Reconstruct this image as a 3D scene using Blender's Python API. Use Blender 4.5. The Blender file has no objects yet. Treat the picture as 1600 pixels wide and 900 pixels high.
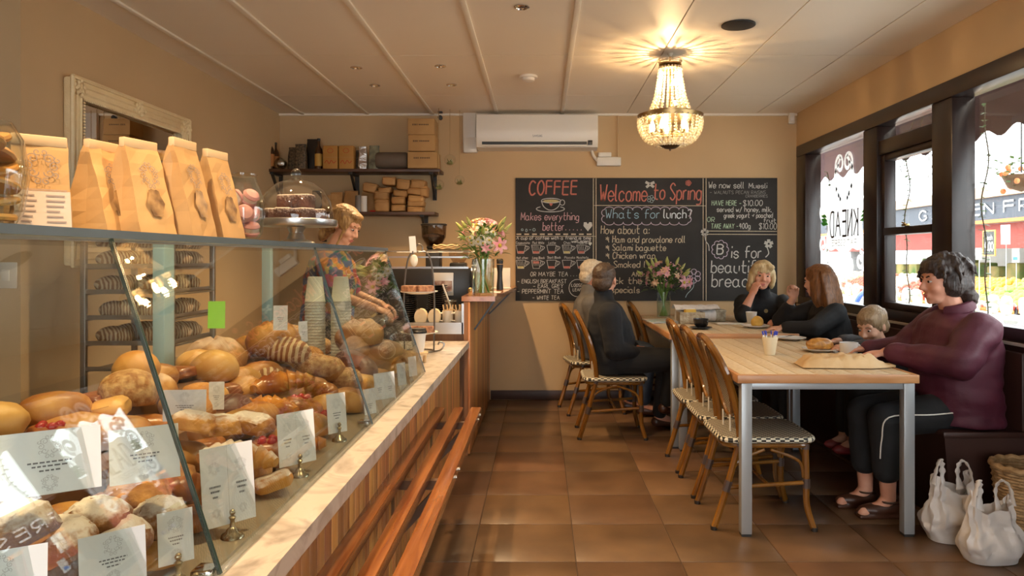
import bpy, bmesh, math, random
from mathutils import Vector, Matrix, Euler, noise as mnoise
random.seed(7)
S = bpy.context.scene
COL = S.collection
PI = math.pi
# ---------------------------------------------------------------- camera
H, F, CX, CY = 1.30, 1158.0, 845.0, 403.0      # eye height, focal length (px of 1600), vanishing point
cam_d = bpy.data.cameras.new('camera'); cam = bpy.data.objects.new('camera', cam_d); COL.objects.link(cam)
cam.location = (0, 0, H); cam.rotation_euler = (PI/2, 0, 0)
cam_d.sensor_width = 36; cam_d.lens = 36*F/1600
cam_d.shift_x = -(CX-800)/1600; cam_d.shift_y = -(450-CY)/1600
cam_d.clip_start = .05; cam_d.clip_end = 200
S.camera = cam
# ---------------------------------------------------------------- world, exposure
W = bpy.data.worlds.new('overcast_sky'); S.world = W; W.use_nodes = True
bg = W.node_tree.nodes['Background']; bg.inputs[0].default_value = (.93, .97, 1, 1); bg.inputs[1].default_value = 4.4
S.view_settings.view_transform = 'Standard'; S.view_settings.look = 'None'
S.view_settings.exposure = 0.66; S.view_settings.gamma = 1; S.view_settings.use_curve_mapping = False
S.cycles.max_bounces = 10; S.cycles.diffuse_bounces = 5; S.cycles.glossy_bounces = 5
S.cycles.transmission_bounces = 8; S.cycles.transparent_max_bounces = 24
S.cycles.caustics_reflective = False; S.cycles.caustics_refractive = False
S.cycles.sample_clamp_indirect = 4.0; S.cycles.use_denoising = True

def lamp(name, kind, loc, energy, color, parent=None, rot=None, **k):
    d = bpy.data.lights.new(name, kind); d.energy = energy; d.color = color
    for a, v in k.items(): setattr(d, a, v)
    o = bpy.data.objects.new(name, d); COL.objects.link(o); o.location = loc
    if rot: o.rotation_euler = rot
    if parent: o.parent = parent
    return o
CHANDELIER_W, DOWNLIGHT_W = 10, 74
WARM = (1, .64, .31); WARM2 = (1, .67, .36)

def px(x, y, d): return Vector(((x-CX)/F*d, d, H-(y-CY)/F*d))       # pixel + distance -> point
def pX(x, y, X):  d = X*F/(x-CX); return px(x, y, d)                 # pixel + known X plane -> point
# ---------------------------------------------------------------- materials
def N(nt, t, **k):
    n = nt.nodes.new(t)
    for a, v in k.items():
        if a in n.inputs: n.inputs[a].default_value = v
        else: setattr(n, a, v)
    return n
MATS = {}
def mat(name, c, rough=.5, metal=0, c2=None, scale=8., stretch=(1,1,1), detail=4, lo=.35, hi=.65, bump=0., bscale=None, rnd=0., spec=.5,
        transl=0, coat=0, sheen=0, coords='Object', dist=0., hue=0., sub=0):
    if name in MATS: return MATS[name]
    m = bpy.data.materials.new(name); m.use_nodes = True; MATS[name] = m
    nt = m.node_tree; b = nt.nodes['Principled BSDF']; L = nt.links.new
    b.inputs['Roughness'].default_value = rough; b.inputs['Metallic'].default_value = metal
    b.inputs['Specular IOR Level'].default_value = spec
    b.inputs['Base Color'].default_value = (*c, 1)
    if coat: b.inputs['Coat Weight'].default_value = coat; b.inputs['Coat Roughness'].default_value = .08
    if sheen: b.inputs['Sheen Weight'].default_value = sheen
    tc = N(nt, 'ShaderNodeTexCoord'); mp = N(nt, 'ShaderNodeMapping'); mp.inputs['Scale'].default_value = stretch
    L(tc.outputs[coords], mp.inputs[0])
    out = None
    vec = mp.outputs[0]
    if rnd or hue:
        oi = N(nt, 'ShaderNodeObjectInfo'); ad = N(nt, 'ShaderNodeVectorMath', operation='ADD')
        sc = N(nt, 'ShaderNodeMath', operation='MULTIPLY'); sc.inputs[1].default_value = 37.
        L(oi.outputs['Random'], sc.inputs[0]); L(mp.outputs[0], ad.inputs[0]); L(sc.outputs[0], ad.inputs[1]); vec = ad.outputs[0]
    if c2:
        nz = N(nt, 'ShaderNodeTexNoise', Scale=scale, Detail=detail, Distortion=dist); L(vec, nz.inputs['Vector'])
        r = N(nt, 'ShaderNodeValToRGB'); r.color_ramp.elements[0].position = lo; r.color_ramp.elements[1].position = hi
        r.color_ramp.elements[0].color = (*c, 1); r.color_ramp.elements[1].color = (*c2, 1)
        L(nz.outputs['Fac'], r.inputs[0]); out = r.outputs[0]; L(out, b.inputs['Base Color'])
    if rnd or hue:
        hs = N(nt, 'ShaderNodeHueSaturation'); mr = N(nt, 'ShaderNodeMapRange'); mr.inputs['To Min'].default_value = 1-rnd; mr.inputs['To Max'].default_value = 1+rnd
        L(oi.outputs['Random'], mr.inputs[0]); L(mr.outputs[0], hs.inputs['Value'])
        if out: L(out, hs.inputs['Color'])
        else: hs.inputs['Color'].default_value = (*c, 1)
        if hue:
            m2 = N(nt, 'ShaderNodeMapRange'); m2.inputs['To Min'].default_value = .5-hue; m2.inputs['To Max'].default_value = .5+hue
            fr = N(nt, 'ShaderNodeMath', operation='FRACT'); mu = N(nt, 'ShaderNodeMath', operation='MULTIPLY'); mu.inputs[1].default_value = 7.13
            L(oi.outputs['Random'], mu.inputs[0]); L(mu.outputs[0], fr.inputs[0]); L(fr.outputs[0], m2.inputs[0]); L(m2.outputs[0], hs.inputs['Hue'])
        out = hs.outputs[0]; L(out, b.inputs['Base Color'])
    if bump:
        n2 = N(nt, 'ShaderNodeTexNoise', Scale=bscale or scale*2, Detail=5.); L(vec, n2.inputs['Vector'])
        bp = N(nt, 'ShaderNodeBump'); bp.inputs['Strength'].default_value = bump; bp.inputs['Distance'].default_value = .01
        L(n2.outputs['Fac'], bp.inputs['Height']); L(bp.outputs[0], b.inputs['Normal'])
    if transl:
        t = N(nt, 'ShaderNodeBsdfTranslucent'); t.inputs[0].default_value = (*c, 1); mx = N(nt, 'ShaderNodeMixShader'); mx.inputs[0].default_value = transl
        if out: L(out, t.inputs[0])
        L(b.outputs[0], mx.inputs[1]); L(t.outputs[0], mx.inputs[2]); L(mx.outputs[0], nt.nodes['Material Output'].inputs[0])
    return m
def glassmat(name, tint=(1,1,1), ior=1.5, boost=1.0, rough=0.0, haze=0.):
    if name in MATS: return MATS[name]
    m = bpy.data.materials.new(name); m.use_nodes = True; MATS[name] = m
    nt = m.node_tree; nt.nodes.clear(); L = nt.links.new
    o = N(nt, 'ShaderNodeOutputMaterial'); mx = N(nt, 'ShaderNodeMixShader'); t = N(nt, 'ShaderNodeBsdfTransparent'); g = N(nt, 'ShaderNodeBsdfGlossy')
    t.inputs[0].default_value = (*tint, 1); g.inputs['Roughness'].default_value = rough
    f = N(nt, 'ShaderNodeFresnel'); ge = N(nt, 'ShaderNodeNewGeometry'); io = N(nt, 'ShaderNodeMapRange'); io.inputs['To Min'].default_value = ior; io.inputs['To Max'].default_value = 1/ior
    L(ge.outputs['Backfacing'], io.inputs[0]); L(io.outputs[0], f.inputs['IOR']); mu = N(nt, 'ShaderNodeMath', operation='MULTIPLY', use_clamp=True); mu.inputs[1].default_value = boost
    L(f.outputs[0], mu.inputs[0]); L(mu.outputs[0], mx.inputs[0]); L(t.outputs[0], mx.inputs[1]); L(g.outputs[0], mx.inputs[2])
    last = mx
    if haze:
        df = N(nt, 'ShaderNodeBsdfDiffuse'); df.inputs[0].default_value = (.9,.92,.95,1); m2 = N(nt, 'ShaderNodeMixShader'); m2.inputs[0].default_value = haze
        L(mx.outputs[0], m2.inputs[1]); L(df.outputs[0], m2.inputs[2]); last = m2
    L(last.outputs[0], o.inputs[0]); return m
def emit(name, c, s):
    if name in MATS: return MATS[name]
    m = bpy.data.materials.new(name); m.use_nodes = True; MATS[name] = m; nt = m.node_tree
    b = nt.nodes['Principled BSDF']; b.inputs['Base Color'].default_value = (*c,1); b.inputs['Emission Color'].default_value = (*c,1); b.inputs['Emission Strength'].default_value = s
    return m
def wood(name, c, c2, stretch=(12,1,12), scale=3., rough=.4, rnd=.15, coat=0., hue=0.):
    return mat(name, c, rough, c2=c2, scale=scale, stretch=stretch, detail=6, lo=.3, hi=.7, bump=.05, rnd=rnd, coat=coat, dist=.6, hue=hue)
def stripes(name, c, c2, scale, rot=(0,0,0), rough=.7, lo=.4, hi=.6, dist=2., coords='Object', bump=0., top=None):
    """two-tone wave bands (flour lines on loaves, plaid, corrugation)"""
    if name in MATS: return MATS[name]
    m = bpy.data.materials.new(name); m.use_nodes = True; MATS[name] = m; nt = m.node_tree; L = nt.links.new
    b = nt.nodes['Principled BSDF']; b.inputs['Roughness'].default_value = rough
    tc = N(nt, 'ShaderNodeTexCoord'); mp = N(nt, 'ShaderNodeMapping'); mp.inputs['Rotation'].default_value = rot; L(tc.outputs[coords], mp.inputs[0])
    w = N(nt, 'ShaderNodeTexWave', Scale=scale, Distortion=dist, Detail=2.); L(mp.outputs[0], w.inputs[0])
    r = N(nt, 'ShaderNodeValToRGB'); r.color_ramp.elements[0].position = lo; r.color_ramp.elements[1].position = hi
    r.color_ramp.elements[0].color = (*c,1); r.color_ramp.elements[1].color = (*c2,1)
    L(w.outputs['Fac'], r.inputs[0]); L(r.outputs[0], b.inputs['Base Color'])
    if bump:
        bp = N(nt, 'ShaderNodeBump'); bp.inputs['Strength'].default_value = bump; bp.inputs['Distance'].default_value = .01; L(w.outputs['Fac'], bp.inputs['Height']); L(bp.outputs[0], b.inputs['Normal'])
    return m
def checker(name, c, c2, scale, rough=.5, bump=.3):
    if name in MATS: return MATS[name]
    m = bpy.data.materials.new(name); m.use_nodes = True; MATS[name] = m; nt = m.node_tree; L = nt.links.new
    b = nt.nodes['Principled BSDF']; b.inputs['Roughness'].default_value = rough
    tc = N(nt, 'ShaderNodeTexCoord'); k = N(nt, 'ShaderNodeTexChecker', Scale=scale); L(tc.outputs['Object'], k.inputs[0])
    k.inputs[1].default_value = (*c,1); k.inputs[2].default_value = (*c2,1); L(k.outputs[0], b.inputs['Base Color'])
    bp = N(nt, 'ShaderNodeBump'); bp.inputs['Strength'].default_value = bump; bp.inputs['Distance'].default_value = .003; L(k.outputs['Fac'], bp.inputs['Height']); L(bp.outputs[0], b.inputs['Normal'])
    return m
# ---------------------------------------------------------------- mesh builder
class MB:
    def __init__(s): s.v = []; s.f = []
    def add(s, vs, fs):
        o = len(s.v); s.v += [Vector(v) for v in vs]; s.f += [tuple(i+o for i in f) for f in fs]; return s
    def box(s, a, b, bev=0., M=None):
        x0,y0,z0 = (min(a[i],b[i]) for i in range(3)); x1,y1,z1 = (max(a[i],b[i]) for i in range(3))
        if bev > 0:
            bm = bmesh.new(); bmesh.ops.create_cube(bm, size=1)
            for v in bm.verts: v.co = Vector(((x0+x1)/2+v.co.x*(x1-x0), (y0+y1)/2+v.co.y*(y1-y0), (z0+z1)/2+v.co.z*(z1-z0)))
            bmesh.ops.bevel(bm, geom=bm.edges[:], offset=bev, segments=2, profile=.5, affect='EDGES')
            bm.verts.index_update(); vs = [v.co.copy() for v in bm.verts]; fs = [[v.index for v in f.verts] for f in bm.faces]; bm.free()
        else:
            vs = [(x,y,z) for z in (z0,z1) for y in (y0,y1) for x in (x0,x1)]
            fs = [(0,2,3,1),(4,5,7,6),(0,1,5,4),(2,6,7,3),(0,4,6,2),(1,3,7,5)]
        if M: vs = [M @ Vector(v) for v in vs]
        return s.add(vs, fs)
    def bar(s, a, b, w, t=None, up=(0,0,1)):
        a, b = Vector(a), Vector(b); t = t or w; d = (b-a).normalized(); u = d.cross(Vector(up))
        if u.length < 1e-4: u = d.cross(Vector((1,0,0)))
        u.normalize(); n = u.cross(d).normalized(); vs = []
        for p in (a, b):
            for i, j in ((-1,-1),(1,-1),(1,1),(-1,1)): vs.append(p+u*i*w/2+n*j*t/2)
        return s.add(vs, [(3,2,1,0),(4,5,6,7),(0,1,5,4),(1,2,6,5),(2,3,7,6),(3,0,4,7)])
    def tube(s, pts, r, seg=8, closed=False, caps=True, flat=1.):
        pts = [Vector(p) for p in pts]; n = len(pts); rs = r if isinstance(r, (list, tuple)) else [r]*n
        T = []
        for i in range(n):
            a = pts[i-1] if (i > 0 or closed) else pts[i]; b = pts[(i+1) % n] if (i < n-1 or closed) else pts[i]
            T.append((b-a).normalized())
        up = Vector((0,0,1)) if abs(T[0].z) < .9 else Vector((1,0,0))
        u = T[0].cross(up).normalized(); vs = []; fs = []
        for i in range(n):
            u = (u - T[i]*u.dot(T[i])).normalized(); w = T[i].cross(u)
            for k in range(seg):
                a = 2*PI*k/seg; vs.append(pts[i] + (u*math.cos(a) + w*math.sin(a)*flat)*rs[i])
        m = n if closed else n-1
        for i in range(m):
            j = (i+1) % n
            for k in range(seg): fs.append((i*seg+k, i*seg+(k+1)%seg, j*seg+(k+1)%seg, j*seg+k))
        if caps and not closed: fs.append(tuple(range(seg))[::-1]); fs.append(tuple((n-1)*seg+k for k in range(seg)))
        return s.add(vs, fs)
    def lathe(s, prof, seg=20, c=(0,0,0), M=None, a0=0, a1=2*PI):
        full = abs(a1-a0-2*PI) < 1e-6; m = seg if full else seg+1; vs = []; fs = []; c = Vector(c)
        for r, z in prof:
            for k in range(m):
                a = a0+(a1-a0)*k/seg; vs.append(Vector((r*math.cos(a), r*math.sin(a), z)))
        for i in range(len(prof)-1):
            for k in range(seg if full else seg):
                k2 = (k+1) % m
                fs.append((i*m+k, i*m+k2, (i+1)*m+k2, (i+1)*m+k))
        if full:
            if prof[0][0] > 1e-5: fs.append(tuple(range(m))[::-1])
            if prof[-1][0] > 1e-5: fs.append(tuple((len(prof)-1)*m+k for k in range(m)))
        vs = [(M @ v if M else v)+c for v in vs]
        return s.add(vs, fs)
    def ell(s, c, r, M=None, seg=14, ring=9, fn=None):
        c = Vector(c); r = (r,r,r) if isinstance(r, (int,float)) else r; vs = [Vector((0,0,-1))]; fs = []
        for i in range(1, ring):
            t = PI*i/ring - PI/2
            for k in range(seg): a = 2*PI*k/seg; vs.append(Vector((math.cos(t)*math.cos(a), math.cos(t)*math.sin(a), math.sin(t))))
        vs.append(Vector((0,0,1))); e = len(vs)-1
        for k in range(seg):
            fs.append((0, 1+(k+1)%seg, 1+k)); b = 1+(ring-2)*seg; fs.append((e, b+k, b+(k+1)%seg))
            for i in range(ring-2): fs.append((1+i*seg+k, 1+i*seg+(k+1)%seg, 1+(i+1)*seg+(k+1)%seg, 1+(i+1)*seg+k))
        o = []
        for v in vs:
            q = fn(v.copy()) if fn else v
            q = Vector((q.x*r[0], q.y*r[1], q.z*r[2])); o.append((M @ q if M else q)+c)
        return s.add(o, fs)
    def cap(s, a, b, ra, rb, seg=12):
        a, b = Vector(a), Vector(b); d = (b-a); L = d.length; d = d/L if L > 1e-6 else Vector((0,0,1))
        pts = []; rs = []
        for i in range(4): t = PI/2*(i/4.); pts.append(a-d*ra*math.cos(t)); rs.append(max(.0008, ra*math.sin(t)))
        pts += [a, b]; rs += [ra, rb]
        for i in range(1, 5): t = PI/2*(i/4.); pts.append(b+d*rb*math.sin(t)); rs.append(max(.0008, rb*math.cos(t)))
        # tube with fixed tangent
        up = Vector((0,0,1)) if abs(d.z) < .9 else Vector((1,0,0)); u = d.cross(up).normalized(); w = d.cross(u); vs = []; fs = []
        for p, r in zip(pts, rs):
            for k in range(seg): q = 2*PI*k/seg; vs.append(p+(u*math.cos(q)+w*math.sin(q))*r)
        for i in range(len(pts)-1):
            for k in range(seg): fs.append((i*seg+k, i*seg+(k+1)%seg, (i+1)*seg+(k+1)%seg, (i+1)*seg+k))
        fs.append(tuple(range(seg))[::-1]); fs.append(tuple((len(pts)-1)*seg+k for k in range(seg)))
        return s.add(vs, fs)
    def chain(s, pr, seg=12):
        for (a, ra), (b, rb) in zip(pr[:-1], pr[1:]): s.cap(a, b, ra, rb, seg)
        return s
    def loft(s, rings, seg=20, n=2.3):
        """rings: (centre, half-width vector, half-depth vector), closed at both ends"""
        vs = []; fs = []
        for c, u, w in rings:
            c, u, w = Vector(c), Vector(u), Vector(w)
            for k in range(seg):
                a = 2*PI*k/seg; ca, sa = math.cos(a), math.sin(a)
                vs.append(c + u*math.copysign(abs(ca)**(2/n), ca) + w*math.copysign(abs(sa)**(2/n), sa))
        for i in range(len(rings)-1):
            for k in range(seg): fs.append((i*seg+k, i*seg+(k+1)%seg, (i+1)*seg+(k+1)%seg, (i+1)*seg+k))
        fs.append(tuple(range(seg))[::-1]); fs.append(tuple((len(rings)-1)*seg+k for k in range(seg)))
        return s.add(vs, fs)
    def prism(s, poly, z0, z1, M=None):
        n = len(poly); vs = [Vector((x,y,z0)) for x,y in poly]+[Vector((x,y,z1)) for x,y in poly]
        fs = [tuple(range(n))[::-1], tuple(range(n,2*n))]+[(i,(i+1)%n,n+(i+1)%n,n+i) for i in range(n)]
        return s.add([M @ v if M else v for v in vs], fs)
    def grid(s, P, nu, nv):
        vs = [P(i/(nu-1), j/(nv-1)) for j in range(nv) for i in range(nu)]
        return s.add(vs, [(j*nu+i, j*nu+i+1, (j+1)*nu+i+1, (j+1)*nu+i) for j in range(nv-1) for i in range(nu-1)])
    def xf(s, M): s.v = [M @ v for v in s.v]; return s
    def mesh(s, name, m, smooth=True):
        me = bpy.data.meshes.new(name); me.from_pydata([tuple(v) for v in s.v], [], s.f)
        bm = bmesh.new(); bm.from_mesh(me); bmesh.ops.recalc_face_normals(bm, faces=bm.faces[:]); bm.to_mesh(me); bm.free()
        if m: me.materials.append(m)
        if smooth:
            me.polygons.foreach_set('use_smooth', [True]*len(me.polygons))
            try: me.set_sharp_from_angle(angle=math.radians(42))
            except Exception: pass
        me.update(); return me
def obj(name, mb, m, parent=None, loc=None, rot=None, smooth=True, label=None, cat=None, group=None, kind=None):
    me = mb.mesh(name, m, smooth) if isinstance(mb, MB) else mb
    o = bpy.data.objects.new(name, me); COL.objects.link(o)
    if parent: o.parent = parent
    if loc is not None: o.location = loc
    if rot is not None: o.rotation_euler = rot
    if label: o['label'] = label
    if cat: o['category'] = cat
    if group: o['group'] = group
    if kind: o['kind'] = kind
    return o
def thing(name, label, cat, loc=(0,0,0), rz=0., group=None):
    o = bpy.data.objects.new(name, None); COL.objects.link(o); o.empty_display_size = .05
    o.location = loc; o.rotation_euler = (0,0,rz); o['label'] = label; o['category'] = cat
    if group: o['group'] = group
    return o
def struct(name, mb, m, parent=None, **k): return obj(name, mb, m, parent, kind='structure' if not parent else None, **k)
def dup(root, loc=None, rz=None, label=None, group=None):
    r = root.copy(); COL.objects.link(r)
    if loc is not None: r.location = loc
    if rz is not None: r.rotation_euler = (0,0,rz)
    if label: r['label'] = label
    if group: r['group'] = group
    for ch in list(root.children):
        c = ch.copy(); COL.objects.link(c); c.parent = r
        for g in list(ch.children):
            d = g.copy(); COL.objects.link(d); d.parent = c
    return r
def frame(fwd, up=(0,0,1), at=(0,0,0)):
    """matrix: local y = fwd, local z ~ up, local x = fwd x up"""
    y = Vector(fwd).normalized(); x = y.cross(Vector(up)).normalized(); z = x.cross(y)
    return Matrix(((x.x,y.x,z.x,at[0]),(x.y,y.y,z.y,at[1]),(x.z,y.z,z.z,at[2]),(0,0,0,1)))
def smoothpath(pts, n=6, closed=False):
    P = [Vector(p) for p in pts]; o = []; m = len(P)
    for i in range(m if closed else m-1):
        g = lambda k: P[k % m] if closed else P[max(0, min(m-1, k))]
        a, b, c, d = g(i-1), g(i), g(i+1), g(i+2)
        for k in range(n):
            t = k/n; o.append(.5*((2*b)+(c-a)*t+(2*a-5*b+4*c-d)*t*t+(3*b-a-3*c+d)*t**3))
    if not closed: o.append(P[-1])
    return o
def blob(name, mb, m, parent, voxel=.01, smooth=6, wr=0., wscale=9., dec=0, label=None):
    """fuse overlapping closed shapes into ONE continuous surface"""
    tmp = bpy.data.objects.new('tmp', mb.mesh('tmp', None, False)); COL.objects.link(tmp)
    r = tmp.modifiers.new('r', 'REMESH'); r.mode = 'VOXEL'; r.voxel_size = voxel; r.use_smooth_shade = True
    if smooth: sm = tmp.modifiers.new('s', 'SMOOTH'); sm.factor = .5; sm.iterations = smooth
    if dec: d = tmp.modifiers.new('d', 'DECIMATE'); d.ratio = dec
    dg = bpy.context.evaluated_depsgraph_get(); dg.update()
    me = bpy.data.meshes.new_from_object(tmp.evaluated_get(dg)); me.name = name
    bpy.data.objects.remove(tmp)
    if wr:
        nrm_ = [v.normal.copy() for v in me.vertices]; co = []
        for v, n_ in zip(me.vertices, nrm_):
            q = v.co*wscale; p_ = v.co + n_*wr*(mnoise.noise(q)+.6*mnoise.noise(Vector((q.x*.6, q.y*.6, q.z*2.6)))); co += p_[:]
        me.vertices.foreach_set('co', co)
    me.materials.clear(); me.materials.append(m)
    me.polygons.foreach_set('use_smooth', [True]*len(me.polygons)); me.update()
    return obj(name, me, None, parent, label=label)
# ---------------------------------------------------------------- single-stroke lettering (chalk, pen, sign writing)
GL = {'a':'3526160503122233 363342','b':'0902 0516263533221203','c':'3526160503122233','d':'3526160503122233 3932','e':'04343526160503122233',
'f':'39291812 0636','g':'3526160503122233 36312000','h':'0902 0516263532','i':'0602 0809','j':'161100 1819','k':'0902 3604 1432','l':'090312',
'm':'0602 05162522 25364542','n':'0602 0516263532','o':'160503122233352616','p':'0600 0516263533221203','q':'3526160503122233 3630','r':'0602 051626',
's':'35261605142433221203','t':'19132232 0636','u':'06031222 3332 3632','v':'061236','w':'0612253246','x':'0632 3602','y':'0613 3600','z':'0636 3602 0232',
'A':'0229 2942 1535','B':'0902 092938372606 2635332202','C':'3829190704122233','D':'0902 092937342202','E':'0902 0939 0636 0232','F':'0902 0939 0636',
'G':'38291907041222333525','H':'0902 3932 0636','I':'0902','J':'3933221203','K':'0902 3905 1632','L':'0902 0232','M':'0209 0924 2449 4942','N':'0209 0932 3239',
'O':'190704122234372919','P':'0902 092938362505','R':'0902 092938362505 1532','S':'382919080716253433221203','T':'0949 2922','U':'09041222 343 9','V':'0922 2249',
'W':'0912 1226 2632 3249','Y':'0926 4926 2622','0':'190704122234372919','1':'0819 1912','2':'0819293826 2602 0232','3':'0829382625353322 0203','4':'1905 0535 2922',
'5':'3909 0906 06263533221203','6':'3907041222333526 1605','8':'2919080716253433221203041638 29','9':'3526160718293822','$':'382919080716253433221203 2911','?':'081929382624 2223','\'':'0908','-':'0535','.':'0203','=':'0434 0636',
':':'0203 0506',',':'0301','/':'0139','+':'0535 2347','*':'0547 0745 2824 2842'}
GL['U'] = '090412223439'; GL['3'] = '0829382615 15353322 1203'; GL['8'] = '291908071625343322120314253829'
def strokes_of(ch):
    for s in GL.get(ch, '').split(): yield [(int(s[i]), int(s[i+1])-2) for i in range(0, len(s)-1, 2)]
def ribbon(mb, pts, th, T):
    """flat stroke in the (x,z) plane; T maps (x,z)->point"""
    n = len(pts); L = []; R = []
    for i in range(n):
        a = pts[max(0,i-1)]; b = pts[min(n-1,i+1)]; dx, dz = b[0]-a[0], b[1]-a[1]; l = math.hypot(dx,dz) or 1
        nx, nz = -dz/l*th/2, dx/l*th/2; L.append(T(pts[i][0]+nx, pts[i][1]+nz)); R.append(T(pts[i][0]-nx, pts[i][1]-nz))
    o = len(mb.v); mb.v += L+R; mb.f += [(o+i, o+i+1, o+n+i+1, o+n+i) for i in range(n-1)]
def curve2(pts, n=4):
    if len(pts) < 3: return pts
    return [(v.x, v.y) for v in smoothpath([(p[0],p[1],0) for p in pts], n)]
def write(mb, text, x, z, h, T, th=None, wd=None, slant=0., jit=0., serif=False, gap=1.3):
    """cap height h; x,z = start of base line; wd = total width to fit"""
    k = h/7.; th = th or h*.09; adv = []; c = 0
    for ch in text:
        w = max([p[0] for s in strokes_of(ch) for p in s] or [1.6]); adv.append(c); c += w+gap
    sx = (wd/(c-gap)) if wd else k
    for ch, a in zip(text, adv):
        jz = random.uniform(-jit, jit)*h
        for s in strokes_of(ch):
            q = [(x+(a+p[0])*sx+slant*p[1]*k, z+p[1]*k+jz) for p in s]
            if len(q) == 2 and math.hypot(q[0][0]-q[1][0], q[0][1]-q[1][1]) < th: q = [(q[0][0]-th*.4,q[0][1]),(q[0][0]+th*.4,q[0][1])]
            ribbon(mb, curve2(q), th, T)
            if serif and len(q) == 2 and abs(q[0][0]-q[1][0]) < .3*sx:
                for e in q: ribbon(mb, [(e[0]-sx*.5, e[1]), (e[0]+sx*.5, e[1])], th*.6, T)
    return mb
def loop2(c, rx, rz, n=20, a0=0, a1=2*PI): return [(c[0]+rx*math.cos(a0+(a1-a0)*i/n), c[1]+rz*math.sin(a0+(a1-a0)*i/n)) for i in range(n+1)]
def spiral2(c, r0, r1, turns, a0=0, n=24, sgn=1):
    return [(c[0]+(r0+(r1-r0)*i/n)*math.cos(a0+sgn*turns*2*PI*i/n), c[1]+(r0+(r1-r0)*i/n)*math.sin(a0+sgn*turns*2*PI*i/n)) for i in range(n+1)]
def scroll_ornament(mb, c, r, T, th):
    """damask style scrolls printed on the cards and bags"""
    for sx in (-1, 1):
        for (ox, oz, rr, a, t) in ((.35,.55,.28,0,1.2),(.6,.15,.25,1.5,1.2),(.35,-.2,.25,3,1.1),(.75,.5,.18,2,1),(.15,.9,.18,4,1),(.2,-.65,.2,1,1.2),(.62,-.3,.16,5,1)):
            ribbon(mb, [(c[0]+sx*(p[0])*r, c[1]+p[1]*r) for p in spiral2((ox,oz), rr, rr*.25, t, a, 14)], th, T)
# ================================================================ ROOM SHELL
XL, XR, YB, ZC = -2.40, 2.35, 6.81, 2.623
M_wall = mat('wall_paint_tan', (.56,.385,.205), .85, c2=(.59,.41,.225), scale=1.5, bump=.015, bscale=60)
M_walll = M_wall
M_ceil = mat('ceiling_paint', (.80,.71,.57), .5, c2=(.84,.75,.61), scale=.8)
M_batten = mat('batten_white', (.82,.76,.65), .5)
M_groove = mat('ceiling_groove', (.20,.16,.11), .9)
M_dkbrown = mat('brown_window_paint', (.016,.007,.005), .3, c2=(.026,.012,.009), scale=6, rnd=.1)
M_bench = mat('banquette_brown', (.034,.012,.008), .45, c2=(.045,.017,.011), scale=4)
M_tile = mat('floor_tile_terracotta', (.085,.046,.023), .34, c2=(.175,.098,.050), scale=3.2, detail=6, lo=.3, hi=.75, bump=.05, bscale=25, rnd=.18, hue=.008)
M_grout = mat('grout', (.07,.045,.03), .9)
M_skirt = mat('skirting_brown', (.045,.018,.010), .45)

fl = struct('floor', MB().box((-4.3,-2.9,-.06),(XR+.12,YB+.12,-.005)), M_grout)
tile_me = MB().box((-.2225,-.2225,-.02),(.2225,.2225,0), .0025).mesh('tile', M_tile, True)
x0, y0 = .151, 4.069
for i in range(-10, 6):
    for j in range(-6, 7):
        cx, cy = x0+(i+.5)*.449, y0+(j+.5)*.449
        if cx < -.9 or cy+.225 > YB+.1 or cx+.2 > XR+.12: continue
        t = obj('floor_tile', tile_me, None, fl, (cx, cy, 0))
        if cy+.2225 > YB: t.scale.y = (YB-(cy-.2225))/.445; t.location.y = (YB+cy-.2225)/2
        if cx+.2225 > XR: t.scale.x = (XR-(cx-.2225))/.445; t.location.x = (XR+cx-.2225)/2
ce = struct('ceiling', MB().box((-4.2,-2.8,ZC+.012),(XR+.12,YB+.12,ZC+.1)), M_groove)
XJ = [-2.184+.594*k for k in range(-3, 8)] + [XR]; YJ = [6.03-1.19*k for k in range(0, 8)]
for i in range(len(XJ)-1):
    for j in range(-1, len(YJ)-1):
        ya = YJ[j+1]; yb = YB if j < 0 else YJ[j]
        if j < 0: ya = YJ[0]
        g = .004 if XJ[i] > .5 else .003
        obj('ceiling_panel', MB().box((XJ[i]+g, ya+.003, ZC),(XJ[i+1]-g, yb-.003, ZC+.02)), M_ceil, ce, smooth=False)
for x in XJ[3:8]:
    obj('batten', MB().box((x-.017,-2.2,ZC-.012),(x+.017,YB,ZC+.002), .004), M_batten, ce)
obj('cornice_strip', MB().box((XL,YB-.02,ZC-.018),(XR,YB,ZC+.002)), M_batten, ce)

struct('wall_back', MB().box((XL-.12,YB,-.005),(XR+.12,YB+.12,ZC+.01)), M_wall)
struct('wall_left', MB().box((XL-.12,3.42,-.005),(XL,YB,ZC+.01)), M_walll)
struct('wall_return', MB().box((-4.2,3.42,-.005),(XL-.12,3.54,ZC+.01)), M_walll)
struct('wall_left_front', MB().box((-4.32,-2.8,-.005),(-4.2,3.54,ZC+.01)), M_walll)
struct('wall_front', MB().box((-4.32,-2.92,-.005),(-1.3,-2.8,ZC+.01)).box((-1.3,-2.92,2.35),(1.7,-2.8,ZC+.01)).box((1.7,-2.92,-.005),(XR+.12,-2.8,ZC+.01)), M_wall)
WZ0, WZ1 = .90, 2.31
struct('wall_right', MB().box((XR,-2.8,-.005),(XR+.12,YB,WZ0)).box((XR,-2.8,WZ1),(XR+.12,YB,ZC+.01)).box((XR,-2.8,WZ0),(XR+.12,1.7,WZ1)), M_wall)
struct('trim_dado', MB().box((XR-.015,1.2,.0),(XR,YB,WZ0-.01)), M_bench)
struct('baseboard_back', MB().box((-.46,YB-.018,0),(XR-.02,YB,.085), .004), M_skirt)
struct('baseboard_left', MB().box((XL,3.45,0),(XL+.018,YB-.02,.085), .004), M_skirt)

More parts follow.
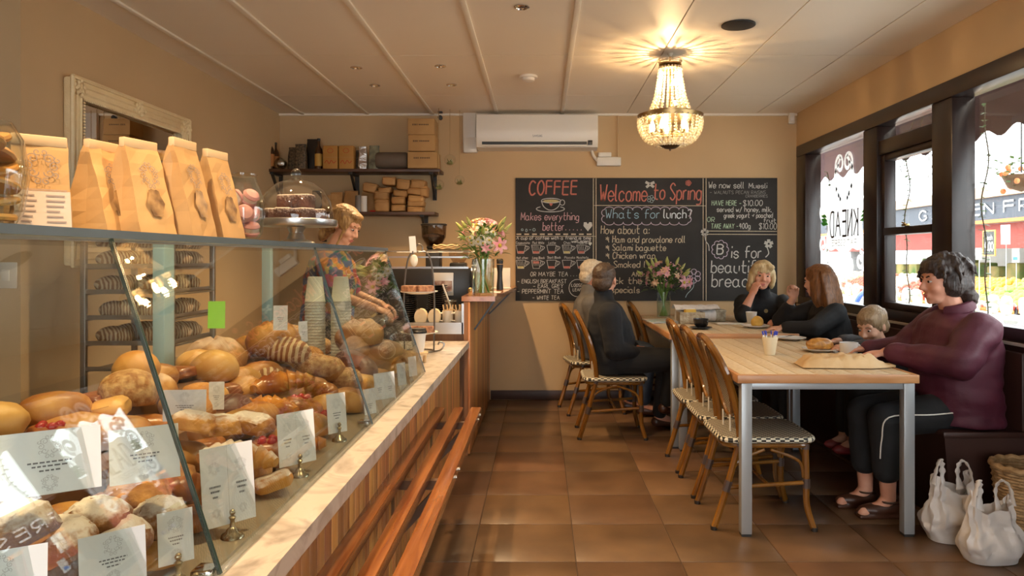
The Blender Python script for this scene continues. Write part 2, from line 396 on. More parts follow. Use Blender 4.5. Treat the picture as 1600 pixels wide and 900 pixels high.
# ---------------------------------------------------------------- the shop window (dark brown timber)
M_pane = glassmat('window_glass', (.97,.985,.98), 1.45, 1.0, haze=.012)
def pane(y0, y1, z0, z1, name, x=2.415): return obj('pane', MB().box((x,y0,z0),(x+.005,y1,z1)), M_pane, name, smooth=False)
wf = struct('window_1', MB(), M_dkbrown) if False else bpy.data.objects.new('window_1', None)
COL.objects.link(wf); wf['kind'] = 'structure'
def wpart(nm, *boxes):
    m = MB()
    for a, b in boxes: m.box(a, b, .006)
    return obj(nm, m, M_dkbrown, wf)
wpart('head', ((2.325,1.75,2.215),(2.47,6.75,2.315)))
wpart('bottom_rail', ((2.34,1.75,.875),(2.47,6.75,.955)))
wpart('jamb', ((2.33,6.53,.955),(2.47,6.76,2.215)))
wpart('jamb', ((2.33,1.70,.955),(2.47,1.85,2.215)))
wpart('mullion', ((2.335,5.15,.955),(2.47,5.37,2.215)))
wpart('mullion', ((2.335,4.21,.955),(2.47,4.43,2.215)))
wpart('transom_rail', ((2.345,4.43,2.01),(2.46,5.15,2.11)))
wpart('sash', ((2.36,5.09,.955),(2.44,5.15,2.01)), ((2.36,4.43,.955),(2.44,4.47,2.01)), ((2.36,4.47,1.965),(2.44,5.09,2.01)), ((2.36,4.47,.955),(2.44,5.09,1.0)))
mr_ = wpart('meeting_rail', ((2.35,4.47,1.455),(2.45,5.09,1.505)))
obj('sash_lock', MB().box((2.335,4.74,1.505),(2.36,4.80,1.52), .003).tube([(2.345,4.77,1.52),(2.34,4.80,1.53)], .005), mat('brass', (.5,.36,.15), .3, 1), mr_)
pane(5.37, 6.53, .955, 2.215, wf); pane(4.43, 5.15, 2.11, 2.215, wf); pane(4.47, 5.09, 1.505, 1.965, wf, 2.425); pane(4.47, 5.09, 1.0, 1.455, wf, 2.405); pane(1.85, 4.21, .955, 2.215, wf)
wpart('outer_sill', ((2.42,1.7,.84),(2.60,6.8,.875)))
obj('sill_edge', MB().box((2.325,1.75,.868),(2.345,6.75,.884), .003), mat('sill_cream', (.55,.5,.42), .4), wf)

# frosted vinyl on the left pane: KNEAD in mirror writing as seen from inside
sg = thing('window_decal', 'white scrolled vinyl shop sign stuck on left window pane, lettering reversed', 'decal', (2.412, 5.9, 1.55))
M_vinyl = mat('white_vinyl', (.95,.95,.94), .6, transl=.8)
M_vdark = mat('sign_black', (.05,.045,.04), .6)
M_vgrey = mat('sign_grey_print', (.55,.53,.5), .6)
TW = lambda x, z: Vector((0, x, z))
m = MB()
pl = []
for (a, b) in [(-.36,.10),(-.34,.17),(-.25,.19),(-.15,.175),(0,.20),(.15,.175),(.25,.19),(.34,.17),(.36,.10),(.33,0),(.36,-.10),(.34,-.17),(.25,-.19),(.15,-.175),(0,-.24),(-.15,-.175),(-.25,-.19),(-.34,-.17),(-.36,-.10),(-.33,0)]: pl.append((a, b))
Mx = Matrix(((0,0,1,0),(1,0,0,0),(0,1,0,0),(0,0,0,1)))
m.prism([(p.x,p.y) for p in smoothpath([(a,b,0) for a,b in pl], 4, True)], -.0005, .0005, Mx)
obj('plaque', m, M_vinyl, sg, smooth=False)
m = MB()
for sx in (-1, 1):
    for (c, r, a0, t, s) in (((.43,.13),.085,PI,1.4,-1),((.43,-.13),.085,PI,1.4,1),((.30,.27),.07,-PI/2,1.3,1),((.30,-.27),.07,PI/2,1.3,-1),((.12,.27),.075,-PI/2,1.35,-1),((.12,-.30),.08,PI/2,1.35,1),((.08,.50),.10,-PI/2,1.3,1),((.42,.30),.05,0,1.2,1)):
        ribbon(m, [(sx*p[0], p[1]) for p in spiral2(c, r, r*.25, t, a0, 24, s)], .032, TW)
    ribbon(m, curve2([(sx*.02,.18),(sx*.14,.30),(sx*.18,.42),(sx*.06,.56)], 6), .03, TW)
    ribbon(m, curve2([(sx*.02,-.2),(sx*.03,-.35),(sx*.07,-.5),(sx*.02,-.6)], 6), .03, TW)
    obj('scrollwork', m, M_vinyl, sg, (-.001,0,0), smooth=False); m = MB()
# seen from the street the word runs towards smaller y... from inside it is mirrored
write(m, 'KNEAD', -.27, -.075, .20, TW, .018, .54, serif=True); obj('lettering', m, M_vdark, sg, (-.003,0,0), smooth=False)
m = MB(); write(m, 'PATISSERIE', -.24, -.15, .045, TW, .007, .48, serif=True); obj('small_lettering', m, M_vgrey, sg, (-.003,0,0), smooth=False)
m = MB()
for sx in (-1, 1):
    for k in range(3): m.prism([(sx*(.30+.02*k),.03+.03*k),(sx*(.42),.02+.035*k),(sx*.47,.05+.03*k),(sx*.38,.06+.03*k)], -.0004,.0004, Mx)
    obj('leaf_print', m, mat('leaf_print_green', (.12,.42,.10), .6, transl=.4), sg, (-.004,0,0), smooth=False); m = MB()

# ---------------------------------------------------------------- banquette along the window wall
bq = thing('banquette_bench', 'long dark brown built-in timber bench under the shop window', 'bench', (2.14, 5.1, 0))
obj('seat', MB().box((-.21,-1.55,.435),(.192,1.69,.465), .008), M_bench, bq)
obj('base', MB().add([(-.20,-1.54,.435),(.19,-1.54,.435),(.19,-1.54,0),(-.165,-1.54,0),(-.20,1.68,.435),(.19,1.68,.435),(.19,1.68,0),(-.165,1.68,0)],
    [(0,1,2,3),(7,6,5,4),(0,4,5,1),(1,5,6,2),(2,6,7,3),(3,7,4,0)]), M_bench, bq, smooth=False)
obj('back_panel', MB().box((.165,-1.55,.465),(.192,1.69,.84), .006), M_bench, bq)

# ---------------------------------------------------------------- tables
M_rim = wood('table_rim_wood', (.42,.19,.07), (.55,.28,.12), (2,8,8), rough=.35, rnd=.05)
M_slat = mat('table_plank_woven', (.52,.39,.23), .5, c2=(.62,.49,.31), scale=60, bump=.2, bscale=160, rnd=.06)
M_steel = mat('grey_powdercoat_steel', (.34,.36,.37), .35, .35)
def table(name, label, x0, x1, y0, y1, zt, leg_in=.045):
    t = thing(name, label, 'table', ((x0+x1)/2, (y0+y1)/2, 0)); hx, hy = (x1-x0)/2, (y1-y0)/2
    rim = MB(); w = .022
    rim.box((-hx,-hy,zt-.04),(hx,-hy+w,zt), .004).box((-hx,hy-w,zt-.04),(hx,hy,zt), .004).box((-hx,-hy+w,zt-.04),(-hx+w,hy-w,zt), .004).box((hx-w,-hy+w,zt-.04),(hx,hy-w,zt), .004)
    obj('edge_rim', rim, M_rim, t)
    n = 9; pw = (2*hx-2*w)/n
    pm = MB().box((-pw/2+.0016,-hy+w+.001,-.012),(pw/2-.0016,hy-w-.001,-.0015), .0015).mesh('plank', M_slat)
    for i in range(n): obj('plank', pm, None, t, (-hx+w+pw*(i+.5), 0, zt))
    obj('underside', MB().box((-hx+w,-hy+w,zt-.03),(hx-w,hy-w,zt-.0125)), M_rim, t, smooth=False)
    a, b = hx-leg_in, hy-.03; q = .025
    for sx in (-1,1):
        for sy in (-1,1):
            lg = obj('leg', MB().box((sx*a-q,sy*b-q,.012),(sx*a+q,sy*b+q,zt-.04), .003), M_steel, t)
            obj('foot_pad', MB().box((sx*a-q*.9,sy*b-q*.9,0),(sx*a+q*.9,sy*b+q*.9,.012)), mat('black_plastic', (.02,.02,.02), .4), lg)
    for sy in (-1,1): obj('apron', MB().box((-a+q,sy*b-.015,zt-.07),(a-q,sy*b+.015,zt-.04), .002), M_steel, t)
    for sx in (-1,1): obj('apron', MB().box((sx*a-.015,-b+q,zt-.07),(sx*a+.015,b-q,zt-.04), .002), M_steel, t)
    return t
TZ1, TZ2 = .756, .783
table('cafe_table', 'wood-edged plank table with grey steel legs nearest the camera', .914, 1.762, 3.445, 5.03, TZ1)
table('cafe_table', 'wood-edged plank table standing against the chalkboard wall with the flower vase', .872, 1.762, 5.045, 6.72, TZ2)

# ---------------------------------------------------------------- rattan bistro chairs (front = +x)
M_rattan = mat('bamboo_cane_varnish', (.13,.048,.006), .22, c2=(.27,.115,.016), scale=9, stretch=(1,1,.35), lo=.35, hi=.7, rnd=.12, coat=.5)
M_bind = stripes('dark_cane_binding', (.03,.018,.012), (.09,.06,.05), 60, (0,PI/2,0), rough=.35, dist=0.)
M_weave = checker('black_cream_weave', (.012,.011,.010), (.50,.44,.33), 72)
M_edge = checker('black_cream_edge', (.015,.014,.012), (.70,.66,.52), 45)
M_foot = mat('dark_rubber_tip', (.015,.012,.01), .5)
M_cream = mat('cream_cane', (.66,.6,.48), .4)
def make_chair():
    t = thing('bistro_chair', 'x', 'chair')
    # seat: rounded slab with woven top and block edge
    def sq(hx0, hx1, hy, r, n=5):
        o = []
        for (cx, cy, a) in ((hx1-r, hy-r, 0), (hx0+r, hy-r, PI/2), (hx0+r, -hy+r, PI), (hx1-r, -hy+r, 3*PI/2)):
            for k in range(n+1): o.append((cx+r*math.cos(a+PI/2*k/n), cy+r*math.sin(a+PI/2*k/n)))
        return o
    obj('seat', MB().prism(sq(-.195,.235,.205,.06), .428, .4455), M_weave, t)
    obj('seat_edge', MB().tube([(x,y,.432) for x,y in sq(-.2,.24,.21,.06)], .0145, 8, closed=True), M_edge, t)
    obj('seat_frame', MB().tube([(x,y,.405) for x,y in sq(-.185,.225,.195,.055)], .013, 8, closed=True), M_rattan, t)
    for s in (-1, 1):
        f = obj('leg', MB().tube(smoothpath([(.200,s*.185,.412),(.203,s*.188,.25),(.205,s*.19,.12),(.232,s*.205,.012)], 4), .0155), M_rattan, t)
        obj('binding', MB().tube([(.203,s*.189,.20),(.203,s*.189,.245)], .0185), M_bind, f); obj('binding', MB().tube([(.200,s*.186,.385),(.200,s*.185,.41)], .018), M_bind, f)
        obj('foot_tip', MB().lathe([(.0165,0),(.017,.018)], 10, (.234,s*.206,0)), M_foot, f)
        r = obj('leg', MB().tube(smoothpath([(-.237,s*.187,.012),(-.19,s*.190,.16),(-.145,s*.192,.32),(-.115,s*.193,.44)], 4), .0165), M_rattan, t)
        obj('binding', MB().tube([(-.183,s*.190,.185),(-.168,s*.190,.235)], .0195), M_bind, r); obj('binding', MB().tube([(-.122,s*.193,.40),(-.113,s*.193,.43)], .0195), M_bind, r)
        obj('foot_tip', MB().lathe([(.0165,0),(.0175,.018)], 10, (-.239,s*.187,0)), M_foot, r)
        obj('arch_brace', MB().tube(smoothpath([(.19,s*.186,.25),(.165,s*.19,.33),(.03,s*.194,.385)], 5), .008), M_rattan, t)
        obj('arch_brace', MB().tube(smoothpath([(-.155,s*.19,.26),(-.12,s*.19,.33),(.0,s*.194,.385)], 5), .008), M_rattan, t)
        obj('stretcher', MB().tube([(-.178,s*.186,.20),(.2,s*.186,.225)], .010), M_rattan, t)
    obj('stretcher', MB().tube([(.02,-.186,.213),(.02,.186,.213)], .009), M_rattan, t)
    obj('arch_brace', MB().tube(smoothpath([(.203,-.17,.25),(.206,-.13,.34),(.208,0,.385),(.206,.13,.34),(.203,.17,.25)], 5), .008), M_rattan, t)
    # back loop: uprights flow into a rounded top, raking backwards
    bx = lambda z: -.115 - .02*((z-.44)/.47) - .125*((z-.44)/.47)**2
    lp = [(.44,.193),(.56,.198),(.68,.198),(.78,.185),(.855,.145),(.895,.08),(.905,0)]
    pts = [(bx(z), y, z) for z, y in lp] + [(bx(z), -y, z) for z, y in lp[-2::-1]]
    obj('back_frame', MB().tube(smoothpath(pts, 4), .0175), M_rattan, t)
    ov = [(.68+.172*math.sin(a), .125*math.cos(a)) for a in [2*PI*k/22 for k in range(22)]]
    obj('back_ring', MB().tube([(bx(z)+.004, y, z) for z, y in ov], .0125, 8, closed=True), M_rattan, t)
    m = MB(); n = 12
    for j in range(n):
        z = .68+.165*(-1+2*(j+.5)/n)
    def P(u, v):
        z = .68+.168*(2*v-1); w = .122*math.sqrt(max(0, 1-(2*v-1)**2)); return Vector((bx(z)+.006, w*(2*u-1), z))
    obj('back_panel', m.grid(P, 9, 15), M_weave, t)
    for s in (-1,1):
        obj('side_link', MB().tube([(bx(.70), s*.122, .70),(bx(.70), s*.192, .71)], .008), M_rattan, t)
        obj('cane_tie', MB().box((-.136,s*.07-.007,.44),(-.130,s*.07+.007,.525), .002), M_cream, t)
    return t
ch0 = make_chair()
ch0['label'] = 'bamboo bistro chair with black and cream woven seat, nearest the camera'; ch0.location = (1.068, 3.735, 0); ch0['group'] = 'chairs at the near table'
dup(ch0, (1.068,4.20,0), 0, 'bamboo bistro chair second from camera, its seat tucked under near table')
dup(ch0, (1.068,4.665,0), 0, 'bamboo bistro chair third from camera in the near table row')
dup(ch0, (.515,5.49,0), 0, 'bamboo bistro chair under the man in the black sweater', 'chairs at the far table')
dup(ch0, (.43,6.32,0), .18, 'bamboo bistro chair under the white-haired man in grey', 'chairs at the far table')
dup(ch0, (1.035,6.56,0), .05, 'empty bamboo bistro chair pushed in at the far table corner', 'chairs at the far table')
dup(ch0, (1.05,5.95,0), 0, 'x') if False else None

# ---------------------------------------------------------------- chalkboard
cb = thing('chalkboard', 'wide black menu chalkboard with coffee and lunch lettering on back wall', 'chalkboard', (0, YB-.012, 0))
M_board = mat('chalkboard_black', (.018,.016,.014), .75, c2=(.035,.032,.029), scale=2.5, stretch=(1,1,1.8), lo=.4, hi=.8)
DB = YB-.016
def bxz(x, y): p = px(x, y, DB); return p.x, p.z
for xa, xb in ((805.5,928.7),(929.3,1100.6),(1101.2,1214.5)):
    (a, za), (b, zb) = bxz(xa, 278), bxz(xb, 470)
    obj('board_panel', MB().box((a,-.004,za),(b,.011,zb)), M_board, cb, smooth=False)
TB = lambda x, z: Vector(((x-CX)/F*DB, -.006, H-(-z-CY)/F*DB))
def chalkmat(n, c): return mat('chalk_'+n, c, .95, c2=tuple(v*.62 for v in c), scale=120, lo=.35, hi=.8)
CW, CR, CP, CC, CB_, CY_, CG = (chalkmat(*a) for a in (('white',(.62,.60,.56)),('red',(.62,.20,.15)),('pink',(.70,.42,.44)),('cream',(.66,.56,.40)),('blue',(.36,.55,.66)),('yellow',(.66,.55,.25)),('green',(.45,.60,.42))))
def chalk(items, m, th, name='chalk_lettering', jit=.03):
    for (t, x, y, h, w) in items: mb = MB(); write(mb, t, x, -y, h, TB, th, w, jit=jit, slant=.06); obj(name, mb, m, cb, smooth=False)
chalk([('COFFEE',827,304,21,74)], CR, 2.4); 
chalk([('Welcome',937,314,26,73),('to',1021,311,24,17),('Spring',1047,312,25,48)], CR, 2.0, jit=.01)
chalk([('Makes everything',814,344,12,90),('better',848,360,13,33),('.....',884,360,10,24)], CP, 1.1)
chalk([("What's for",946,341,14,84)], CB_, 1.1); chalk([('lunch?',1037,341,14,43)], chalkmat('bright', (.75,.82,.85)), 1.5)
chalk([('How about a:',939,365,12.5,75),('* Ham and provolone roll',946,379,10.5,124),('* Salami baguette',946,391.5,10,94),('* Chicken wrap',946,404,10,77),('* Smoked l',946,418,10,62),('AND',987,432,7,17),('Check the co',936,443.5,10,88),('specials',955,457.5,9.5,44)], CC, 1.15)
chalk([('A cup of coffee with a friend is time',807,374.3,5.6,116),('well spent',893,379,4.6,30)], CW, .9)
chalk([('OR MAYBE TEA . . .',829,431.5,6.5,72),('- ENGLISH BREAKFAST',808,442.5,6,77),('- EARL GREY',833,450,6,47),('- PEPPERMINT TEA',808,458.5,6.5,72),('- WHITE TEA',832,468,6,42),('LOOSE',893,448,4.6,17),('LEAF',895,455,4.6,13)], CW, .75)
chalk([(n,x,y,3.6,w) for n,x,y,w in (('Cappuccino',806.5,381,21),('Flat White',832,381,18),('Latte',857,381,11),('Chai',881,381,10),('Mocha',903,381,15),('Hot choc',807,404.5,18),('Long Black',832,404.5,19),('Short Black',855,404,21),('Piccolo',882,404,16),('Macchiato',901,404,18))], CW, .55, jit=.02)
chalk([('We now sell',1107,294,10,55),('Muesli',1170,294,8,28),('served w/ honey, milk,',1120,331,8,85),('greek yogurt + poached',1131,340,7.5,76),('fruit',1193,347.5,6.5,19),('400g',1155,357,8,17),('$10.00',1186,358,9,27),('$10.00',1161,321.5,8.5,30)], CW, .95)
chalk([('HAVE HERE -',1112,321,7.5,46),('OR',1105,346.5,7,11),('TAKE AWAY -',1111,357,7.5,42)], CG, .95)
chalk([('- WALNUTS PECAN RAISINS',1109,303,5,87),('CRANBERRIES',1165,308.5,4.2,34)], mat('chalk_faded', (.22,.21,.20), .95), .7)
chalk([('B',1120,397,15,9)], CW, 2.0)
chalk([('is for',1143,403,18,46),('beautiful',1111,426,19,86),('bread',1112,448,20,56)], CW, 1.7, jit=.01)
def flush(mb, m, name='chalk_drawing'):
    obj(name, mb, m, cb, smooth=False); return MB()
mb = MB(); CS = chalkmat('soft', (.66,.64,.58)); CL = chalkmat('lilac', (.62,.50,.60)); CPB = chalkmat('pale_blue', (.45,.58,.60))
for x in (927.0,931.3,1098.6,1103.2): ribbon(mb, [(x,-278.5),(x,-469.5)], 1.1, TB); mb = flush(mb, CC, 'chalk_rule')
for q, w in (([(927,-321),(1103,-321.6)],1.0),([(1103,-361),(1214,-361.5)],1.1),([(1103,-366),(1214,-366.5)],1.0),([(806,-369.3),(931,-369.3)],.9)): ribbon(mb, q, w, TB); mb = flush(mb, CC, 'chalk_rule')
for k in range(10): ribbon(mb, [(807+12.2*k,-366),(814.5+12.2*k,-366)], 2.2, TB); mb = flush(mb, CC, 'chalk_dash')
ribbon(mb, loop2((861,-313.5),15,3.6), 1.3, TB); ribbon(mb, curve2([(846,-314),(849,-322),(855,-327),(861,-328.5),(867,-327),(873,-322),(876,-314)]), 1.3, TB)
ribbon(mb, loop2((878.5,-316.5),3.8,4.2), 1.2, TB); ribbon(mb, loop2((860,-326.5),22,4.6,24,PI*.75,PI*2.25), 1.3, TB); mb = flush(mb, CW)
ribbon(mb, loop2((902,-450),13,13.5), .9, TB); mb = flush(mb, CW)
heart = [(0,-3.5),(-4.5,2),(-4,5.5),(-1.5,5.8),(0,3.6),(1.5,5.8),(4,5.5),(4.5,2)]
def heartshape(mb, c, s, y):
    o = len(mb.v); mb.v += [TB(c[0]+a*s, c[1]+b*s) - Vector((0,y,0)) for a, b in heart]; mb.f.append(tuple(range(o, o+8)))
for i in range(10):
    cx = (815.5,839.5,863.5,887.5,910)[i%5]; cy = 383 if i < 5 else 406.5
    q = [(cx-9,-cy),(cx-6.5,-cy-13),(cx+3,-cy-13),(cx+5.5,-cy),(cx-9,-cy)]; ribbon(mb, q, .8, TB); ribbon(mb, curve2([(cx+5.5,-cy-1),(cx+11,-cy-3),(cx+10,-cy-6),(cx+4,-cy-10)]), .8, TB); ribbon(mb, loop2((cx+6.8,-cy-4.5),1.8,2,10), .5, TB)
    if i in (1,3,4,5,6):
        for k in range(4): ribbon(mb, [(cx-7+2.6*k,-cy-1.2),(cx-4.5+2.2*k,-cy-8.5)], .5, TB)
    mb = flush(mb, CW); top, bot = (2.5,4.5) if i == 6 else (10,12.6)
    ribbon(mb, [(cx-6.5,-cy-(top+bot)/2),(cx+2.8,-cy-(top+bot)/2)], 3.6, TB); mb = flush(mb, CY_ if i in (3,5) else CR)
heartshape(mb, (861,-320.5), .55, .0005); mb = flush(mb, CR)
for k in range(5): ribbon(mb, loop2((1075.5+2.2*math.cos(k*1.257),-286+2.2*math.sin(k*1.257)),2.2,2.0,8), 1.2, TB)
mb = flush(mb, CR); heartshape(mb, (918.5,-356), 1.55, .0005); mb = flush(mb, CS); heartshape(mb, (922,-382), .6, .0005); mb = flush(mb, CS)
for k in range(5): a = k*2*PI/5+.3; ribbon(mb, [(1101+1.5*math.cos(a),-363+1.5*math.sin(a)),(1101+6*math.cos(a),-363+6*math.sin(a))], 4.5, TB)
ribbon(mb, curve2([(1101,-368),(1103,-377),(1107,-383),(1108,-392)]), 1.2, TB); mb = flush(mb, CS)
for k in range(5): a = k*2*PI/5+.3; ribbon(mb, [(1201+1.5*math.cos(a),-381+1.5*math.sin(a)),(1201+7*math.cos(a),-381+7*math.sin(a))], 5, TB)
ribbon(mb, curve2([(1199,-388),(1201,-396),(1196,-402)]), 1.6, TB); mb = flush(mb, CS)
for k in range(4): a = (.5,2.6,3.9,5.6)[k]; ribbon(mb, [(1015.5+1*math.cos(a),-288+math.sin(a)),(1015.5+8*math.cos(a),-288+7*math.sin(a))], 4, TB)
mb = flush(mb, CS)
for k in range(6): a = k*PI/3+.5; ribbon(mb, loop2((1084+7*math.cos(a),-431.5+7*math.sin(a)), 4.2, 4.2, 12), 1.0, TB)
mb = flush(mb, CL)
for k in range(9):
    x = 952+14.5*k; ribbon(mb, loop2((x,-328), 7.6, 4.6, 8, 0, PI), 1.0, TB); ribbon(mb, loop2((x,-347), 7.6, 4.6, 8, PI, 2*PI), 1.0, TB)
for s_, x in ((PI/2,945),(-PI/2,1075)):
    for z in (-332.5,-342.5): ribbon(mb, loop2((x,z), 5, 5.2, 8, s_, s_+PI), 1.0, TB)
mb = flush(mb, CL)
for k in range(9): a = 2*PI*k/9; ribbon(mb, loop2((1125+9.5*math.cos(a),-390+10.5*math.sin(a)), 4, 4.2, 8, a-1.4, a+1.4), 1.1, TB)
mb = flush(mb, CL); ribbon(mb, curve2([(1084,-438),(1083,-449),(1074,-459),(1071,-465)]), 1.0, TB); ribbon(mb, [(1074,-441),(1079,-450)], 2.4, TB); mb = flush(mb, CPB)
for k in range(5): a = k*1.257; ribbon(mb, loop2((1017+3.6*math.cos(a),-311+3.6*math.sin(a)), 2.4, 2.4, 8), .7, TB)
mb = flush(mb, CPB)
for q in (loop2((816,-359),1.6,1.6,8), loop2((822.5,-360),1.4,2.2,8), [(827,-359),(830,-359)], loop2((834.5,-359),2,2.2,8)): ribbon(mb, q, .8, TB)
mb = flush(mb, CPB)
mb.v += [TB(p[0], p[1])+Vector((0,.0004,0)) for p in loop2((861,-314.3),12.5,2.6,16)]; mb.f.append(tuple(range(17))); flush(mb, CY_)

# ---------------------------------------------------------------- chandelier
cl = thing('chandelier', 'crystal bead basket chandelier glowing over the near table', 'chandelier', (.836, 4.79, 2.0))
M_brass = mat('antique_brass', (.42,.28,.12), .35, 1)
def crystal(name):
    m = bpy.data.materials.new(name); m.use_nodes = True; nt = m.node_tree; nt.nodes.clear(); L = nt.links.new
    o = N(nt,'ShaderNodeOutputMaterial'); t = N(nt,'ShaderNodeBsdfTransparent'); tr = N(nt,'ShaderNodeBsdfTranslucent'); g = N(nt,'ShaderNodeBsdfGlossy', Roughness=.12); d = N(nt,'ShaderNodeBsdfDiffuse')
    t.inputs[0].default_value = (1,.95,.86,1); tr.inputs[0].default_value = (1,.93,.8,1); d.inputs[0].default_value = (.85,.75,.55,1)
    a = N(nt,'ShaderNodeMixShader'); b = N(nt,'ShaderNodeMixShader'); c = N(nt,'ShaderNodeMixShader'); a.inputs[0].default_value = .42; b.inputs[0].default_value = .25; c.inputs[0].default_value = .22
    L(t.outputs[0], a.inputs[1]); L(tr.outputs[0], a.inputs[2]); L(a.outputs[0], b.inputs[1]); L(g.outputs[0], b.inputs[2]); L(b.outputs[0], c.inputs[1]); L(d.outputs[0], c.inputs[2]); L(c.outputs[0], o.inputs[0]); return m
M_cry = crystal('crystal_bead')
obj('ceiling_rose', MB().lathe([(.0,.623),(.018,.622),(.016,.612),(.006,.602),(.0,.6)], 16), mat('rose_cream', (.6,.52,.4), .5), cl)
obj('rod', MB().tube([(0,0,.60),(0,0,.545)], .006).lathe([(.0,.56),(.012,.556),(.012,.548),(0,.545)], 10), M_brass, cl)
obj('top_crown', MB().lathe([(.068,.545),(.072,.546),(.073,.556),(.069,.557),(.067,.552)], 24).lathe([(.067,.520),(.070,.520),(.070,.526),(.067,.526)], 24), M_brass, cl)
obj('middle_ring', MB().lathe([(.13,.222),(.142,.222),(.145,.245),(.136,.245)], 32), M_brass, cl)
obj('main_ring', MB().lathe([(.196,.195),(.206,.195),(.212,.222),(.200,.222)], 40), M_brass, cl)
def strand(pr, r, name):
    m = MB(); pts = smoothpath([(p[0],0,p[1]) for p in pr], 12); d = 0; nxt = 0
    for a, b in zip(pts[:-1], pts[1:]):
        d += (b-a).length
        if d >= nxt: m.ell(b, (r,r,r*1.05), None, 7, 5); nxt += r*2.15
    return m.mesh(name, M_cry)
s1 = strand([(.068,.53),(.078,.45),(.098,.34),(.138,.235)], .0085, 'bead_strand'); s2 = strand([(.205,.20),(.198,.13),(.155,.06),(.075,.02)], .0095, 'bead_strand')
s3 = strand([(.142,.225),(.165,.205),(.19,.205),(.202,.212)], .0075, 'bead_strand')
for k in range(20): obj('bead_strand', s1, None, cl, rot=(0,0,2*PI*k/20))
for k in range(32): obj('bead_strand', s2, None, cl, rot=(0,0,2*PI*k/32))
for k in range(18): obj('bead_strand', s3, None, cl, rot=(0,0,2*PI*k/18))
obj('crown_beads', MB().tube([(.07*math.cos(2*PI*k/28),.07*math.sin(2*PI*k/28),.568) for k in range(28)], [.009 if k%2 else .004 for k in range(28)], 6, closed=True), M_cry, cl)
obj('bottom_finial', MB().lathe([(0,-.01),(.006,-.006),(.006,.004),(.03,.006),(.075,.03),(.08,.036),(.07,.036),(0,.03)], 20), mat('finial_bronze', (.10,.06,.03), .4, .8), cl)
obj('lamp_arm', MB().tube([(.1*math.cos(2*PI*k/16),.1*math.sin(2*PI*k/16),.1) for k in range(16)], .005, 6, closed=True).tube([(-.1,0,.1),(.1,0,.1)], .004).tube([(0,-.1,.1),(0,.1,.1)], .004).tube([(0,0,.036),(0,0,.54)], .005), M_brass, cl)
M_bulb = emit('bulb_glow', (1,.72,.36), 55)
for k in range(5):
    a = 2*PI*k/5+.35; x, y = .115*math.cos(a), .115*math.sin(a)
    b = obj('bulb', MB().lathe([(0,.115),(.011,.12),(.018,.14),(.015,.165),(.005,.19),(0,.195)], 10, (x,y,0)), M_bulb, cl)
    obj('socket', MB().lathe([(.011,.1),(.011,.12)], 8, (x,y,0)), M_brass, b)
    lamp('chandelier_light', 'POINT', (x*.8,y*.8,.215), CHANDELIER_W, WARM, cl, shadow_soft_size=.012)
for z_ in (.415,.285): b = obj('bulb', MB().lathe([(0,.0),(.007,.004),(.010,.014),(.006,.028),(0,.034)], 10, (.03,0,z_)), M_bulb, cl); obj('socket', MB().tube([(.0,0,z_-.004),(.03,0,z_-.002)], .005, 6), M_brass, b)  # small tent bulbs, added to go with the two extra lamps below
lamp('chandelier_light', 'POINT', (0,0,.43), CHANDELIER_W*4.0, WARM, cl, shadow_soft_size=.008)  # extra lamp in the upper tent, added to brighten the ceiling
lamp('chandelier_light', 'POINT', (0,0,.30), CHANDELIER_W*1.2, WARM, cl, shadow_soft_size=.008)  # lower tent lamp, likewise added for ceiling brightness

# ---------------------------------------------------------------- things on ceiling and back wall
M_white = mat('white_plastic', (.74,.70,.62), .35)
M_black = mat('black_satin', (.012,.011,.010), .4)
M_chrome = mat('chrome', (.75,.75,.75), .12, 1)
for i, (x, y, lab) in enumerate(((-1.28,5.14,'lit recessed downlight, leftmost of those over the espresso area'),(-.68,5.65,'lit recessed downlight nearest the air conditioner'),(-.69,5.10,'small chrome downlight right of the bright left one'),(-1.27,5.67,'small unlit downlight near the back wall shelf corner'),
        (-.95,3.3,'downlight in ceiling over the far end of the bread case'),(-.95,2.1,'downlight in ceiling over the middle of the bread case'),(-.95,.95,'downlight in ceiling over the near end of the bread case'),(-.05,1.6,'downlight over the aisle beside the counter'),(-.1,3.9,'downlight over the aisle by the barista counter'))):
    lit = i != 3
    t = thing('downlight', lab, 'light', (x,y,ZC), group='ceiling downlights')
    obj('rim', MB().lathe([(.028,0),(.04,-.001),(.041,-.006),(.03,-.010),(.027,-.004)], 20), M_chrome, t)
    obj('lens', MB().lathe([(0,-.003),(.027,-.003),(.027,-.001),(0,-.001)], 16), emit('downlight_lens', (1,.82,.55), 30) if lit else M_chrome, t)
    if lit: lamp('downlight_beam', 'SPOT', (0,0,-.02), DOWNLIGHT_W, WARM2, t, spot_size=2.0, spot_blend=.8, shadow_soft_size=.03)
t = thing('smoke_detector', 'round white smoke detector on the ceiling', 'detector', (-.09,5.39,ZC)); obj('base', MB().lathe([(0,0),(.065,0),(.065,-.014),(.05,-.016)], 24), M_white, t); obj('sensor_cap', MB().lathe([(.045,-.016),(.044,-.035),(.03,-.042),(0,-.042)], 20), M_white, t)
t = thing('ceiling_speaker', 'round black speaker grille in the ceiling', 'speaker', (1.12,4.2,ZC)); obj('bezel', MB().lathe([(.08,0),(.095,-.001),(.095,-.008),(.08,-.012)], 28), M_black, t); obj('grille', MB().lathe([(0,-.006),(.04,-.008),(.08,-.006)], 28), mat('speaker_grille', (.02,.02,.02), .6, bump=.5, bscale=400), t)
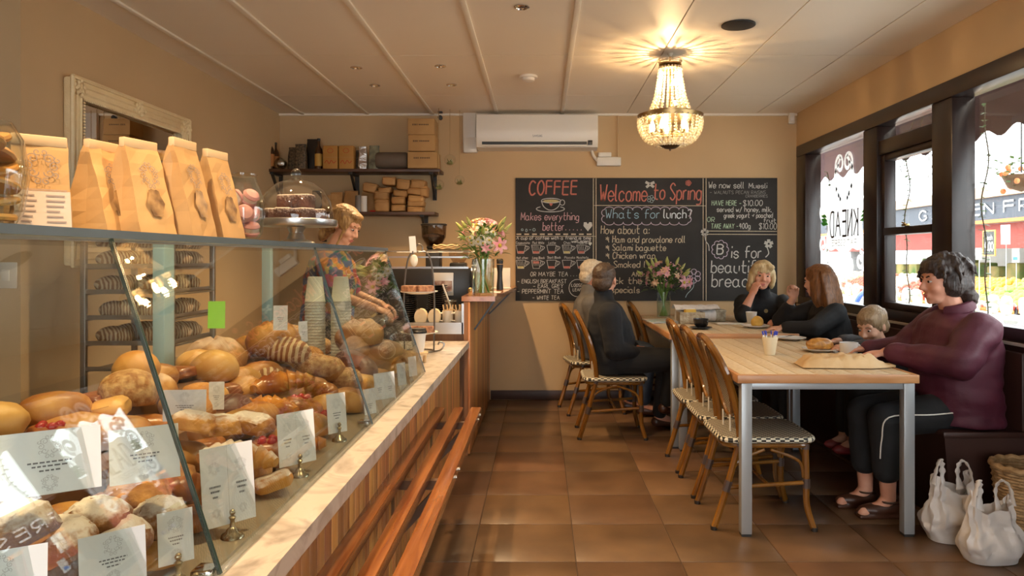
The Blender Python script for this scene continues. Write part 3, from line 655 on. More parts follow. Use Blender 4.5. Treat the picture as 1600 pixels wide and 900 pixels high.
# air conditioner
(a, za), (b, zb) = bxz(747,236), bxz(932,183)
ac = thing('air_conditioner', 'white wall split air conditioner above the chalkboard', 'air conditioner', ((a+b)/2, YB, za)); w, h = (b-a)/2, zb-za
prof = [(0,0),(-.17,.012),(-.195,.055),(-.20,h*.6),(-.19,h-.01),(-.16,h),(0,h)]
Mp = Matrix(((0,0,1,0),(1,0,0,0),(0,1,0,0),(0,0,0,1)))
obj('casing', MB().prism(prof, -w, w, Mp), M_white, ac)
obj('outlet_slot', MB().box((-w+.05,-.198,.035),(w-.10,-.185,.058)), M_black, ac, smooth=False)
obj('louvre_flap', MB().box((-w+.05,-.200,.018),(w-.10,-.180,.032), .003), M_white, ac)
obj('display_window', MB().box((w-.09,-.199,.03),(w-.05,-.185,.07), .002), M_black, ac)
m = MB(); write(m, 'SAMSUNG', -.04, .10, .018, lambda x,z: Vector((x,-.2015,z)), .0025, .085); obj('brand_lettering', m, mat('grey_print', (.25,.25,.25), .5), ac, smooth=False)
t = thing('pipe_cover', 'white vertical pipe duct left of the air conditioner', 'duct', (*px(734,235,YB-.02).xy, 0)); (a,za),(b,zb) = bxz(724,236), bxz(746,175)
obj('duct', MB().box((-.06,-.03,za),(.06,.02,zb), .008), M_white, t); obj('elbow_box', MB().box((-.055,-.045,za-.02),(.07,.02,za+.12), .01), M_white, t)
c = px(951,252,YB-.02); t = thing('power_isolator', 'small white switch box with lever below the air conditioner', 'switch', (c.x,YB,c.z)); obj('box', MB().box((-.11,-.06,-.045),(.11,0,.035), .008), M_white, t); obj('lever', MB().box((-.1,-.075,.035),(.02,-.03,.075), .006), M_white, t)
obj('flex_hose', MB().tube(smoothpath([(-.1,-.04,.0),(-.14,-.03,.05),(-.16,-.02,.12)], 5), .014), M_white, t)
obj('conduit', MB().tube([(.085,-.012,.035),(.085,-.012,ZC-c.z-.01)], .008), M_wall, t)
c = px(1241,183,6.74); t = thing('alarm_sensor', 'tiny white motion sensor in the top corner by window', 'sensor', (c.x-.01,YB,c.z)); obj('body', MB().box((-.028,-.045,-.055),(.028,0,.055), .01), M_white, t); obj('lens', MB().box((-.02,-.05,-.03),(.02,-.043,.01), .004), mat('sensor_lens', (.8,.78,.74), .2), t)
# hanging glass baubles with tiny plants
for i, (x, ya, yb, r, lab) in enumerate(((685.5,289,178,.047,'hanging glass bubble terrarium, lowest and leftmost of three'),(703,250,175,.05,'hanging glass bubble, highest of three beside boxes'),(718,282,176,.045,'hanging glass bubble with green plant, rightmost of three'))):
    d = 6.55+.05*i; c = px(x, ya, d); t = thing('hanging_terrarium', lab, 'ornament', (c.x,d,c.z), group='hanging glass bubbles')
    obj('globe', MB().ell((0,0,0), r, None, 18, 12), glassmat('thin_glass', (.97,.98,.96), 1.45, 1.2), t); obj('cord', MB().tube([(0,0,r),(0,0,ZC-c.z)], .0025, 5), M_brass, t)
    m = MB()
    for k in range(9): a = k*.7; m.tube([(0,0,-r*.6),(r*.5*math.cos(a),r*.5*math.sin(a),-r*.2+.01*(k%3))], [.006,.002], 5)
    obj('moss', m.ell((0,0,-r*.55),(r*.6,r*.6,r*.3)), mat('moss_green', (.12,.14,.03), .9, c2=(.3,.28,.1), scale=40), t)
t = thing('ceiling_hook', 'small dark pulley hook at the ceiling above the boxes', 'hook', (px(688,183,6.7).x,6.7,ZC)); obj('plate', MB().box((-.02,-.02,-.015),(.02,.02,0), .003), M_black, t); obj('pulley', MB().lathe([(0,-.02),(.02,-.018),(.02,.018),(0,.02)], 14, (0,0,-.055), Matrix.Rotation(PI/2,4,'X')), M_black, t)
# ================================================================ COUNTER, DISPLAY CASE, BARISTA STATION
SZ = .756                                  # marble top
M_board1 = wood('striped_timber_board', (.36,.13,.03), (.60,.29,.09), (14,14,.6), scale=4., rough=.38, rnd=.42, coat=.25, hue=.012)
M_carc = wood('counter_carcass', (.20,.08,.025), (.28,.12,.04), (8,8,1), rough=.5)
M_marble = mat('white_marble', (.52,.47,.41), .2, c2=(.30,.265,.23), scale=5, detail=9, lo=.48, hi=.72, dist=2.6)
ct = thing('bakery_counter', 'timber counter clad in striped vertical boards below the bread case', 'counter', (-.9, 2.4, 0))
obj('carcass', MB().box((-.4,-2.3,.0),(.355,1.14,SZ-.04)).box((-.1,1.14,.0),(.355,2.44,SZ-.04)), M_carc, ct, smooth=False)
bm_ = MB().box((0,-.0288,0),(.014,.0288,SZ-.06), .002).mesh('board', M_board1)
for k in range(62):
    obj('board', bm_, None, ct, (.356, 2.41-.0592*k, .02))
obj('end_panel', MB().box((.3,2.44,.0),(.37,2.446,SZ-.04)), M_carc, ct, smooth=False)
sl = thing('marble_countertop', 'long white marble countertop running under the glass bread case', 'countertop', (-.9, 2.4, SZ-.04))
obj('slab', MB().prism([(-.45,-2.35),(.431,-2.35),(.431,2.45),(-.13,2.45),(-.13,1.15),(-.45,1.15)], 0, .04), M_marble, sl)
# slatted ledge bench
M_ledge = wood('oiled_red_timber', (.16,.045,.012), (.34,.13,.035), (10,.7,10), scale=4, rough=.22, rnd=.12, coat=.35)
lg = thing('slatted_bench_ledge', 'slatted reddish timber ledge of three rails fixed along counter front', 'bench', (-.42, 2.2, 0))
for (a, b) in ((-.113,-.063),(-.016,.030),(.068,.120)):
    obj('slat', MB().box((a,-2.1,.51),(b,1.53,.55), .005), M_ledge, lg)
for y in (-1.8,-.6,.45,1.38):
    br = obj('bracket', MB().box((-.115,y-.015,.475),(.10,y+.015,.508)).bar((-.105,y,.30),(.06,y,.475),.025,.03), mat('bracket_brown', (.10,.05,.025), .5), lg, smooth=False)
    obj('bracket_plate', MB().box((-.118,y-.025,.25),(-.108,y+.025,.5)), mat('bracket_brown', (.10,.05,.025), .5), lg, smooth=False)
    for x in (.045,.05): obj('bolt', MB().lathe([(0,-.006),(.007,-.005),(.007,.004),(0,.005)], 8, (.122,y+ (x-.0475)*20,.53), Matrix.Rotation(PI/2,4,'Y')), M_chrome, lg)

# ---------------------------------------------------------------- glass display case
CT = 1.333; XT, XBm = -.731, -.544          # underside of top, front glass top / bottom X
M_caseg = glassmat('case_glass', (.955,.985,.97), 1.5, 1.25)
M_edgeg = mat('glass_edge_green', (.035,.065,.055), .15, spec=.8)
dc = thing('display_case', 'sloping glass bread display case standing on the marble counter', 'display case', (-.9, 1.8, SZ))
off = Vector((.9,-1.8,-SZ)); nrm = Vector((CT-SZ, 0, XBm-XT)).normalized()
def pane_case(y0, y1, nm='front_pane'):
    a, b = Vector((XBm,0,SZ+.003)), Vector((XT,0,CT)); t = nrm*.006; m = MB(); vs = []
    for o in (Vector((0,0,0)), -t):
        for y in (y0,y1):
            for p in (a,b): vs.append(Vector((p.x,y,p.z))+o+off)
    m.add(vs, [(0,1,3,2),(4,6,7,5),(0,4,5,1),(2,3,7,6),(0,2,6,4),(1,5,7,3)]); p = obj(nm, m, M_caseg, dc, smooth=False)
    for y in (y0, y1): obj('polished_edge', MB().bar(Vector((XBm,y,SZ+.006))+off-nrm*.003, Vector((XT,y,CT))+off-nrm*.003, .0022, .0065), M_edgeg, p, smooth=False)
for a, b in ((.12,1.262),(1.266,2.40),(2.404,3.50)): pane_case(a, b)
obj('end_pane', MB().add([Vector(v)+off for v in ((XBm-.008,3.49,SZ+.002),(-1.28,3.49,SZ+.002),(-1.28,3.49,CT),(XT-.008,3.49,CT),(XBm-.008,3.496,SZ+.002),(-1.28,3.496,SZ+.002),(-1.28,3.496,CT),(XT-.008,3.496,CT))], [(0,1,2,3),(7,6,5,4),(0,4,5,1),(1,5,6,2),(2,6,7,3),(3,7,4,0)]), M_caseg, dc, smooth=False)
tsl = obj('top_slab', MB().box(Vector((-1.30,.10,CT))+off, Vector((XT+.004,3.51,CT+.014))+off), glassmat('top_glass', (.93,.97,.97), 1.5, 1.), dc, smooth=False)
obj('polished_edge', MB().box(Vector((XT+.0045,.10,CT))+off, Vector((XT+.008,3.51,CT+.014))+off), mat('slate_glass_edge', (.10,.14,.17), .25), tsl, smooth=False)
obj('top_rail', MB().box(Vector((XT-.02,.10,CT-.006))+off, Vector((XT-.004,3.5,CT))+off), mat('pale_rail', (.55,.52,.45), .4), dc, smooth=False)
M_reflblue = mat('reflection_blue_post', (.30,.48,.53), .35)  # pale blue stands in for a window reflection on the rear glass
for y, wy in ((.2,.035),(1.30,.035),(2.48,.07),(3.45,.04)): obj('rear_post', MB().box(Vector((-1.30,y,SZ+.001))+off, Vector((-1.26,y+wy,CT))+off, .003), M_reflblue, dc)  # posts near the pane joints; the wide one follows the reflection band
obj('base_tray', MB().box(Vector((-1.29,.12,SZ))+off, Vector((XBm-.02,3.48,SZ+.006))+off), mat('tray_glaze', (.42,.36,.27), .2), dc, smooth=False)
for y, l in ((1.262,.10),(2.40,.08)): obj('clamp', MB().box(Vector((XBm-.045,y-.02,SZ+.004))+off, Vector((XBm-.01,y+.02,SZ+.018))+off, .003), M_chrome, dc)
RIS = thing('display_riser', 'stepped dark timber riser under the breads inside the case', 'riser', (-.9, 1.8, SZ+.006))
M_ris = wood('riser_wood', (.13,.06,.025), (.2,.1,.045), (8,1,8))
for (x, z) in ((-.74,.045),(-.90,.10),(-1.06,.15)): obj('step', MB().box((-.35, -1.62, z-.05 if z > .05 else 0), (x+.9, 1.6, z)), M_ris, RIS, smooth=False)

# ---------------------------------------------------------------- barista station
bs = thing('barista_counter', 'tall timber-clad barista counter beside the back wall', 'counter', (-.85, 5.83, 0))
obj('carcass', MB().box((-.4,-.93,0),(.37,.97,.825)), M_carc, bs, smooth=False)
b2 = MB().box((0,-.0288,0),(.014,.0288,1.0), .002).mesh('board', M_board1)
for k in range(32): obj('board', b2, None, bs, (.371, -.935+.0592*k, .012))
obj('backing_panel', MB().box((.345,-.965,.0),(.371,.97,1.012)), M_carc, bs, smooth=False)
M_stain = mat('brushed_steel', (.45,.45,.45), .3, 1, c2=(.55,.55,.55), scale=4, stretch=(1,30,1))
obj('steel_top', MB().box((-.4,-.96,.84),(.34,.96,.86)).box((-.4,-.965,.80),(.34,-.955,.875)).box((.33,-.965,.80),(.345,.96,1.0)), M_stain, bs, smooth=False)
lf = thing('bar_leaf', 'varnished wooden bar shelf on top of the barista counter end', 'shelf', (0, 0, 1.015))
M_leafw = wood('varnished_red_wood', (.24,.075,.018), (.38,.15,.04), (9,1,9), rough=.2, coat=.5)
obj('shelf_board', MB().prism([(-.52,4.86),(-.30,4.86),(-.215,6.45),(-.215,6.79),(-.52,6.79)], 0, .032), M_leafw, lf, smooth=False)
obj('diagonal_strut', MB().bar((-.31,5.0,-.002),(-.448,5.0,-.20),.012,.012), M_black, lf, smooth=False)
obj('diagonal_strut', MB().bar((-.25,6.4,-.002),(-.448,6.4,-.20),.012,.012), M_black, lf, smooth=False)

# espresso machine (seen from its back/right)
em = thing('espresso_machine', 'black two-group espresso machine with chrome rails behind the counter', 'espresso machine', (-.82, 5.72, .86))
obj('body', MB().box((-.36,-.20,.06),(.30,.22,.36), .012), M_black, em)
for s in ((-.34,-.18),(-.34,.18),(.27,-.18),(.27,.18)): obj('foot', MB().lathe([(.02,0),(.02,.06)], 10, (s[0],s[1],0)), M_chrome, em)
prof = [(-.24,.02),(-.25,.12),(-.235,.26),(-.18,.37),(-.10,.43),(.06,.43),(.16,.37),(.22,.24),(.23,.1),(.20,.02)]
My = Matrix(((0,0,1,0),(1,0,0,0),(0,1,0,0),(0,0,0,1)))
sp = obj('side_shield', MB().prism(prof, .30, .335, My), mat('gloss_black', (.010,.010,.011), .12), em)
obj('side_shield', MB().prism(prof, -.40, -.36, My), mat('gloss_black', (.010,.010,.011), .12), em)
obj('shield_trim', MB().tube([(.318,p[0],p[1]) for p in prof[:6]], .006, 6), M_chrome, em)
obj('emblem', MB().ell((.30,-.24,.13),(.012,.008,.05)).ell((.30,-.243,.20),(.02,.008,.02)).ell((.30,-.24,.08),(.02,.008,.012)), M_brass, em)
obj('top_tray', MB().box((-.34,-.19,.44),(.28,.2,.452)).box((-.34,-.195,.36),(.28,-.185,.375)), M_stain, em, smooth=False)
obj('rail', MB().tube([(-.35,-.2,.49),(.29,-.2,.49),(.29,.2,.49),(-.35,.2,.49)], .006, 6, closed=True), M_chrome, em)
obj('back_plate', MB().box((.02,-.206,.16),(.17,-.2,.33), .004), mat('silver_plate', (.5,.48,.45), .35, .3), em)
obj('photo_panel', MB().box((.03,-.209,.19),(.16,-.2055,.27)), mat('brown_photo', (.16,.07,.05), .5, c2=(.45,.35,.3), scale=30), em, smooth=False)
for x in (-.2,.12): obj('drip_head', MB().lathe([(0,.2),(.035,.2),(.035,.27),(0,.28)], 14, (x,-.10,.0)), M_chrome, em)
c = px(678, 392, 5.55); gd = thing('coffee_grinder', 'coffee grinder hopper full of beans above the espresso machine', 'grinder', (-.884, 6.13, .86)); k = 6.13/5.55
obj('base', MB().box((-.08,-.1,0),(.08,.1,.03), .008).box((-.06,-.07,.03),(.06,.08,.51), .015), M_black, gd)
hp = obj('hopper', MB().lathe([(.055,.53),(.10,.61),(.105,.71),(.102,.71),(.097,.615),(.05,.535)], 24), glassmat('smoke_glass', (.75,.7,.66), 1.45, 1.3), gd)
obj('beans', MB().lathe([(0,.535),(.05,.54),(.092,.61),(.085,.63),(0,.645)], 20), mat('coffee_beans', (.035,.014,.007), .4, c2=(.10,.045,.02), scale=70, bump=.8, bscale=90), hp)
obj('hopper_lid', MB().lathe([(0,.725),(.10,.723),(.11,.715),(.108,.708),(0,.708)], 24), M_black, gd); obj('collar', MB().lathe([(.05,.51),(.062,.52),(.06,.538),(.05,.538)], 16), M_black, gd)
c = px(708,385,6.0); t = thing('spare_hopper', 'second smaller dark grinder lid beside the bean hopper', 'grinder', (c.x, 6.4, .86)); obj('base', MB().box((-.07,-.08,0),(.07,.08,.4), .015), M_black, t); obj('hopper', MB().lathe([(.05,.4),(.085,.46),(.088,.52),(.08,.53),(0,.532)], 20), glassmat('smoke_glass', (.75,.7,.66)), t)
c = px(690,380,5.7); t = thing('wicker_tray', 'shallow woven wicker tray on top of the espresso machine', 'tray', (-.72, 5.66, 1.312+.048)); 
m = MB()
for j in range(3): m.tube([(.10*math.cos(a),.07*math.sin(a),.012+.011*j+.004*math.sin(8*a+j*2)) for a in [2*PI*i/40 for i in range(40)]], .007, 5, closed=True)
obj('woven_rim', m, mat('wicker_tan', (.42,.28,.13), .7), t); obj('tray_base', MB().lathe([(0,0),(.10,0),(.10,.008),(0,.008)], 28).xf(Matrix.Diagonal((1,.68,1,1))), mat('wicker_brown', (.22,.13,.05), .8), t)

# stacks of black saucers and cups in front of the machine
M_blackc = mat('black_ceramic', (.012,.012,.013), .2)
sm_ = MB().lathe([(.0,.0),(.04,.0),(.072,.012),(.074,.016),(.04,.006),(0,.006)], 24).mesh('saucer', M_blackc)
for i, (x, y, n, lab) in enumerate(((683,5.18,17,'tall right stack before the espresso machine'),(636,5.12,15,'shorter left stack before the espresso machine'))):
    X = (x-CX)/F*y
    for k in range(n): obj('black_saucer', sm_, None, None, (X, y, .861+.0145*k), (0,0,k), label=f'black saucer in the {lab}', cat='saucer', group=f'black saucers, {lab}')
# mugs with cutlery, jar, biscuit stacks on the steel edge
M_mug = mat('cream_ceramic', (.70,.64,.54), .25); M_woodst = mat('wooden_stick', (.6,.42,.22), .6)
def mug(x, lab, n):
    t = thing('mug', lab, 'mug', ((x-CX)/F*4.98, 4.98, .861)); obj('cup', MB().lathe([(0,0),(.034,0),(.036,.004),(.037,.085),(.034,.085),(.033,.006),(0,.006)], 24), M_mug, t)
    obj('handle', MB().tube(smoothpath([(-.033,-.012,.07),(-.06,-.022,.062),(-.06,-.022,.025),(-.033,-.012,.016)], 5), .0055), M_mug, t)
    m = MB()
    for k in range(n): a = k*2.4; m.box((-.004,-.0015,.01),(.004,.0015,.12), 0, Matrix.Translation((.016*math.cos(a),.016*math.sin(a),0)) @ Matrix.Rotation(.16*math.cos(k*3),4,'Y') @ Matrix.Rotation(.16*math.sin(k*2),4,'X'))
    s_ = thing('stirrer_bundle', 'wooden stirrers standing in the '+lab.split(',')[1].replace('one of two','cream mug'), 'stirrers', ((x-CX)/F*4.98, 4.98, .868)); obj('stick', m, M_woodst, s_, smooth=False, kind='stuff')
mug(699.5, 'cream mug, left one of two on the steel edge', 4); mug(719, 'cream mug, right one of two on the steel edge', 7)
M_wafer = mat('pale_wafer', (.68,.54,.33), .7, c2=(.75,.62,.42), scale=20)
wf_ = MB().prism([(.042*math.cos(a), .042*math.sin(a)*1.3+.045) for a in [2*PI*i/18 for i in range(18)] if math.sin(a)*1.3*.042+.045 >= 0], -.004, .004, Matrix.Rotation(PI/2,4,'X')).mesh('wafer', M_wafer)
for i, (x, lab) in enumerate(((659,'left'),(680,'right'))):
    for k in range(5): obj('round_wafer', wf_, None, None, ((x-CX)/F*5.0, 4.95+.012*k, .861), None, label=f'pale round-topped wafer in the {lab} of two upright rows', cat='wafer', group=f'{lab} row of upright wafers')
t = thing('glass_jar', 'clip-top glass jar holding spoons behind the cream mugs', 'jar', ((703-CX)/F*5.12, 5.12, .861))
obj('jar_glass', MB().lathe([(0,0),(.05,0),(.056,.01),(.056,.12),(.045,.135),(.045,.15),(.042,.15),(.042,.135),(.053,.118),(.053,.012),(0,.006)], 24), glassmat('thick_glass', (.93,.96,.95), 1.5, 1.6), t)
obj('contents', MB().lathe([(0,.01),(.05,.01),(.05,.08),(0,.09)], 16), mat('brown_sugar', (.16,.09,.04), .9, c2=(.3,.18,.08), scale=60), t)
obj('wire_clip', MB().tube([(.046*math.cos(a),.046*math.sin(a),.142) for a in [2*PI*i/20 for i in range(20)]], .003, 5, closed=True), M_chrome, t)
t = thing('serving_spoon', 'white handled spoon leaning out of the glass jar', 'spoon', ((703-CX)/F*5.12, 5.12, .87)); obj('handle', MB().tube([(.01,0,.08),(-.05,-.01,.25)], .006), M_white, t); obj('bowl', MB().ell((.014,0,.07),(.012,.008,.02)), M_white, t)
# pepper grinder + napkin card on the bar leaf
c = px(781,452,5.85); t = thing('pepper_mill', 'tall black pepper mill on the bar shelf', 'pepper mill', (c.x,5.85,1.048)); obj('body', MB().lathe([(0,0),(.027,0),(.027,.02),(.02,.09),(.019,.14),(.026,.19),(.026,.20),(0,.20)], 18), M_black, t); obj('cap', MB().lathe([(0,.205),(.025,.205),(.027,.235),(.02,.245),(0,.247)], 18), M_black, t)
t = thing('menu_holder', 'white card holder standing behind the pepper mill', 'card holder', ((783-CX)/F*6.05,6.05,1.048)); obj('card', MB().box((-.075,0,0),(.075,.012,.17), .002), mat('card_offwhite', (.62,.58,.5), .5), t); obj('base', MB().box((-.08,-.03,0),(.08,.045,.008), .002), M_white, t)
t = thing('paper_slip', 'white paper slip lying on the bar shelf', 'paper', ((772-CX)/F*5.45,5.45,1.0475)); obj('sheet', MB().box((-.05,-.10,0),(.05,.10,.002)), M_cw if 'M_cw' in globals() else M_white, t, smooth=False)
# two-tier cake stand with slices
t = thing('tiered_cake_stand', 'chrome wire two-tier cake stand on the marble counter end', 'cake stand', ((655-CX)/F*4.3, 4.3, SZ)); M_wire = mat('grey_wire', (.25,.24,.23), .3, .9)
obj('ring_foot', MB().tube([(.09*math.cos(a),.09*math.sin(a),.004) for a in [2*PI*i/24 for i in range(24)]], .004, 6, closed=True).tube(smoothpath([(.08,-.02,.004),(.13,-.04,.015),(.15,-.04,.05),(.125,-.04,.06),(.115,-.04,.045)], 5), .005), M_wire, t)
obj('frame', MB().tube(smoothpath([(-.085,0,.004),(-.087,0,.35),(-.06,0,.55),(0,0,.58),(.06,0,.55),(.087,0,.35),(.085,0,.004)], 5), .005).tube([(.02*math.cos(a),0,.60+.025*math.sin(a)) for a in [2*PI*i/16 for i in range(16)]], .004, 6, closed=True), M_wire, t)
for i, z in enumerate((.10,.335)): obj('plate', MB().lathe([(0,z),(.05,z),(.105,z+.012),(.108,z+.017),(.05,z+.006),(0,z+.006)], 28), M_white, t)
M_cake = mat('fruit_cake', (.13,.045,.025), .7, c2=(.34,.17,.09), scale=45, bump=.4)
for i, (dx, z, r, lab) in enumerate(((-.04,.110,.3,'dark cake slice on the lower tier of the stand'),(.045,.110,.1,'pale-cut fruit cake slice at the right of lower tier'),(-.05,.345,-.3,'dark cake slice at the left of the upper tier'),(.04,.345,.35,'glazed dark cake slice at the right of the upper tier'))):
    q = obj('cake_slice', MB().box((-.045,-.03,0),(.045,.03,.042), .008), M_cake, None, ((655-CX)/F*4.3+dx,4.3-.02,SZ+z-.002), (0,.0,r), label=lab, cat='cake', group='slices on the cake stand')
t = thing('shell_ornament', 'pale heart-shaped shell tag hanging on the cake stand top', 'ornament', ((647-CX)/F*4.24,4.24,1.285)); obj('shell', MB().ell((0,0,0),(.022,.008,.035)), M_mug, t); obj('loop', MB().tube([(0,.002,.033),(0,.03,.055)], .0015, 4), M_wire, t)
t = thing('menu_tag', 'small white tag card clipped to the cake stand top', 'card', ((645-CX)/F*4.26,4.262,1.33)); obj('card', MB().box((-.016,-.001,0),(.022,.001,.095), 0, Matrix.Rotation(-.08,4,'Y')), mat('card_white', (.74,.74,.72), .6), t, smooth=False); obj('clip', MB().tube([(0,0,-.01),(0,0,.01)], .004), M_wire, t)
# takeaway coffee in a carrier on the marble
t = thing('takeaway_cup', 'white takeaway coffee cup with black lid at the counter end', 'cup', ((654-CX)/F*3.86,3.86,SZ+.055)); M_paper = mat('white_paper', (.74,.71,.64), .6)
obj('cup', MB().lathe([(0,0),(.028,0),(.04,.105),(.037,.105),(0,.01)], 24), M_paper, t); obj('lid', MB().lathe([(.043,.098),(.0435,.108),(.04,.112),(.037,.122),(.03,.12),(0,.12)], 24), M_black, t)
t = thing('wooden_cup_stand', 'small pale wooden stand under the takeaway cup', 'stand', ((654-CX)/F*3.86,3.86,SZ)); 
for a in (0,2.1,4.2): obj('leg', MB().tube([(.03*math.cos(a),.03*math.sin(a),.0),(.035*math.cos(a),.035*math.sin(a),.05)], .009), M_woodst, t)
obj('top', MB().lathe([(0,.042),(.05,.042),(.05,.054),(0,.054)], 24), M_woodst, t)

# ---------------------------------------------------------------- wall shelves on the back wall and what stands on them
M_shelf = wood('dark_shelf_wood', (.055,.022,.010), (.09,.04,.018), (1,9,9), rough=.45)
DS = 6.66
def shelf(nm, lab, xa, xb, yy, ya, brk):
    a, z = (xa-CX)/F*DS, H-(yy-CY)/F*DS; b = (xb-CX)/F*DS
    t = thing(nm, lab, 'shelf', ((a+b)/2, YB, z)); w = (b-a)/2
    obj('plank', MB().box((-w,-.27,-.028),(w,0,0), .003), M_shelf, t)
    for x in brk:
        X = (x-CX)/F*DS-(a+b)/2
        obj('bracket', MB().box((X-.018,-.02,-.26),(X+.018,0,-.028)).bar((X,-.23,-.035),(X,-.015,-.24),.02,.02).box((X-.018,-.25,-.045),(X+.018,0,-.028)), mat('black_iron', (.02,.018,.016), .5), t, smooth=False)
    return z
Z1 = shelf('wall_shelf', 'upper dark wooden wall shelf with bottles and boxes', 416, 690, 266, 275, (430,552,676)); Z2 = shelf('wall_shelf', 'lower dark wooden wall shelf stacked with brown coffee bags', 470, 682, 332, 339, (500,662))
sX = lambda x, d=DS: (x-CX)/F*d
M_brownglass = mat('amber_bottle', (.05,.018,.006), .12, coat=.5); M_lab = mat('label_orange', (.45,.17,.04), .6); M_laby = mat('label_mustard', (.5,.3,.06), .6)
def bottle(x, h, r, lab, ml, d=DS):
    t = thing('bottle', lab, 'bottle', (sX(x,d), d, Z1)); obj('glass', MB().lathe([(0,0),(r,0),(r,h*.55),(r*.85,h*.66),(r*.38,h*.78),(r*.36,h*.93),(0,h*.93)], 18), M_brownglass, t)
    obj('cap', MB().lathe([(r*.42,h*.92),(r*.42,h),(0,h)], 14), M_black, t); obj('label', MB().lathe([(r*1.02,h*.10),(r*1.02,h*.5)], 18), ml, t)
bottle(422.5, .275, .036, 'tall brown bottle with orange label, leftmost on upper shelf', M_lab, 6.62); bottle(430.5, .255, .034, 'brown bottle with orange label, second from left', M_lab, 6.70); bottle(498, .275, .034, 'dark bottle with mustard label beside black bag', M_laby, 6.60)
t = thing('glass_bowl', 'clear glass bowl lying on its side on the upper shelf', 'bowl', (sX(443),6.6,Z1+.05)); obj('bowl', MB().lathe([(.0,-.05),(.035,-.045),(.05,-.01),(.05,.04),(.047,.04),(.045,-.01),(0,-.04)], 20, (0,0,0), Matrix.Rotation(PI/2,4,'X')), glassmat('thick_glass', (.93,.96,.95)), t); obj('foil_lining', MB().ell((0,.0,0),(.04,.03,.035)), mat('silver_foil', (.62,.6,.58), .25, .9, bump=1., bscale=40), t)
M_bag = mat('black_foil_bag', (.018,.014,.011), .38, bump=.6, bscale=25); M_bagd = mat('dark_pattern_bag', (.02,.015,.01), .5, c2=(.16,.11,.06), scale=60)
def bag3(nm, lab, cat, x, d, z, w, h, dp, m, rz=0, crumple=.006, tilt=0, sub=None):
    """standing filled pouch: square base, pinched flat top"""
    n = 7; rings = []
    for i in range(n):
        t_ = i/(n-1); ww = w/2*(1-.12*t_); dd = dp/2*(1-t_**1.5*.9); rings.append(((0,0,h*t_),(ww,0,0),(0,dd,0)))
    mb = MB().loft(rings, 20, 4.5); rr = random.Random(hash(lab) & 255)
    s = rr.random()*50
    for v in mb.v: v += Vector((mnoise.noise(v*22+Vector((s,0,0))), mnoise.noise(v*22+Vector((0,s,0))), 0))*crumple*min(1, v.z/.02)
    t = thing(nm, lab, cat, (sX(x,d), d, z), rz); obj('pouch', mb, m, t, rot=(tilt,0,0))
    obj('folded_top', MB().box((-w*.44,-.006,h-.012),(w*.44,.008,h+.006), .003), m, t, rot=(tilt,0,0))
    if sub: obj('label', MB().box((-w*.3,-dp/2-.002,h*.15),(w*.3,-dp/2+.01,h*.5), .001), sub, t, rot=(tilt,0,0))
    return t
bag3('coffee_bag', 'small black patterned pouch left of pair on upper shelf', 'bag', 460, 6.66, Z1, .11, .20, .08, M_bagd); bag3('coffee_bag', 'small black patterned pouch right of pair on upper shelf', 'bag', 470, 6.60, Z1, .11, .22, .08, M_bagd)
bag3('coffee_bag', 'large glossy black bag behind the mustard-label bottle', 'bag', 490, 6.70, Z1, .13, .28, .08, M_bag)
M_box = mat('mustard_carton', (.42,.20,.04), .65, c2=(.46,.23,.05), scale=6); M_kraft = mat('kraft_card', (.42,.24,.09), .75, c2=(.47,.28,.11), scale=8); M_print = mat('dark_print', (.08,.05,.03), .7); M_rprint = mat('red_print', (.45,.06,.02), .7)
for x, lab in ((518.5,'mustard cardboard tea carton, left of the pair on upper shelf'),(543,'mustard cardboard tea carton, right of the pair on upper shelf')):
    t = thing('tea_carton', lab, 'box', (sX(x,6.6),6.6,Z1)); obj('box', MB().box((-.064,-.05,0),(.064,.05,.205), .003), M_box, t); obj('lid_seam', MB().box((-.0645,-.051,.10),(.0645,.051,.103)), M_kraft, t, smooth=False)
    m = MB(); ribbon(m, curve2([(-.05,.05),(-.03,.075),(-.01,.045),(.01,.075),(.03,.05),(.05,.07)]), .006, lambda x,z: Vector((x,-.0515,z))); ribbon(m, loop2((0,.16),.025,.02,12), .004, lambda x,z: Vector((x,-.0515,z))); obj('red_print', m, M_rprint, t, smooth=False)
t = bag3('foil_pouch', 'crumpled silver foil pouch in the middle of upper shelf', 'bag', 567, 6.6, Z1, .075, .20, .06, mat('silver_foil', (.62,.6,.58), .25, .9, bump=1., bscale=40), crumple=.012)
bag3('paper_bag_roll', 'dark brown bag just left of the foil pouch', 'bag', 558, 6.70, Z1, .06, .18, .06, M_bagd)
bag3('clear_bag', 'clear plastic bag with green contents beside foil pouch', 'bag', 585, 6.62, Z1, .10, .21, .08, mat('clear_bag_film', (.12,.12,.09), .2, c2=(.3,.3,.2), scale=18, bump=.6, bscale=20))
t = thing('fabric_roll', 'grey-brown rolled cloth cylinder lying on upper shelf', 'roll', (sX(613,6.6),6.6,Z1)); obj('roll', MB().lathe([(0,-.14),(.065,-.14),(.075,-.12),(.075,.12),(.065,.14),(0,.14)], 24, (0,0,.078), Matrix.Rotation(PI/2,4,'Y')), stripes('grey_ribbed_cloth', (.10,.075,.055), (.15,.115,.085), 30, (0,0,0), dist=.5), t); obj('end_cap', MB().lathe([(0,.142),(.06,.142)], 20, (0,0,.078), Matrix.Rotation(PI/2,4,'Y')), M_black, t)
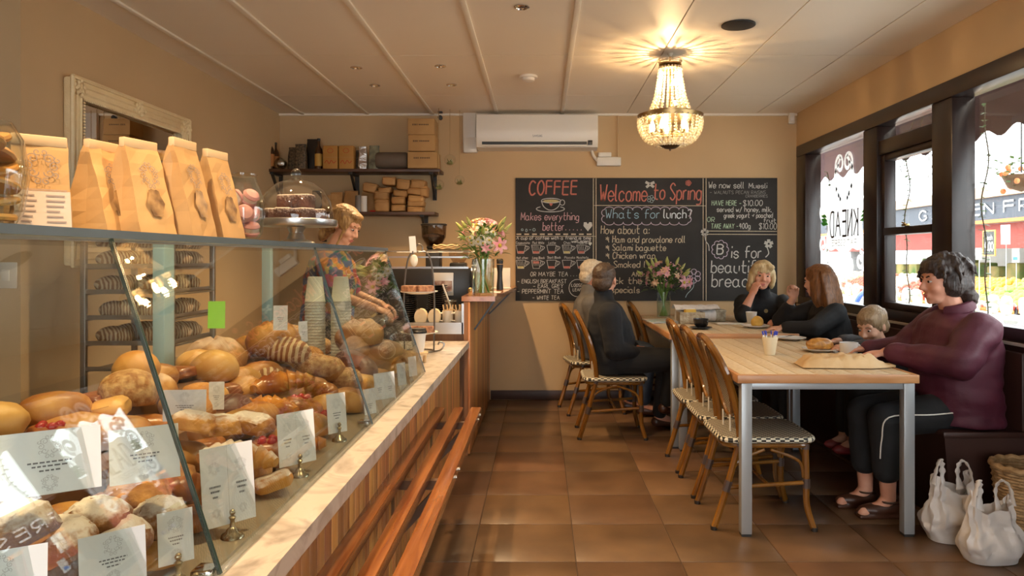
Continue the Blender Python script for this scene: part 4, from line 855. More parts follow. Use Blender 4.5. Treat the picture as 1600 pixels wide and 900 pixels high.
for k, (z, w, lab) in enumerate(((0,.26,'kraft bakery carton, bottom of the stack of three'),(.148,.235,'kraft bakery carton, middle of the stack of three'),(.292,.235,'kraft bakery carton, top of the stack of three'))):
    t = thing('bakery_carton', lab, 'box', (sX(663-k,6.6),6.6,Z1+z)); obj('box', MB().box((-w/2,-.11,0),(w/2,.11,.142), .004), M_kraft, t)
    m = MB()
    for j in range(4): ribbon(m, [(-.075+.012*j+.002*(j%2),.088),(-.067+.012*j,.088)], .014, lambda x,z: Vector((x,-.1115,z)))
    for j in range(6): ribbon(m, [(-.02+.015*j,.088),(-.010+.015*j,.088)], .011, lambda x,z: Vector((x,-.1115,z)))
    obj('printed_line', m, M_print, t, smooth=False, kind='stuff')
# lower shelf: filled kraft coffee bags standing and lying in a heap
M_kbag = mat('kraft_paper_bag', (.40,.21,.07), .7, c2=(.48,.27,.10), scale=12, bump=.25, bscale=30, rnd=.12)
for x, w, h, lab in ((512,.10,.15,'leftmost standing kraft coffee bag on lower shelf'),(526,.12,.175,'second standing kraft coffee bag on lower shelf'),(549,.14,.19,'third standing kraft coffee bag, tallest on lower shelf'),(576,.135,.175,'fourth standing kraft coffee bag beside the thermos')): bag3('kraft_coffee_bag', lab, 'bag', x, 6.66, Z2, w, h, .08, M_kbag)
bag3('coffee_bag', 'black packet behind glass dome on the lower shelf', 'bag', 495, 6.66, Z2, .09, .19, .07, M_bag)
def lying(x, yc, w, h, rot, lab, d=6.62):
    c = px(x, yc, d); t = thing('kraft_coffee_bag', lab, 'bag', (c.x, d, c.z), group='kraft bags heaped on the lower shelf')
    mb = MB().ell((0,0,0), (w/2,.085,h/2), None, 24, 14, lambda v: Vector((math.copysign(abs(v.x)**.28,v.x), math.copysign(abs(v.y)**.35,v.y), math.copysign(abs(v.z)**.32,v.z))))
    for v in mb.v: v += Vector((mnoise.noise(v*25+Vector((x,0,0))),0,mnoise.noise(v*25+Vector((0,x,yc)))))*.007
    obj('pouch', mb, M_kbag, t, rot=(0,rot,0)); obj('fold', MB().box((-w*.46,-.088,h*.20),(w*.46,-.07,h*.30), .004), M_kbag, t, rot=(0,rot,0))
k = 0
for (x, y, w, h, r) in ((599,322,.13,.12,0),(598,306,.13,.085,.05),(603,298,.12,.05,-.05),(580,294,.13,.085,.15),(610,284,.12,.075,.05),(624,326,.125,.06,0),(624,314,.12,.07,.02),(627,303,.125,.06,.08),(632,289,.125,.10,.1),(650,328,.14,.05,0),(651,319,.15,.055,0),(651,311,.14,.055,.06),(650,300,.14,.06,.08),(655,289,.13,.085,.12),(664,300,.06,.10,.1)):
    lying(x, y, w, h, r, 'folded kraft coffee bag heaped on lower shelf, '+('left-hand column bottom','left-hand column middle','left-hand column upper','leaning at far left top','left-hand column top','second column bottom','second column lower middle','second column upper middle','second column top','right-hand column bottom','right-hand column second from bottom','right-hand column middle','right-hand column fourth up','right-hand column top','squeezed at the right end')[k]); k += 1
t = thing('thermos', 'grey and white cylinder canister among the kraft bags', 'canister', (sX(560,6.52),6.575,Z2)); obj('body', MB().lathe([(0,0),(.03,0),(.03,.135),(.026,.145),(0,.145)], 16, (-.012,0,0)), mat('grey_can', (.2,.18,.16), .4), t); obj('sleeve', MB().lathe([(.028,.0),(.028,.14),(0,.142)], 16, (.035,0,0)), M_paper, t)
t = thing('red_marker', 'red pen lying along the front of the lower shelf', 'pen', (sX(590,6.55),6.56,Z2+.006)); obj('barrel', MB().tube([(-.07,0,0),(.045,0,0)], .006), mat('red_plastic', (.6,.02,.02), .4), t); obj('pen_cap', MB().tube([(.045,0,0),(.08,0,0)], .0065), M_black, t)

# ---------------------------------------------------------------- mirror on the left wall
mi = thing('wall_mirror', 'large cream carved-frame mirror on the left wall', 'mirror', (XL, 4.34, 1.26))
M_frame = mat('cream_gilt_frame', (.82,.64,.36), .45, c2=(.86,.70,.42), scale=14, bump=.35, bscale=70)
y0_, y1_, h_ = -.62, .62, .955; fw = .10
for nm, a, b in (('side_rail',(0,y0_,0),(.045,y0_+fw,h_)),('side_rail',(0,y1_-fw,0),(.045,y1_,h_)),('cross_rail',(0,y0_+fw,h_-fw),(.045,y1_-fw,h_)),('cross_rail',(0,y0_+fw,0),(.045,y1_-fw,fw))): obj(nm, MB().box(a, b, .012), M_frame, mi)
m = MB()
for (a, b) in (((y0_,0),(y0_,h_)),((y1_,0),(y1_,h_)),((y0_,h_),(y1_,h_)),((y0_,0),(y1_,0))): m.tube([(.05,a[0],a[1]),(.05,b[0],b[1])], .011, 6)
for (a, b) in (((y0_+fw,fw),(y0_+fw,h_-fw)),((y1_-fw,fw),(y1_-fw,h_-fw)),((y0_+fw,h_-fw),(y1_-fw,h_-fw)),((y0_+fw,fw),(y1_-fw,fw))):
    L_ = math.hypot(b[0]-a[0], b[1]-a[1]); n = int(L_/.016)
    for k in range(n): m.ell((.047,a[0]+(b[0]-a[0])*k/n,a[1]+(b[1]-a[1])*k/n), .007, None, 6, 4)
obj('bead_moulding', m, M_frame, mi, kind='stuff')
for o_ in (.035,.07):
    a_, b_, c_, d_ = y0_+o_, y1_-o_, o_, h_-o_; obj('moulding', MB().tube([(.046,a_,c_),(.046,b_,c_),(.046,b_,d_),(.046,a_,d_)], .008, 6, closed=True), M_frame, mi)
m = MB()
for (cy, cz) in ((y0_+.05,h_-.05),(y1_-.05,h_-.05),(0,h_-.04),(y0_+.05,h_/2)):
    for k in range(14): a = k*2.4; r = .012+.0035*k; m.ell((.052,cy+r*math.cos(a),cz+r*math.sin(a)*.8), (.012,.013,.013), None, 6, 5)
obj('carved_rosette', m, M_frame, mi, kind='stuff')
obj('mirror_glass', MB().box((.004,y0_+fw-.005,fw-.005),(.018,y1_-fw+.005,h_-fw+.005)), mat('mirror_silver', (.82,.80,.76), .015, 1), mi, smooth=False)

# ---------------------------------------------------------------- bread rack behind the counter
M_rackm = mat('dull_steel', (.30,.28,.26), .35, .9)
rk = thing('bakers_rack', 'tall steel bakery rack with trays of floured loaves by left wall', 'rack', (-1.925, 3.67, 0)); RW, RD = .205, .215
TR = [1.745-.12*k for k in range(13)]
for sx in (-1,1):
    for sy in (-1,1):
        p = obj('post', MB().box((sx*RW-.012,sy*RD-.012,.06),(sx*RW+.012,sy*RD+.012,1.75), .002), M_rackm, rk); obj('castor', MB().lathe([(0,-.012),(.03,-.012),(.03,.012),(0,.012)], 14, (sx*RW,sy*RD,.03), Matrix.Rotation(PI/2,4,'X')), M_black, p)
for z in TR:
    for sx in (-1,1): obj('runner', MB().box((sx*RW-.012,-RD,z-.02),(sx*RW+.012,RD,z-.014)), M_rackm, rk, smooth=False)
    if z > .5: obj('tray', MB().box((-RW+.012,-RD,z-.013),(RW-.012,RD,z-.006)).box((-RW+.012,-RD-.004,z-.013),(RW-.012,-RD+.002,z+.008)).box((RW-.016,-RD,z-.013),(RW-.012,RD,z+.008)), M_rackm, rk, smooth=False)
obj('top_frame', MB().box((-RW,-RD-.012,.4),(RW,-RD+.012,.42)).box((-RW,RD-.012,.4),(RW,RD+.012,.42)), M_rackm, rk, smooth=False)
t = thing('switch_plate', 'cream light switch plate on the left wall near the rack', 'switch', (XL-.06,3.415,1.22)); obj('plate', MB().box((-.05,-.008,-.06),(.05,.0,.06), .003), M_mug, t); obj('rocker', MB().box((-.018,-.013,-.025),(.018,-.007,.025), .002), M_white, t)
# ================================================================ BREAD, PASTRIES, CARDS
def dusted(name, c, c2, dust=(.80,.74,.66), amt=.5, scale=14, rough=.6, nz=.35):
    """crust with flour / icing sugar lying on the upward faces"""
    if name in MATS: return MATS[name]
    m = bpy.data.materials.new(name); m.use_nodes = True; MATS[name] = m; nt = m.node_tree; L = nt.links.new; b = nt.nodes['Principled BSDF']; b.inputs['Roughness'].default_value = rough
    tc = N(nt,'ShaderNodeTexCoord'); n1 = N(nt,'ShaderNodeTexNoise', Scale=scale, Detail=5.); n2 = N(nt,'ShaderNodeTexNoise', Scale=scale*4, Detail=6.); L(tc.outputs['Object'], n1.inputs[0]); L(tc.outputs['Object'], n2.inputs[0])
    r = N(nt,'ShaderNodeValToRGB'); r.color_ramp.elements[0].position = .38; r.color_ramp.elements[1].position = .62; r.color_ramp.elements[0].color = (*c,1); r.color_ramp.elements[1].color = (*c2,1); L(n1.outputs[0], r.inputs[0])
    g = N(nt,'ShaderNodeNewGeometry'); sp = N(nt,'ShaderNodeSeparateXYZ'); L(g.outputs['Normal'], sp.inputs[0])
    a = N(nt,'ShaderNodeMath', operation='MULTIPLY'); a.inputs[1].default_value = .9; L(n2.outputs[0], a.inputs[0]); s = N(nt,'ShaderNodeMath', operation='ADD'); L(sp.outputs['Z'], s.inputs[0]); L(a.outputs[0], s.inputs[1])
    mr = N(nt,'ShaderNodeMapRange'); mr.inputs['From Min'].default_value = nz+.55; mr.inputs['From Max'].default_value = nz+1.0; mr.inputs['To Max'].default_value = amt; L(s.outputs[0], mr.inputs[0])
    mx = N(nt,'ShaderNodeMix', data_type='RGBA'); L(mr.outputs[0], mx.inputs[0]); L(r.outputs[0], mx.inputs[6]); mx.inputs[7].default_value = (*dust,1); L(mx.outputs[2], b.inputs['Base Color'])
    bp = N(nt,'ShaderNodeBump'); bp.inputs['Strength'].default_value = .35; bp.inputs['Distance'].default_value = .01; L(n2.outputs[0], bp.inputs['Height']); L(bp.outputs[0], b.inputs['Normal'])
    return m
K_gold = mat('crust_golden', (.33,.115,.02), .45, c2=(.58,.29,.065), scale=11, bump=.25, bscale=50, rnd=.12)
K_boule = dusted('crust_boule', (.30,.11,.022), (.56,.29,.07), amt=.32, scale=9)
K_rye = mat('crust_rye', (.075,.022,.010), .4, c2=(.17,.06,.025), scale=9, bump=.3, bscale=40)
K_roll = mat('crust_pale_roll', (.44,.19,.035), .45, c2=(.64,.37,.10), scale=5, bump=.12, bscale=40, rnd=.08)
K_seed = mat('crust_seeded', (.33,.13,.03), .6, c2=(.62,.38,.15), scale=60, bump=.6, bscale=90)
K_crois = mat('croissant_glaze', (.28,.07,.010), .22, c2=(.60,.25,.035), scale=13, bump=.12, bscale=50, rnd=.1)
K_danish = mat('danish_dark', (.22,.06,.015), .28, c2=(.48,.19,.045), scale=16, bump=.2)
K_sug = dusted('sugared_puff', (.42,.15,.022), (.62,.30,.06), (.80,.75,.68), .85, 12, nz=.38)
K_stripe = stripes('floured_stripes', (.26,.09,.022), (.60,.44,.24), 14, (0,0,-.67), dist=2.5, bump=.3)
K_stripe2 = stripes('floured_stripes_fine', (.22,.10,.04), (.52,.42,.28), 24, (0,0,-.75), dist=4, bump=.3)
K_muf = mat('muffin_crumb', (.30,.12,.035), .7, c2=(.55,.28,.08), scale=30, bump=.7, bscale=50)
def nz3(v, s, k): return Vector((mnoise.noise(v*s+Vector((k,0,0))), mnoise.noise(v*s+Vector((0,k,0))), mnoise.noise(v*s+Vector((0,0,k)))))
def loaf_mesh(L, Wd, Hh, seed=0, score=0, square=.8, rough=.05):
    def fn(v):
        z = v.z; v = Vector((math.copysign(abs(v.x)**square, v.x), v.y, v.z))
        if z < -.55: v.z = -.55-.08*(abs(z)-.55)
        v += nz3(v, 2.1, seed)*rough*1.6
        if score and z > .2:
            s = v.x+.35*v.y
            for k in range(score):
                c = -.6+1.2*(k+.5)/score; v.z -= .16*math.exp(-((s-c)/.06)**2)
        return v
    m = MB().ell((0,0,0), (L/2,Wd/2,Hh/2/.8), None, 28, 18, fn); z0 = min(v.z for v in m.v)
    for v in m.v: v.z -= z0
    return m
def croissant_mesh(L=.17, r=.036, bend=.9):
    n = 67; pts = []; rs = []
    for i in range(n):
        t = i/(n-1)*2-1; a = t*bend; R = L/2/math.sin(bend) if bend > .05 else 1
        pts.append((R*math.sin(a), R*math.cos(a)-R, 0)); seg = (abs(t)*3.6+.35) % 1
        rs.append(r*(1-.68*abs(t)**1.5)*(.84+.32*(1-seg)**1.2)+.003)
    m = MB().tube(pts, rs, 14)
    for v in m.v: v += nz3(v, 30, 3)*.002; v.z = max(v.z*.86, -r*.62)
    z0 = min(v.z for v in m.v)
    for v in m.v: v.z -= z0
    return m
def puff_mesh(w, d, h, seed=0):
    def fn(v):
        q = Vector((math.copysign(abs(v.x)**.45, v.x), math.copysign(abs(v.y)**.45, v.y), v.z if v.z > -.5 else -.5)); q.z += .12*math.sin(3*v.x+seed); return q+nz3(v, 2, seed)*.10+nz3(v, 6, seed)*.06
    m = MB().ell((0,0,0), (w/2,d/2,h/2), None, 32, 20, fn); z0 = min(v.z for v in m.v)
    for v in m.v: v.z -= z0
    return m
def swirl_mesh(r):
    m = MB(); pts = spiral2((0,0), r*.85, r*.05, 2.4, 0, 50); m.tube([(a,b,.018+.010*i/50) for i,(a,b) in enumerate(pts)], r*.2, 8); m.lathe([(0,0),(r*.9,0),(r*.95,.015),(r*.5,.02),(0,.02)], 20); return m
# (kind, px, py, X plane, length m, yaw, material, label)
BREADS = [
 ('boule',565,522,-.80,.215,.2,K_boule,'large round golden boule on top at the far end of the case'),
 ('loaf',592,551,-.73,.25,.9,K_boule,'pale floured loaf just below the far golden boule'),
 ('loaf',618,556,-.69,.16,.3,K_seed,'rough seeded loaf end nearest the far glass edge'),
 ('rye',553,569,-.76,.26,-.75,K_rye,'long dark rye loaf lying in the middle of the case'),
 ('roll',543,592,-.74,.125,.4,K_seed,'round seeded roll in front of the dark rye loaf'),
 ('boule',428,527,-1.02,.20,.3,K_gold,'round golden boule under the scrolled card at the back'),
 ('loaf',445,546,-.96,.22,-.55,K_stripe,'floured stripe-cut loaf leaning before the back boule'),
 ('loaf',497,571,-.84,.19,.5,K_seed,'seeded oval loaf beside the paper cup stacks'),
 ('loaf',405,592,-1.0,.20,-.3,K_stripe,'floured striped loaf beside the front croissant'),
 ('boule',336,556,-1.16,.215,.2,K_boule,'large scored boule under the green card'),
 ('roll',335,573,-1.06,.15,.1,K_roll,'smooth pale roll sitting before the scored boule'),
 ('roll',378,608,-.98,.135,.2,K_gold,'round brown roll in the middle row of the case'),
 ('roll',365,640,-.90,.13,.6,K_rye,'dark brown roll half hidden below the middle row'),
 ('crois',440,595,-.85,.19,.6,K_crois,'big glossy croissant on top of the middle pile'),
 ('crois',417,633,-.83,.17,.3,K_crois,'croissant tucked beneath the top glossy croissant'),
 ('puff',470,636,-.75,.12,.5,K_danish,'dark glazed danish with red fruit beside the croissants'),
 ('crois',508,613,-.75,.17,-.9,K_crois,'slim croissant pointing towards the rye loaf'),
 ('roll',517,578,-.80,.12,.0,K_gold,'small golden roll wedged behind the slim croissant'),
 ('roll',546,648,-.665,.105,.0,K_roll,'golden roll standing at glass behind white cards'),
 ('puff',500,660,-.69,.11,.4,K_danish,'brown glazed pastry behind the third white card'),
 ('swirl',447,664,-.76,.085,.0,K_danish,'coiled snail pastry near middle of the case'),
 ('puff',336,668,-.77,.115,.5,K_sug,'sugar-dusted square puff, left on the second layer'),
 ('puff',391,661,-.77,.11,-.2,K_sug,'sugar-dusted puff, right on the second layer'),
 ('crois',368,708,-.69,.16,.5,K_sug,'sugared almond croissant with ridged side'),
 ('puff',428,752,-.605,.085,.5,K_sug,'sugar-dusted puff lying on the case floor at glass'),
 ('crois',463,700,-.665,.15,.9,K_danish,'dark croissant behind the second pair of cards'),
 ('puff',420,705,-.69,.11,.2,K_danish,'folded brown pastry between sugared puffs'),
 ('puff',300,660,-.80,.10,.1,K_sug,'sugar-dusted puff behind the white cards by the seam'),
 ('roll',300,640,-.95,.14,.1,K_gold,'golden bun behind the tall white card'),
 ('roll',215,573,-1.12,.125,.0,K_roll,'yellow bun atop the stack at the near back'),
 ('roll',200,608,-1.06,.145,.3,K_seed,'brown bun under the yellow bun at near back'),
 ('roll',240,606,-1.10,.12,.0,K_boule,'pale bun behind the pane seam'),
 ('puff',170,640,-1.05,.10,.2,K_roll,'cream-topped pastry at the near back'),
 ('loaf',112,672,-1.08,.17,.2,K_roll,'slim pale baguette end at the near back'),
 ('puff',78,682,-1.10,.10,.3,K_danish,'red strawberry tart at the near back'),
 ('tart',38,705,-1.12,.15,.0,K_crois,'round orange custard tart at the left edge'),
 ('puff',70,655,-1.2,.09,.0,K_roll,'small yellow cake behind the tarts'),
 ('muffin',150,803,-.69,.088,.0,K_muf,'sugar-topped muffin, middle of near row'),
 ('muffin',90,838,-.69,.09,.0,K_muf,'sugar-topped muffin, left of the near row'),
 ('muffin',185,833,-.655,.085,.0,K_muf,'muffin with icing sugar in front near the cards'),
 ('muffin',25,812,-.72,.09,.0,K_muf,'white iced muffin at the left frame edge'),
 ('puff',215,775,-.73,.11,.4,K_muf,'nut-crusted pastry behind the middle muffin'),
 ('puff',255,745,-.74,.11,.3,K_muf,'chocolate pastry behind the lettered cards'),
 ('crois',300,760,-.68,.14,.5,K_danish,'brown croissant at the pane seam'),
 ('muffin',250,800,-.66,.085,.0,K_muf,'pecan muffin just left of pane seam'),
]
GBR = 'breads and pastries in the display case'
for i, (kd, x, y, X, L_, rz, m_, lab) in enumerate(BREADS):
    c = pX(x, y, X)
    if kd == 'boule': mb = loaf_mesh(L_, L_*.95, L_*.62, i, 3, 1.0); h = L_*.6
    elif kd == 'loaf': mb = loaf_mesh(L_, L_*.62, L_*.42, i, 4 if m_ is K_boule else 0, .8); h = L_*.4
    elif kd == 'rye': mb = loaf_mesh(L_, L_*.42, L_*.36, i, 0, .7, .02); h = L_*.34
    elif kd == 'roll': mb = loaf_mesh(L_, L_*.9, L_*.66, i, 0, 1.0, .03); h = L_*.6
    elif kd == 'crois': mb = croissant_mesh(L_, L_*.22, .75); h = L_*.33
    elif kd == 'puff': mb = puff_mesh(L_, L_*.8, L_*.55, i); h = L_*.45
    elif kd == 'swirl': mb = swirl_mesh(L_/2); h = .03
    elif kd == 'tart': mb = MB().lathe([(0,0),(L_*.42,0),(L_*.5,.03),(L_*.49,.034),(L_*.44,.026),(0,.024)], 26); h = .03
    else: mb = None; h = .085
    c.z -= h/2; c.z = max(c.z, SZ+.0065)
    if kd == 'muffin':
        c.z = max(SZ+.0065, c.z-.03)
        t = thing('muffin', lab, 'muffin', c, rz, GBR); mm = MB().ell((0,0,.062), (L_*.56,L_*.56,.036), None, 26, 16, lambda v: v+nz3(v,3,i)*.12+nz3(v,8,i)*.10); obj('crown', mm, dusted('sugared_crumb', (.24,.09,.025), (.45,.21,.06), (.80,.75,.68), .85, 30, nz=.22), t)
        obj('paper_case', MB().lathe([(0,0),(L_*.36,0)]+[(L_*.36,.001),(L_*.5,.062),(L_*.47,.062),(0,.05)], 24), mat('brown_muffin_case', (.13,.05,.02), .7), t)
    else:
        t = thing({'boule':'bread_boule','loaf':'bread_loaf','rye':'bread_loaf','roll':'bread_roll','crois':'croissant','puff':'puff_pastry','swirl':'snail_pastry','tart':'custard_tart'}[kd], lab, 'bread' if kd in ('boule','loaf','rye','roll') else 'pastry', c, rz, GBR)
        obj('crust', mb, m_, t, rot=((i % 3-1)*.12, (i % 4-1.5)*.12, 0))
        if kd == 'puff' and m_ is K_danish:
            q = MB()
            for k in range(5): q.ell((.02*math.cos(k*1.3), .02*math.sin(k*1.3), h*1.02), .012, None, 7, 5)
            obj('fruit_topping', q, mat('glazed_berry', (.35,.02,.015), .15), t)
        if kd == 'tart': obj('filling', MB().lathe([(0,.029),(L_*.43,.029)], 24), mat('custard', (.62,.25,.03), .25, c2=(.7,.35,.06), scale=12), t)
# hidden support: more loaves filling the pile so that nothing hovers
fill_me = [loaf_mesh(.15,.11,.07,90).mesh('crust', K_gold), loaf_mesh(.13,.11,.075,91,0,1.0).mesh('crust', K_roll), puff_mesh(.11,.09,.05,92).mesh('crust', K_danish)]
k = 0
for (X, zz) in ((-1.0,.856),(-.84,.80),(-.70,.763),(-1.14,.912)):
    for j in range(15):
        yy = 1.28+.15*j+random.uniform(-.02,.02)
        obj('bread_roll', fill_me[(k*7+j) % 3], None, None, (X+random.uniform(-.02,.02), yy, zz+.006), (0,0,random.uniform(0,3)), label='plain roll in the under-layer of the bread pile', cat='bread', group='under-layer of rolls in the case'); k += 1
# loaves on the rack trays
rm = [loaf_mesh(.17,.10,.075,i,0,.8).mesh('crust', (K_stripe2,K_stripe,K_boule)[i % 3]) for i in range(3)]
for a, z in enumerate(TR[:8]):
    for j in range(6):
        u, v = j % 2, j//2
        obj('rack_loaf', rm[0] if a else rm[2], None, None, (-1.925-.10+.20*u+random.uniform(-.01,.01), 3.67-.14+.14*v, z-.005), (0,0,random.uniform(-.35,.35)),
            label=('golden' if a == 0 else 'floured striped')+f' loaf on the {("top","second","third","fourth","fifth","sixth","seventh","eighth")[a]} tray of the bakers rack', cat='bread', group=f'loaves on rack tray {("one","two","three","four","five","six","seven","eight")[a]}')
# ---------------------------------------------------------------- price cards
M_card = mat('price_card_white', (.80,.82,.82), .5); M_sprint = mat('pale_grey_scroll_print', (.50,.50,.50), .6); M_tprint = mat('grey_text_print', (.16,.16,.17), .6); M_holder = mat('pewter_holder', (.45,.38,.26), .25, .9)
def pcard(x, yb, X, w, h, rz, lab, base=True, n=1, lean=.12, m_=None):
    c = pX(x, yb, X); t = thing('price_card', lab, 'price card', c, rz, 'price cards in the display case')
    zb = SZ+.0065-c.z
    Rl = Matrix.Rotation(-lean, 4, 'X')
    for q in range(n):
        ox = (q-(n-1)/2)*w*1.01; T = lambda a, b: Rl @ Vector((ox+a, -.0012, b))
        cd = obj('card', MB().box((ox-w/2,-.0006,0),(ox+w/2,.0006,h), 0, Rl), m_ or M_card, t, smooth=False)
        if not m_:
            mb = MB(); q_ = min(w, h*.75); scroll_ornament(mb, (0, h*.72), q_*.26, T, q_*.012); scroll_ornament(mb, (0, h*.16), q_*.18, T, q_*.010); obj('scroll_print', mb, M_sprint, cd, smooth=False, kind='stuff')
            mb = MB()
            for ln, (zz, l) in enumerate(((.50,.42),(.44,.34),(.37,.2))):
                a = -l*w/2
                while a < l*w/2: b = a+w*random.uniform(.03,.06); ribbon(mb, [(a,h*zz),(min(b,l*w/2),h*zz)], h*.025, T); a = b+w*.015
            obj('text_print', mb, M_tprint, cd, smooth=False, kind='stuff')
    if base: obj('card_holder', MB().lathe([(0,zb),(.022,zb),(.020,zb+.006),(.013,zb+.010),(.011,zb+.015),(.005,zb+.02),(.004,zb+.032),(.007,zb+.038),(.0,zb+.045)], 16, (0,-.008,0)).ell((0,-.008,zb+.048), .006, None, 8, 6), M_holder, t)
    return t
pcard(360,818,-.600,.052,.150,.85,'pair of white scrolled cards nearest the pane seam',n=2)
pcard(466,725,-.600,.050,.128,.85,'pair of white scrolled cards beside the sugared puff',n=2)
pcard(528,676,-.598,.062,.115,.8,'single white card with brass holder, third from near')
pcard(580,655,-.585,.052,.105,.95,'narrow white card, fourth from near at glass',base=False)
pcard(603,628,-.592,.048,.112,.85,'double white card, fifth from near at glass',base=False,n=2)
pcard(629,604,-.585,.048,.10,.95,'narrow white card, second from the far glass end',base=False)
pcard(646,588,-.580,.050,.09,.95,'last white card at the far glass end',base=False)
pcard(438,516,-.95,.05,.09,.15,'white card clipped above the back boule',base=False,lean=.05); pcard(474,534,-.93,.04,.08,.9,'white card turned sideways beside the paper cups',base=False,lean=.05)
pcard(338,513,-1.08,.055,.09,.1,'bright green card standing on the scored boule',base=False,lean=.05,m_=mat('lime_card', (.25,.72,.04), .5))
pcard(288,658,-.86,.10,.075,.1,'wide white card behind the pane seam',base=False,lean=.05); pcard(338,640,-.88,.04,.075,.1,'slim white card beside the wide one',base=False,lean=.05)
pcard(78,772,-.66,.12,.085,.60,'large white scrolled card in the near left of case',base=False,lean=.3); pcard(228,752,-.66,.105,.09,.60,'large white scrolled card behind the pane seam muffins',base=False,lean=.3)
pcard(178,915,-.605,.085,.075,.75,'white card cut off by the lower frame edge'); pcard(276,880,-.60,.055,.085,.75,'white card with grey text left of the pane seam'); pcard(0,960,-.62,.09,.07,.55,'white card at the bottom left frame corner',base=False,lean=.3)
# stacked paper cups upside down behind the breads
M_pcup = mat('pale_paper_cup', (.66,.66,.55), .6); cup_me = MB().lathe([(.043,0),(.045,.002),(.045,.008),(.043,.01),(.031,.115),(.0,.115)], 26).mesh('cup', M_pcup)
for X, yy, n, lab in ((-1.005,3.30,26,'left'),(-.895,3.32,26,'right')):
    for k in range(n): obj('paper_cup', cup_me, None, None, (X, yy, SZ+.0065+.135+.0087*k if False else SZ+.0065+.0085+.0132*k), (0,0,k), label=f'upside-down pale paper cup in the {lab} of two stacks', cat='cup', group=f'{lab} stack of paper cups')
# glass cloche with dark candies + leaning acrylic lid beyond the case
t = thing('glass_cloche', 'small glass cloche with metal knob over dark sweets', 'cloche', (-.80, 3.75, SZ)); obj('dome', MB().lathe([(.08,.11),(.08,.17),(.06,.20),(0,.21)], 24), glassmat('thick_glass', (.93,.96,.95)), t); obj('knob', MB().ell((0,0,.225), .017), M_chrome, t); obj('stand', MB().lathe([(0,0),(.06,0),(.02,.02),(.02,.09),(.085,.10),(.085,.11),(0,.11)], 24), M_chrome, t)
m = MB()
for k in range(14): m.ell((.05*math.cos(k*2.4)*(k/14)**.5*1.2,.05*math.sin(k*2.4)*(k/14)**.5*1.2,.125+.02*(k%2)), .017, None, 8, 6)
obj('chocolates', m, mat('dark_chocolate', (.03,.012,.006), .3), t, kind='stuff')

# ---------------------------------------------------------------- on top of the case
TOPZ = CT+.0145
M_kr = mat('kraft_sack', (.56,.33,.13), .62, c2=(.64,.40,.17), scale=7, bump=.18, bscale=14, rnd=.05, transl=.08); M_krl = mat('kraft_sack_pale', (.70,.50,.28), .6)
M_film = mat('cellophane_window', (.10,.045,.018), .08, c2=(.5,.3,.12), scale=25, coat=1.)
def sack(x, X, w, dp, h, rz, lab, window=True, label=False):
    d = X*F/(x-CX); t = thing('paper_bread_bag', lab, 'paper bag', (X, d, TOPZ), rz, 'paper bags on top of the case')
    P = MB(); n = 9; vs = []; fs = []
    for i in range(n):
        q = i/(n-1); z = h*q; a = w/2*(1-.10*q); b = dp/2*(1-q)**.85+.002; g = min(dp/2*.75, .004+.9*q*dp/2*.6)
        row = [(-a,-b),(-a*.33,-b*1.04),(a*.33,-b*1.04),(a,-b),(a-g*.35*math.sin(PI*min(1,q*1.1)),0),(a,b),(a*.33,b*1.04),(-a*.33,b*1.04),(-a,b),(-a+g*.35*math.sin(PI*min(1,q*1.1)),0)]
        for (u, v) in row:
            p = Vector((u,v,z)); p += nz3(p, 28, x)*.0035*(1 if i else 0); vs.append(p)
    m_ = len(row)
    for i in range(n-1):
        for k in range(m_): fs.append((i*m_+k, i*m_+(k+1)%m_, (i+1)*m_+(k+1)%m_, (i+1)*m_+k))
    fs.append(tuple(range(m_))[::-1]); fs.append(tuple((n-1)*m_+k for k in range(m_))); P.add(vs, fs)
    obj('paper_body', P, M_kr, t, smooth=False)
    obj('folded_top', MB().box((-w*.455,-.008,h-.016),(w*.455,.006,h+.004), .002), M_krl, t)
    fr = lambda u, z: Vector((u, -(dp/2*(1-z/h)**.85+.002)*1.05-.0035, z))
    mb = MB(); scroll_ornament(mb, (0, h*(.62 if not label else .66)), w*(.30 if not label else .36), fr, .0016); obj('scroll_logo', mb, mat('grey_blue_print', (.30,.24,.20), .6), t, smooth=False, kind='stuff')
    if window:
        mb = MB(); c0 = h*.34; o = 0; mb.v.append(fr(0,c0)-Vector((0,.001,0)))
        for k in range(21): a = 2*PI*k/20; mb.v.append(fr(w*.22*math.cos(a)*(1+.12*math.cos(6*a)), c0+h*.15*math.sin(a)*(1+.10*math.cos(6*a)))-Vector((0,.001,0)))
        mb.f += [(0,1+k,2+k) for k in range(20)]; obj('film_window', mb, M_film, t)
    if label:
        mb = MB().grid(lambda u, v: fr((u-.5)*w*.9, h*.03+v*h*.40)-Vector((0,.001,0)), 2, 8); lb = obj('paper_label', mb, mat('pale_label', (.72,.60,.50), .35), t)
        mb = MB(); ribbon(mb, [(-w*.3,h*.44),(w*.4,h*.44)], .0015, lambda a,b: fr(a,b)-Vector((0,.002,0)))
        for j in range(6):
            for (a, b) in ((-.35,-.05),(.05,.38)): ribbon(mb, [(w*a,h*(.38-.055*j)),(w*(a+(b-a)*random.uniform(.5,1)),h*(.38-.055*j))], .0028, lambda a,b: fr(a,b)-Vector((0,.002,0)))
        obj('label_print', mb, mat('faint_print', (.38,.30,.27), .6), t, smooth=False, kind='stuff')
    return t
sack(160,-.905,.098,.105,.188,1.40,'kraft paper bread bag, leftmost of the four pinched ones')
sack(216,-.845,.100,.105,.196,1.32,'kraft paper bread bag, second of the four pinched ones')
sack(285,-.800,.098,.105,.212,1.48,'kraft paper bread bag with oval window, third of four')
sack(336,-.790,.095,.10,.208,1.42,'kraft paper bread bag with shiny window, fourth beside macaron jar')
sack(60,-.93,.098,.07,.175,.80,'kraft bag with scroll logo and printed label at far left',window=False,label=True)
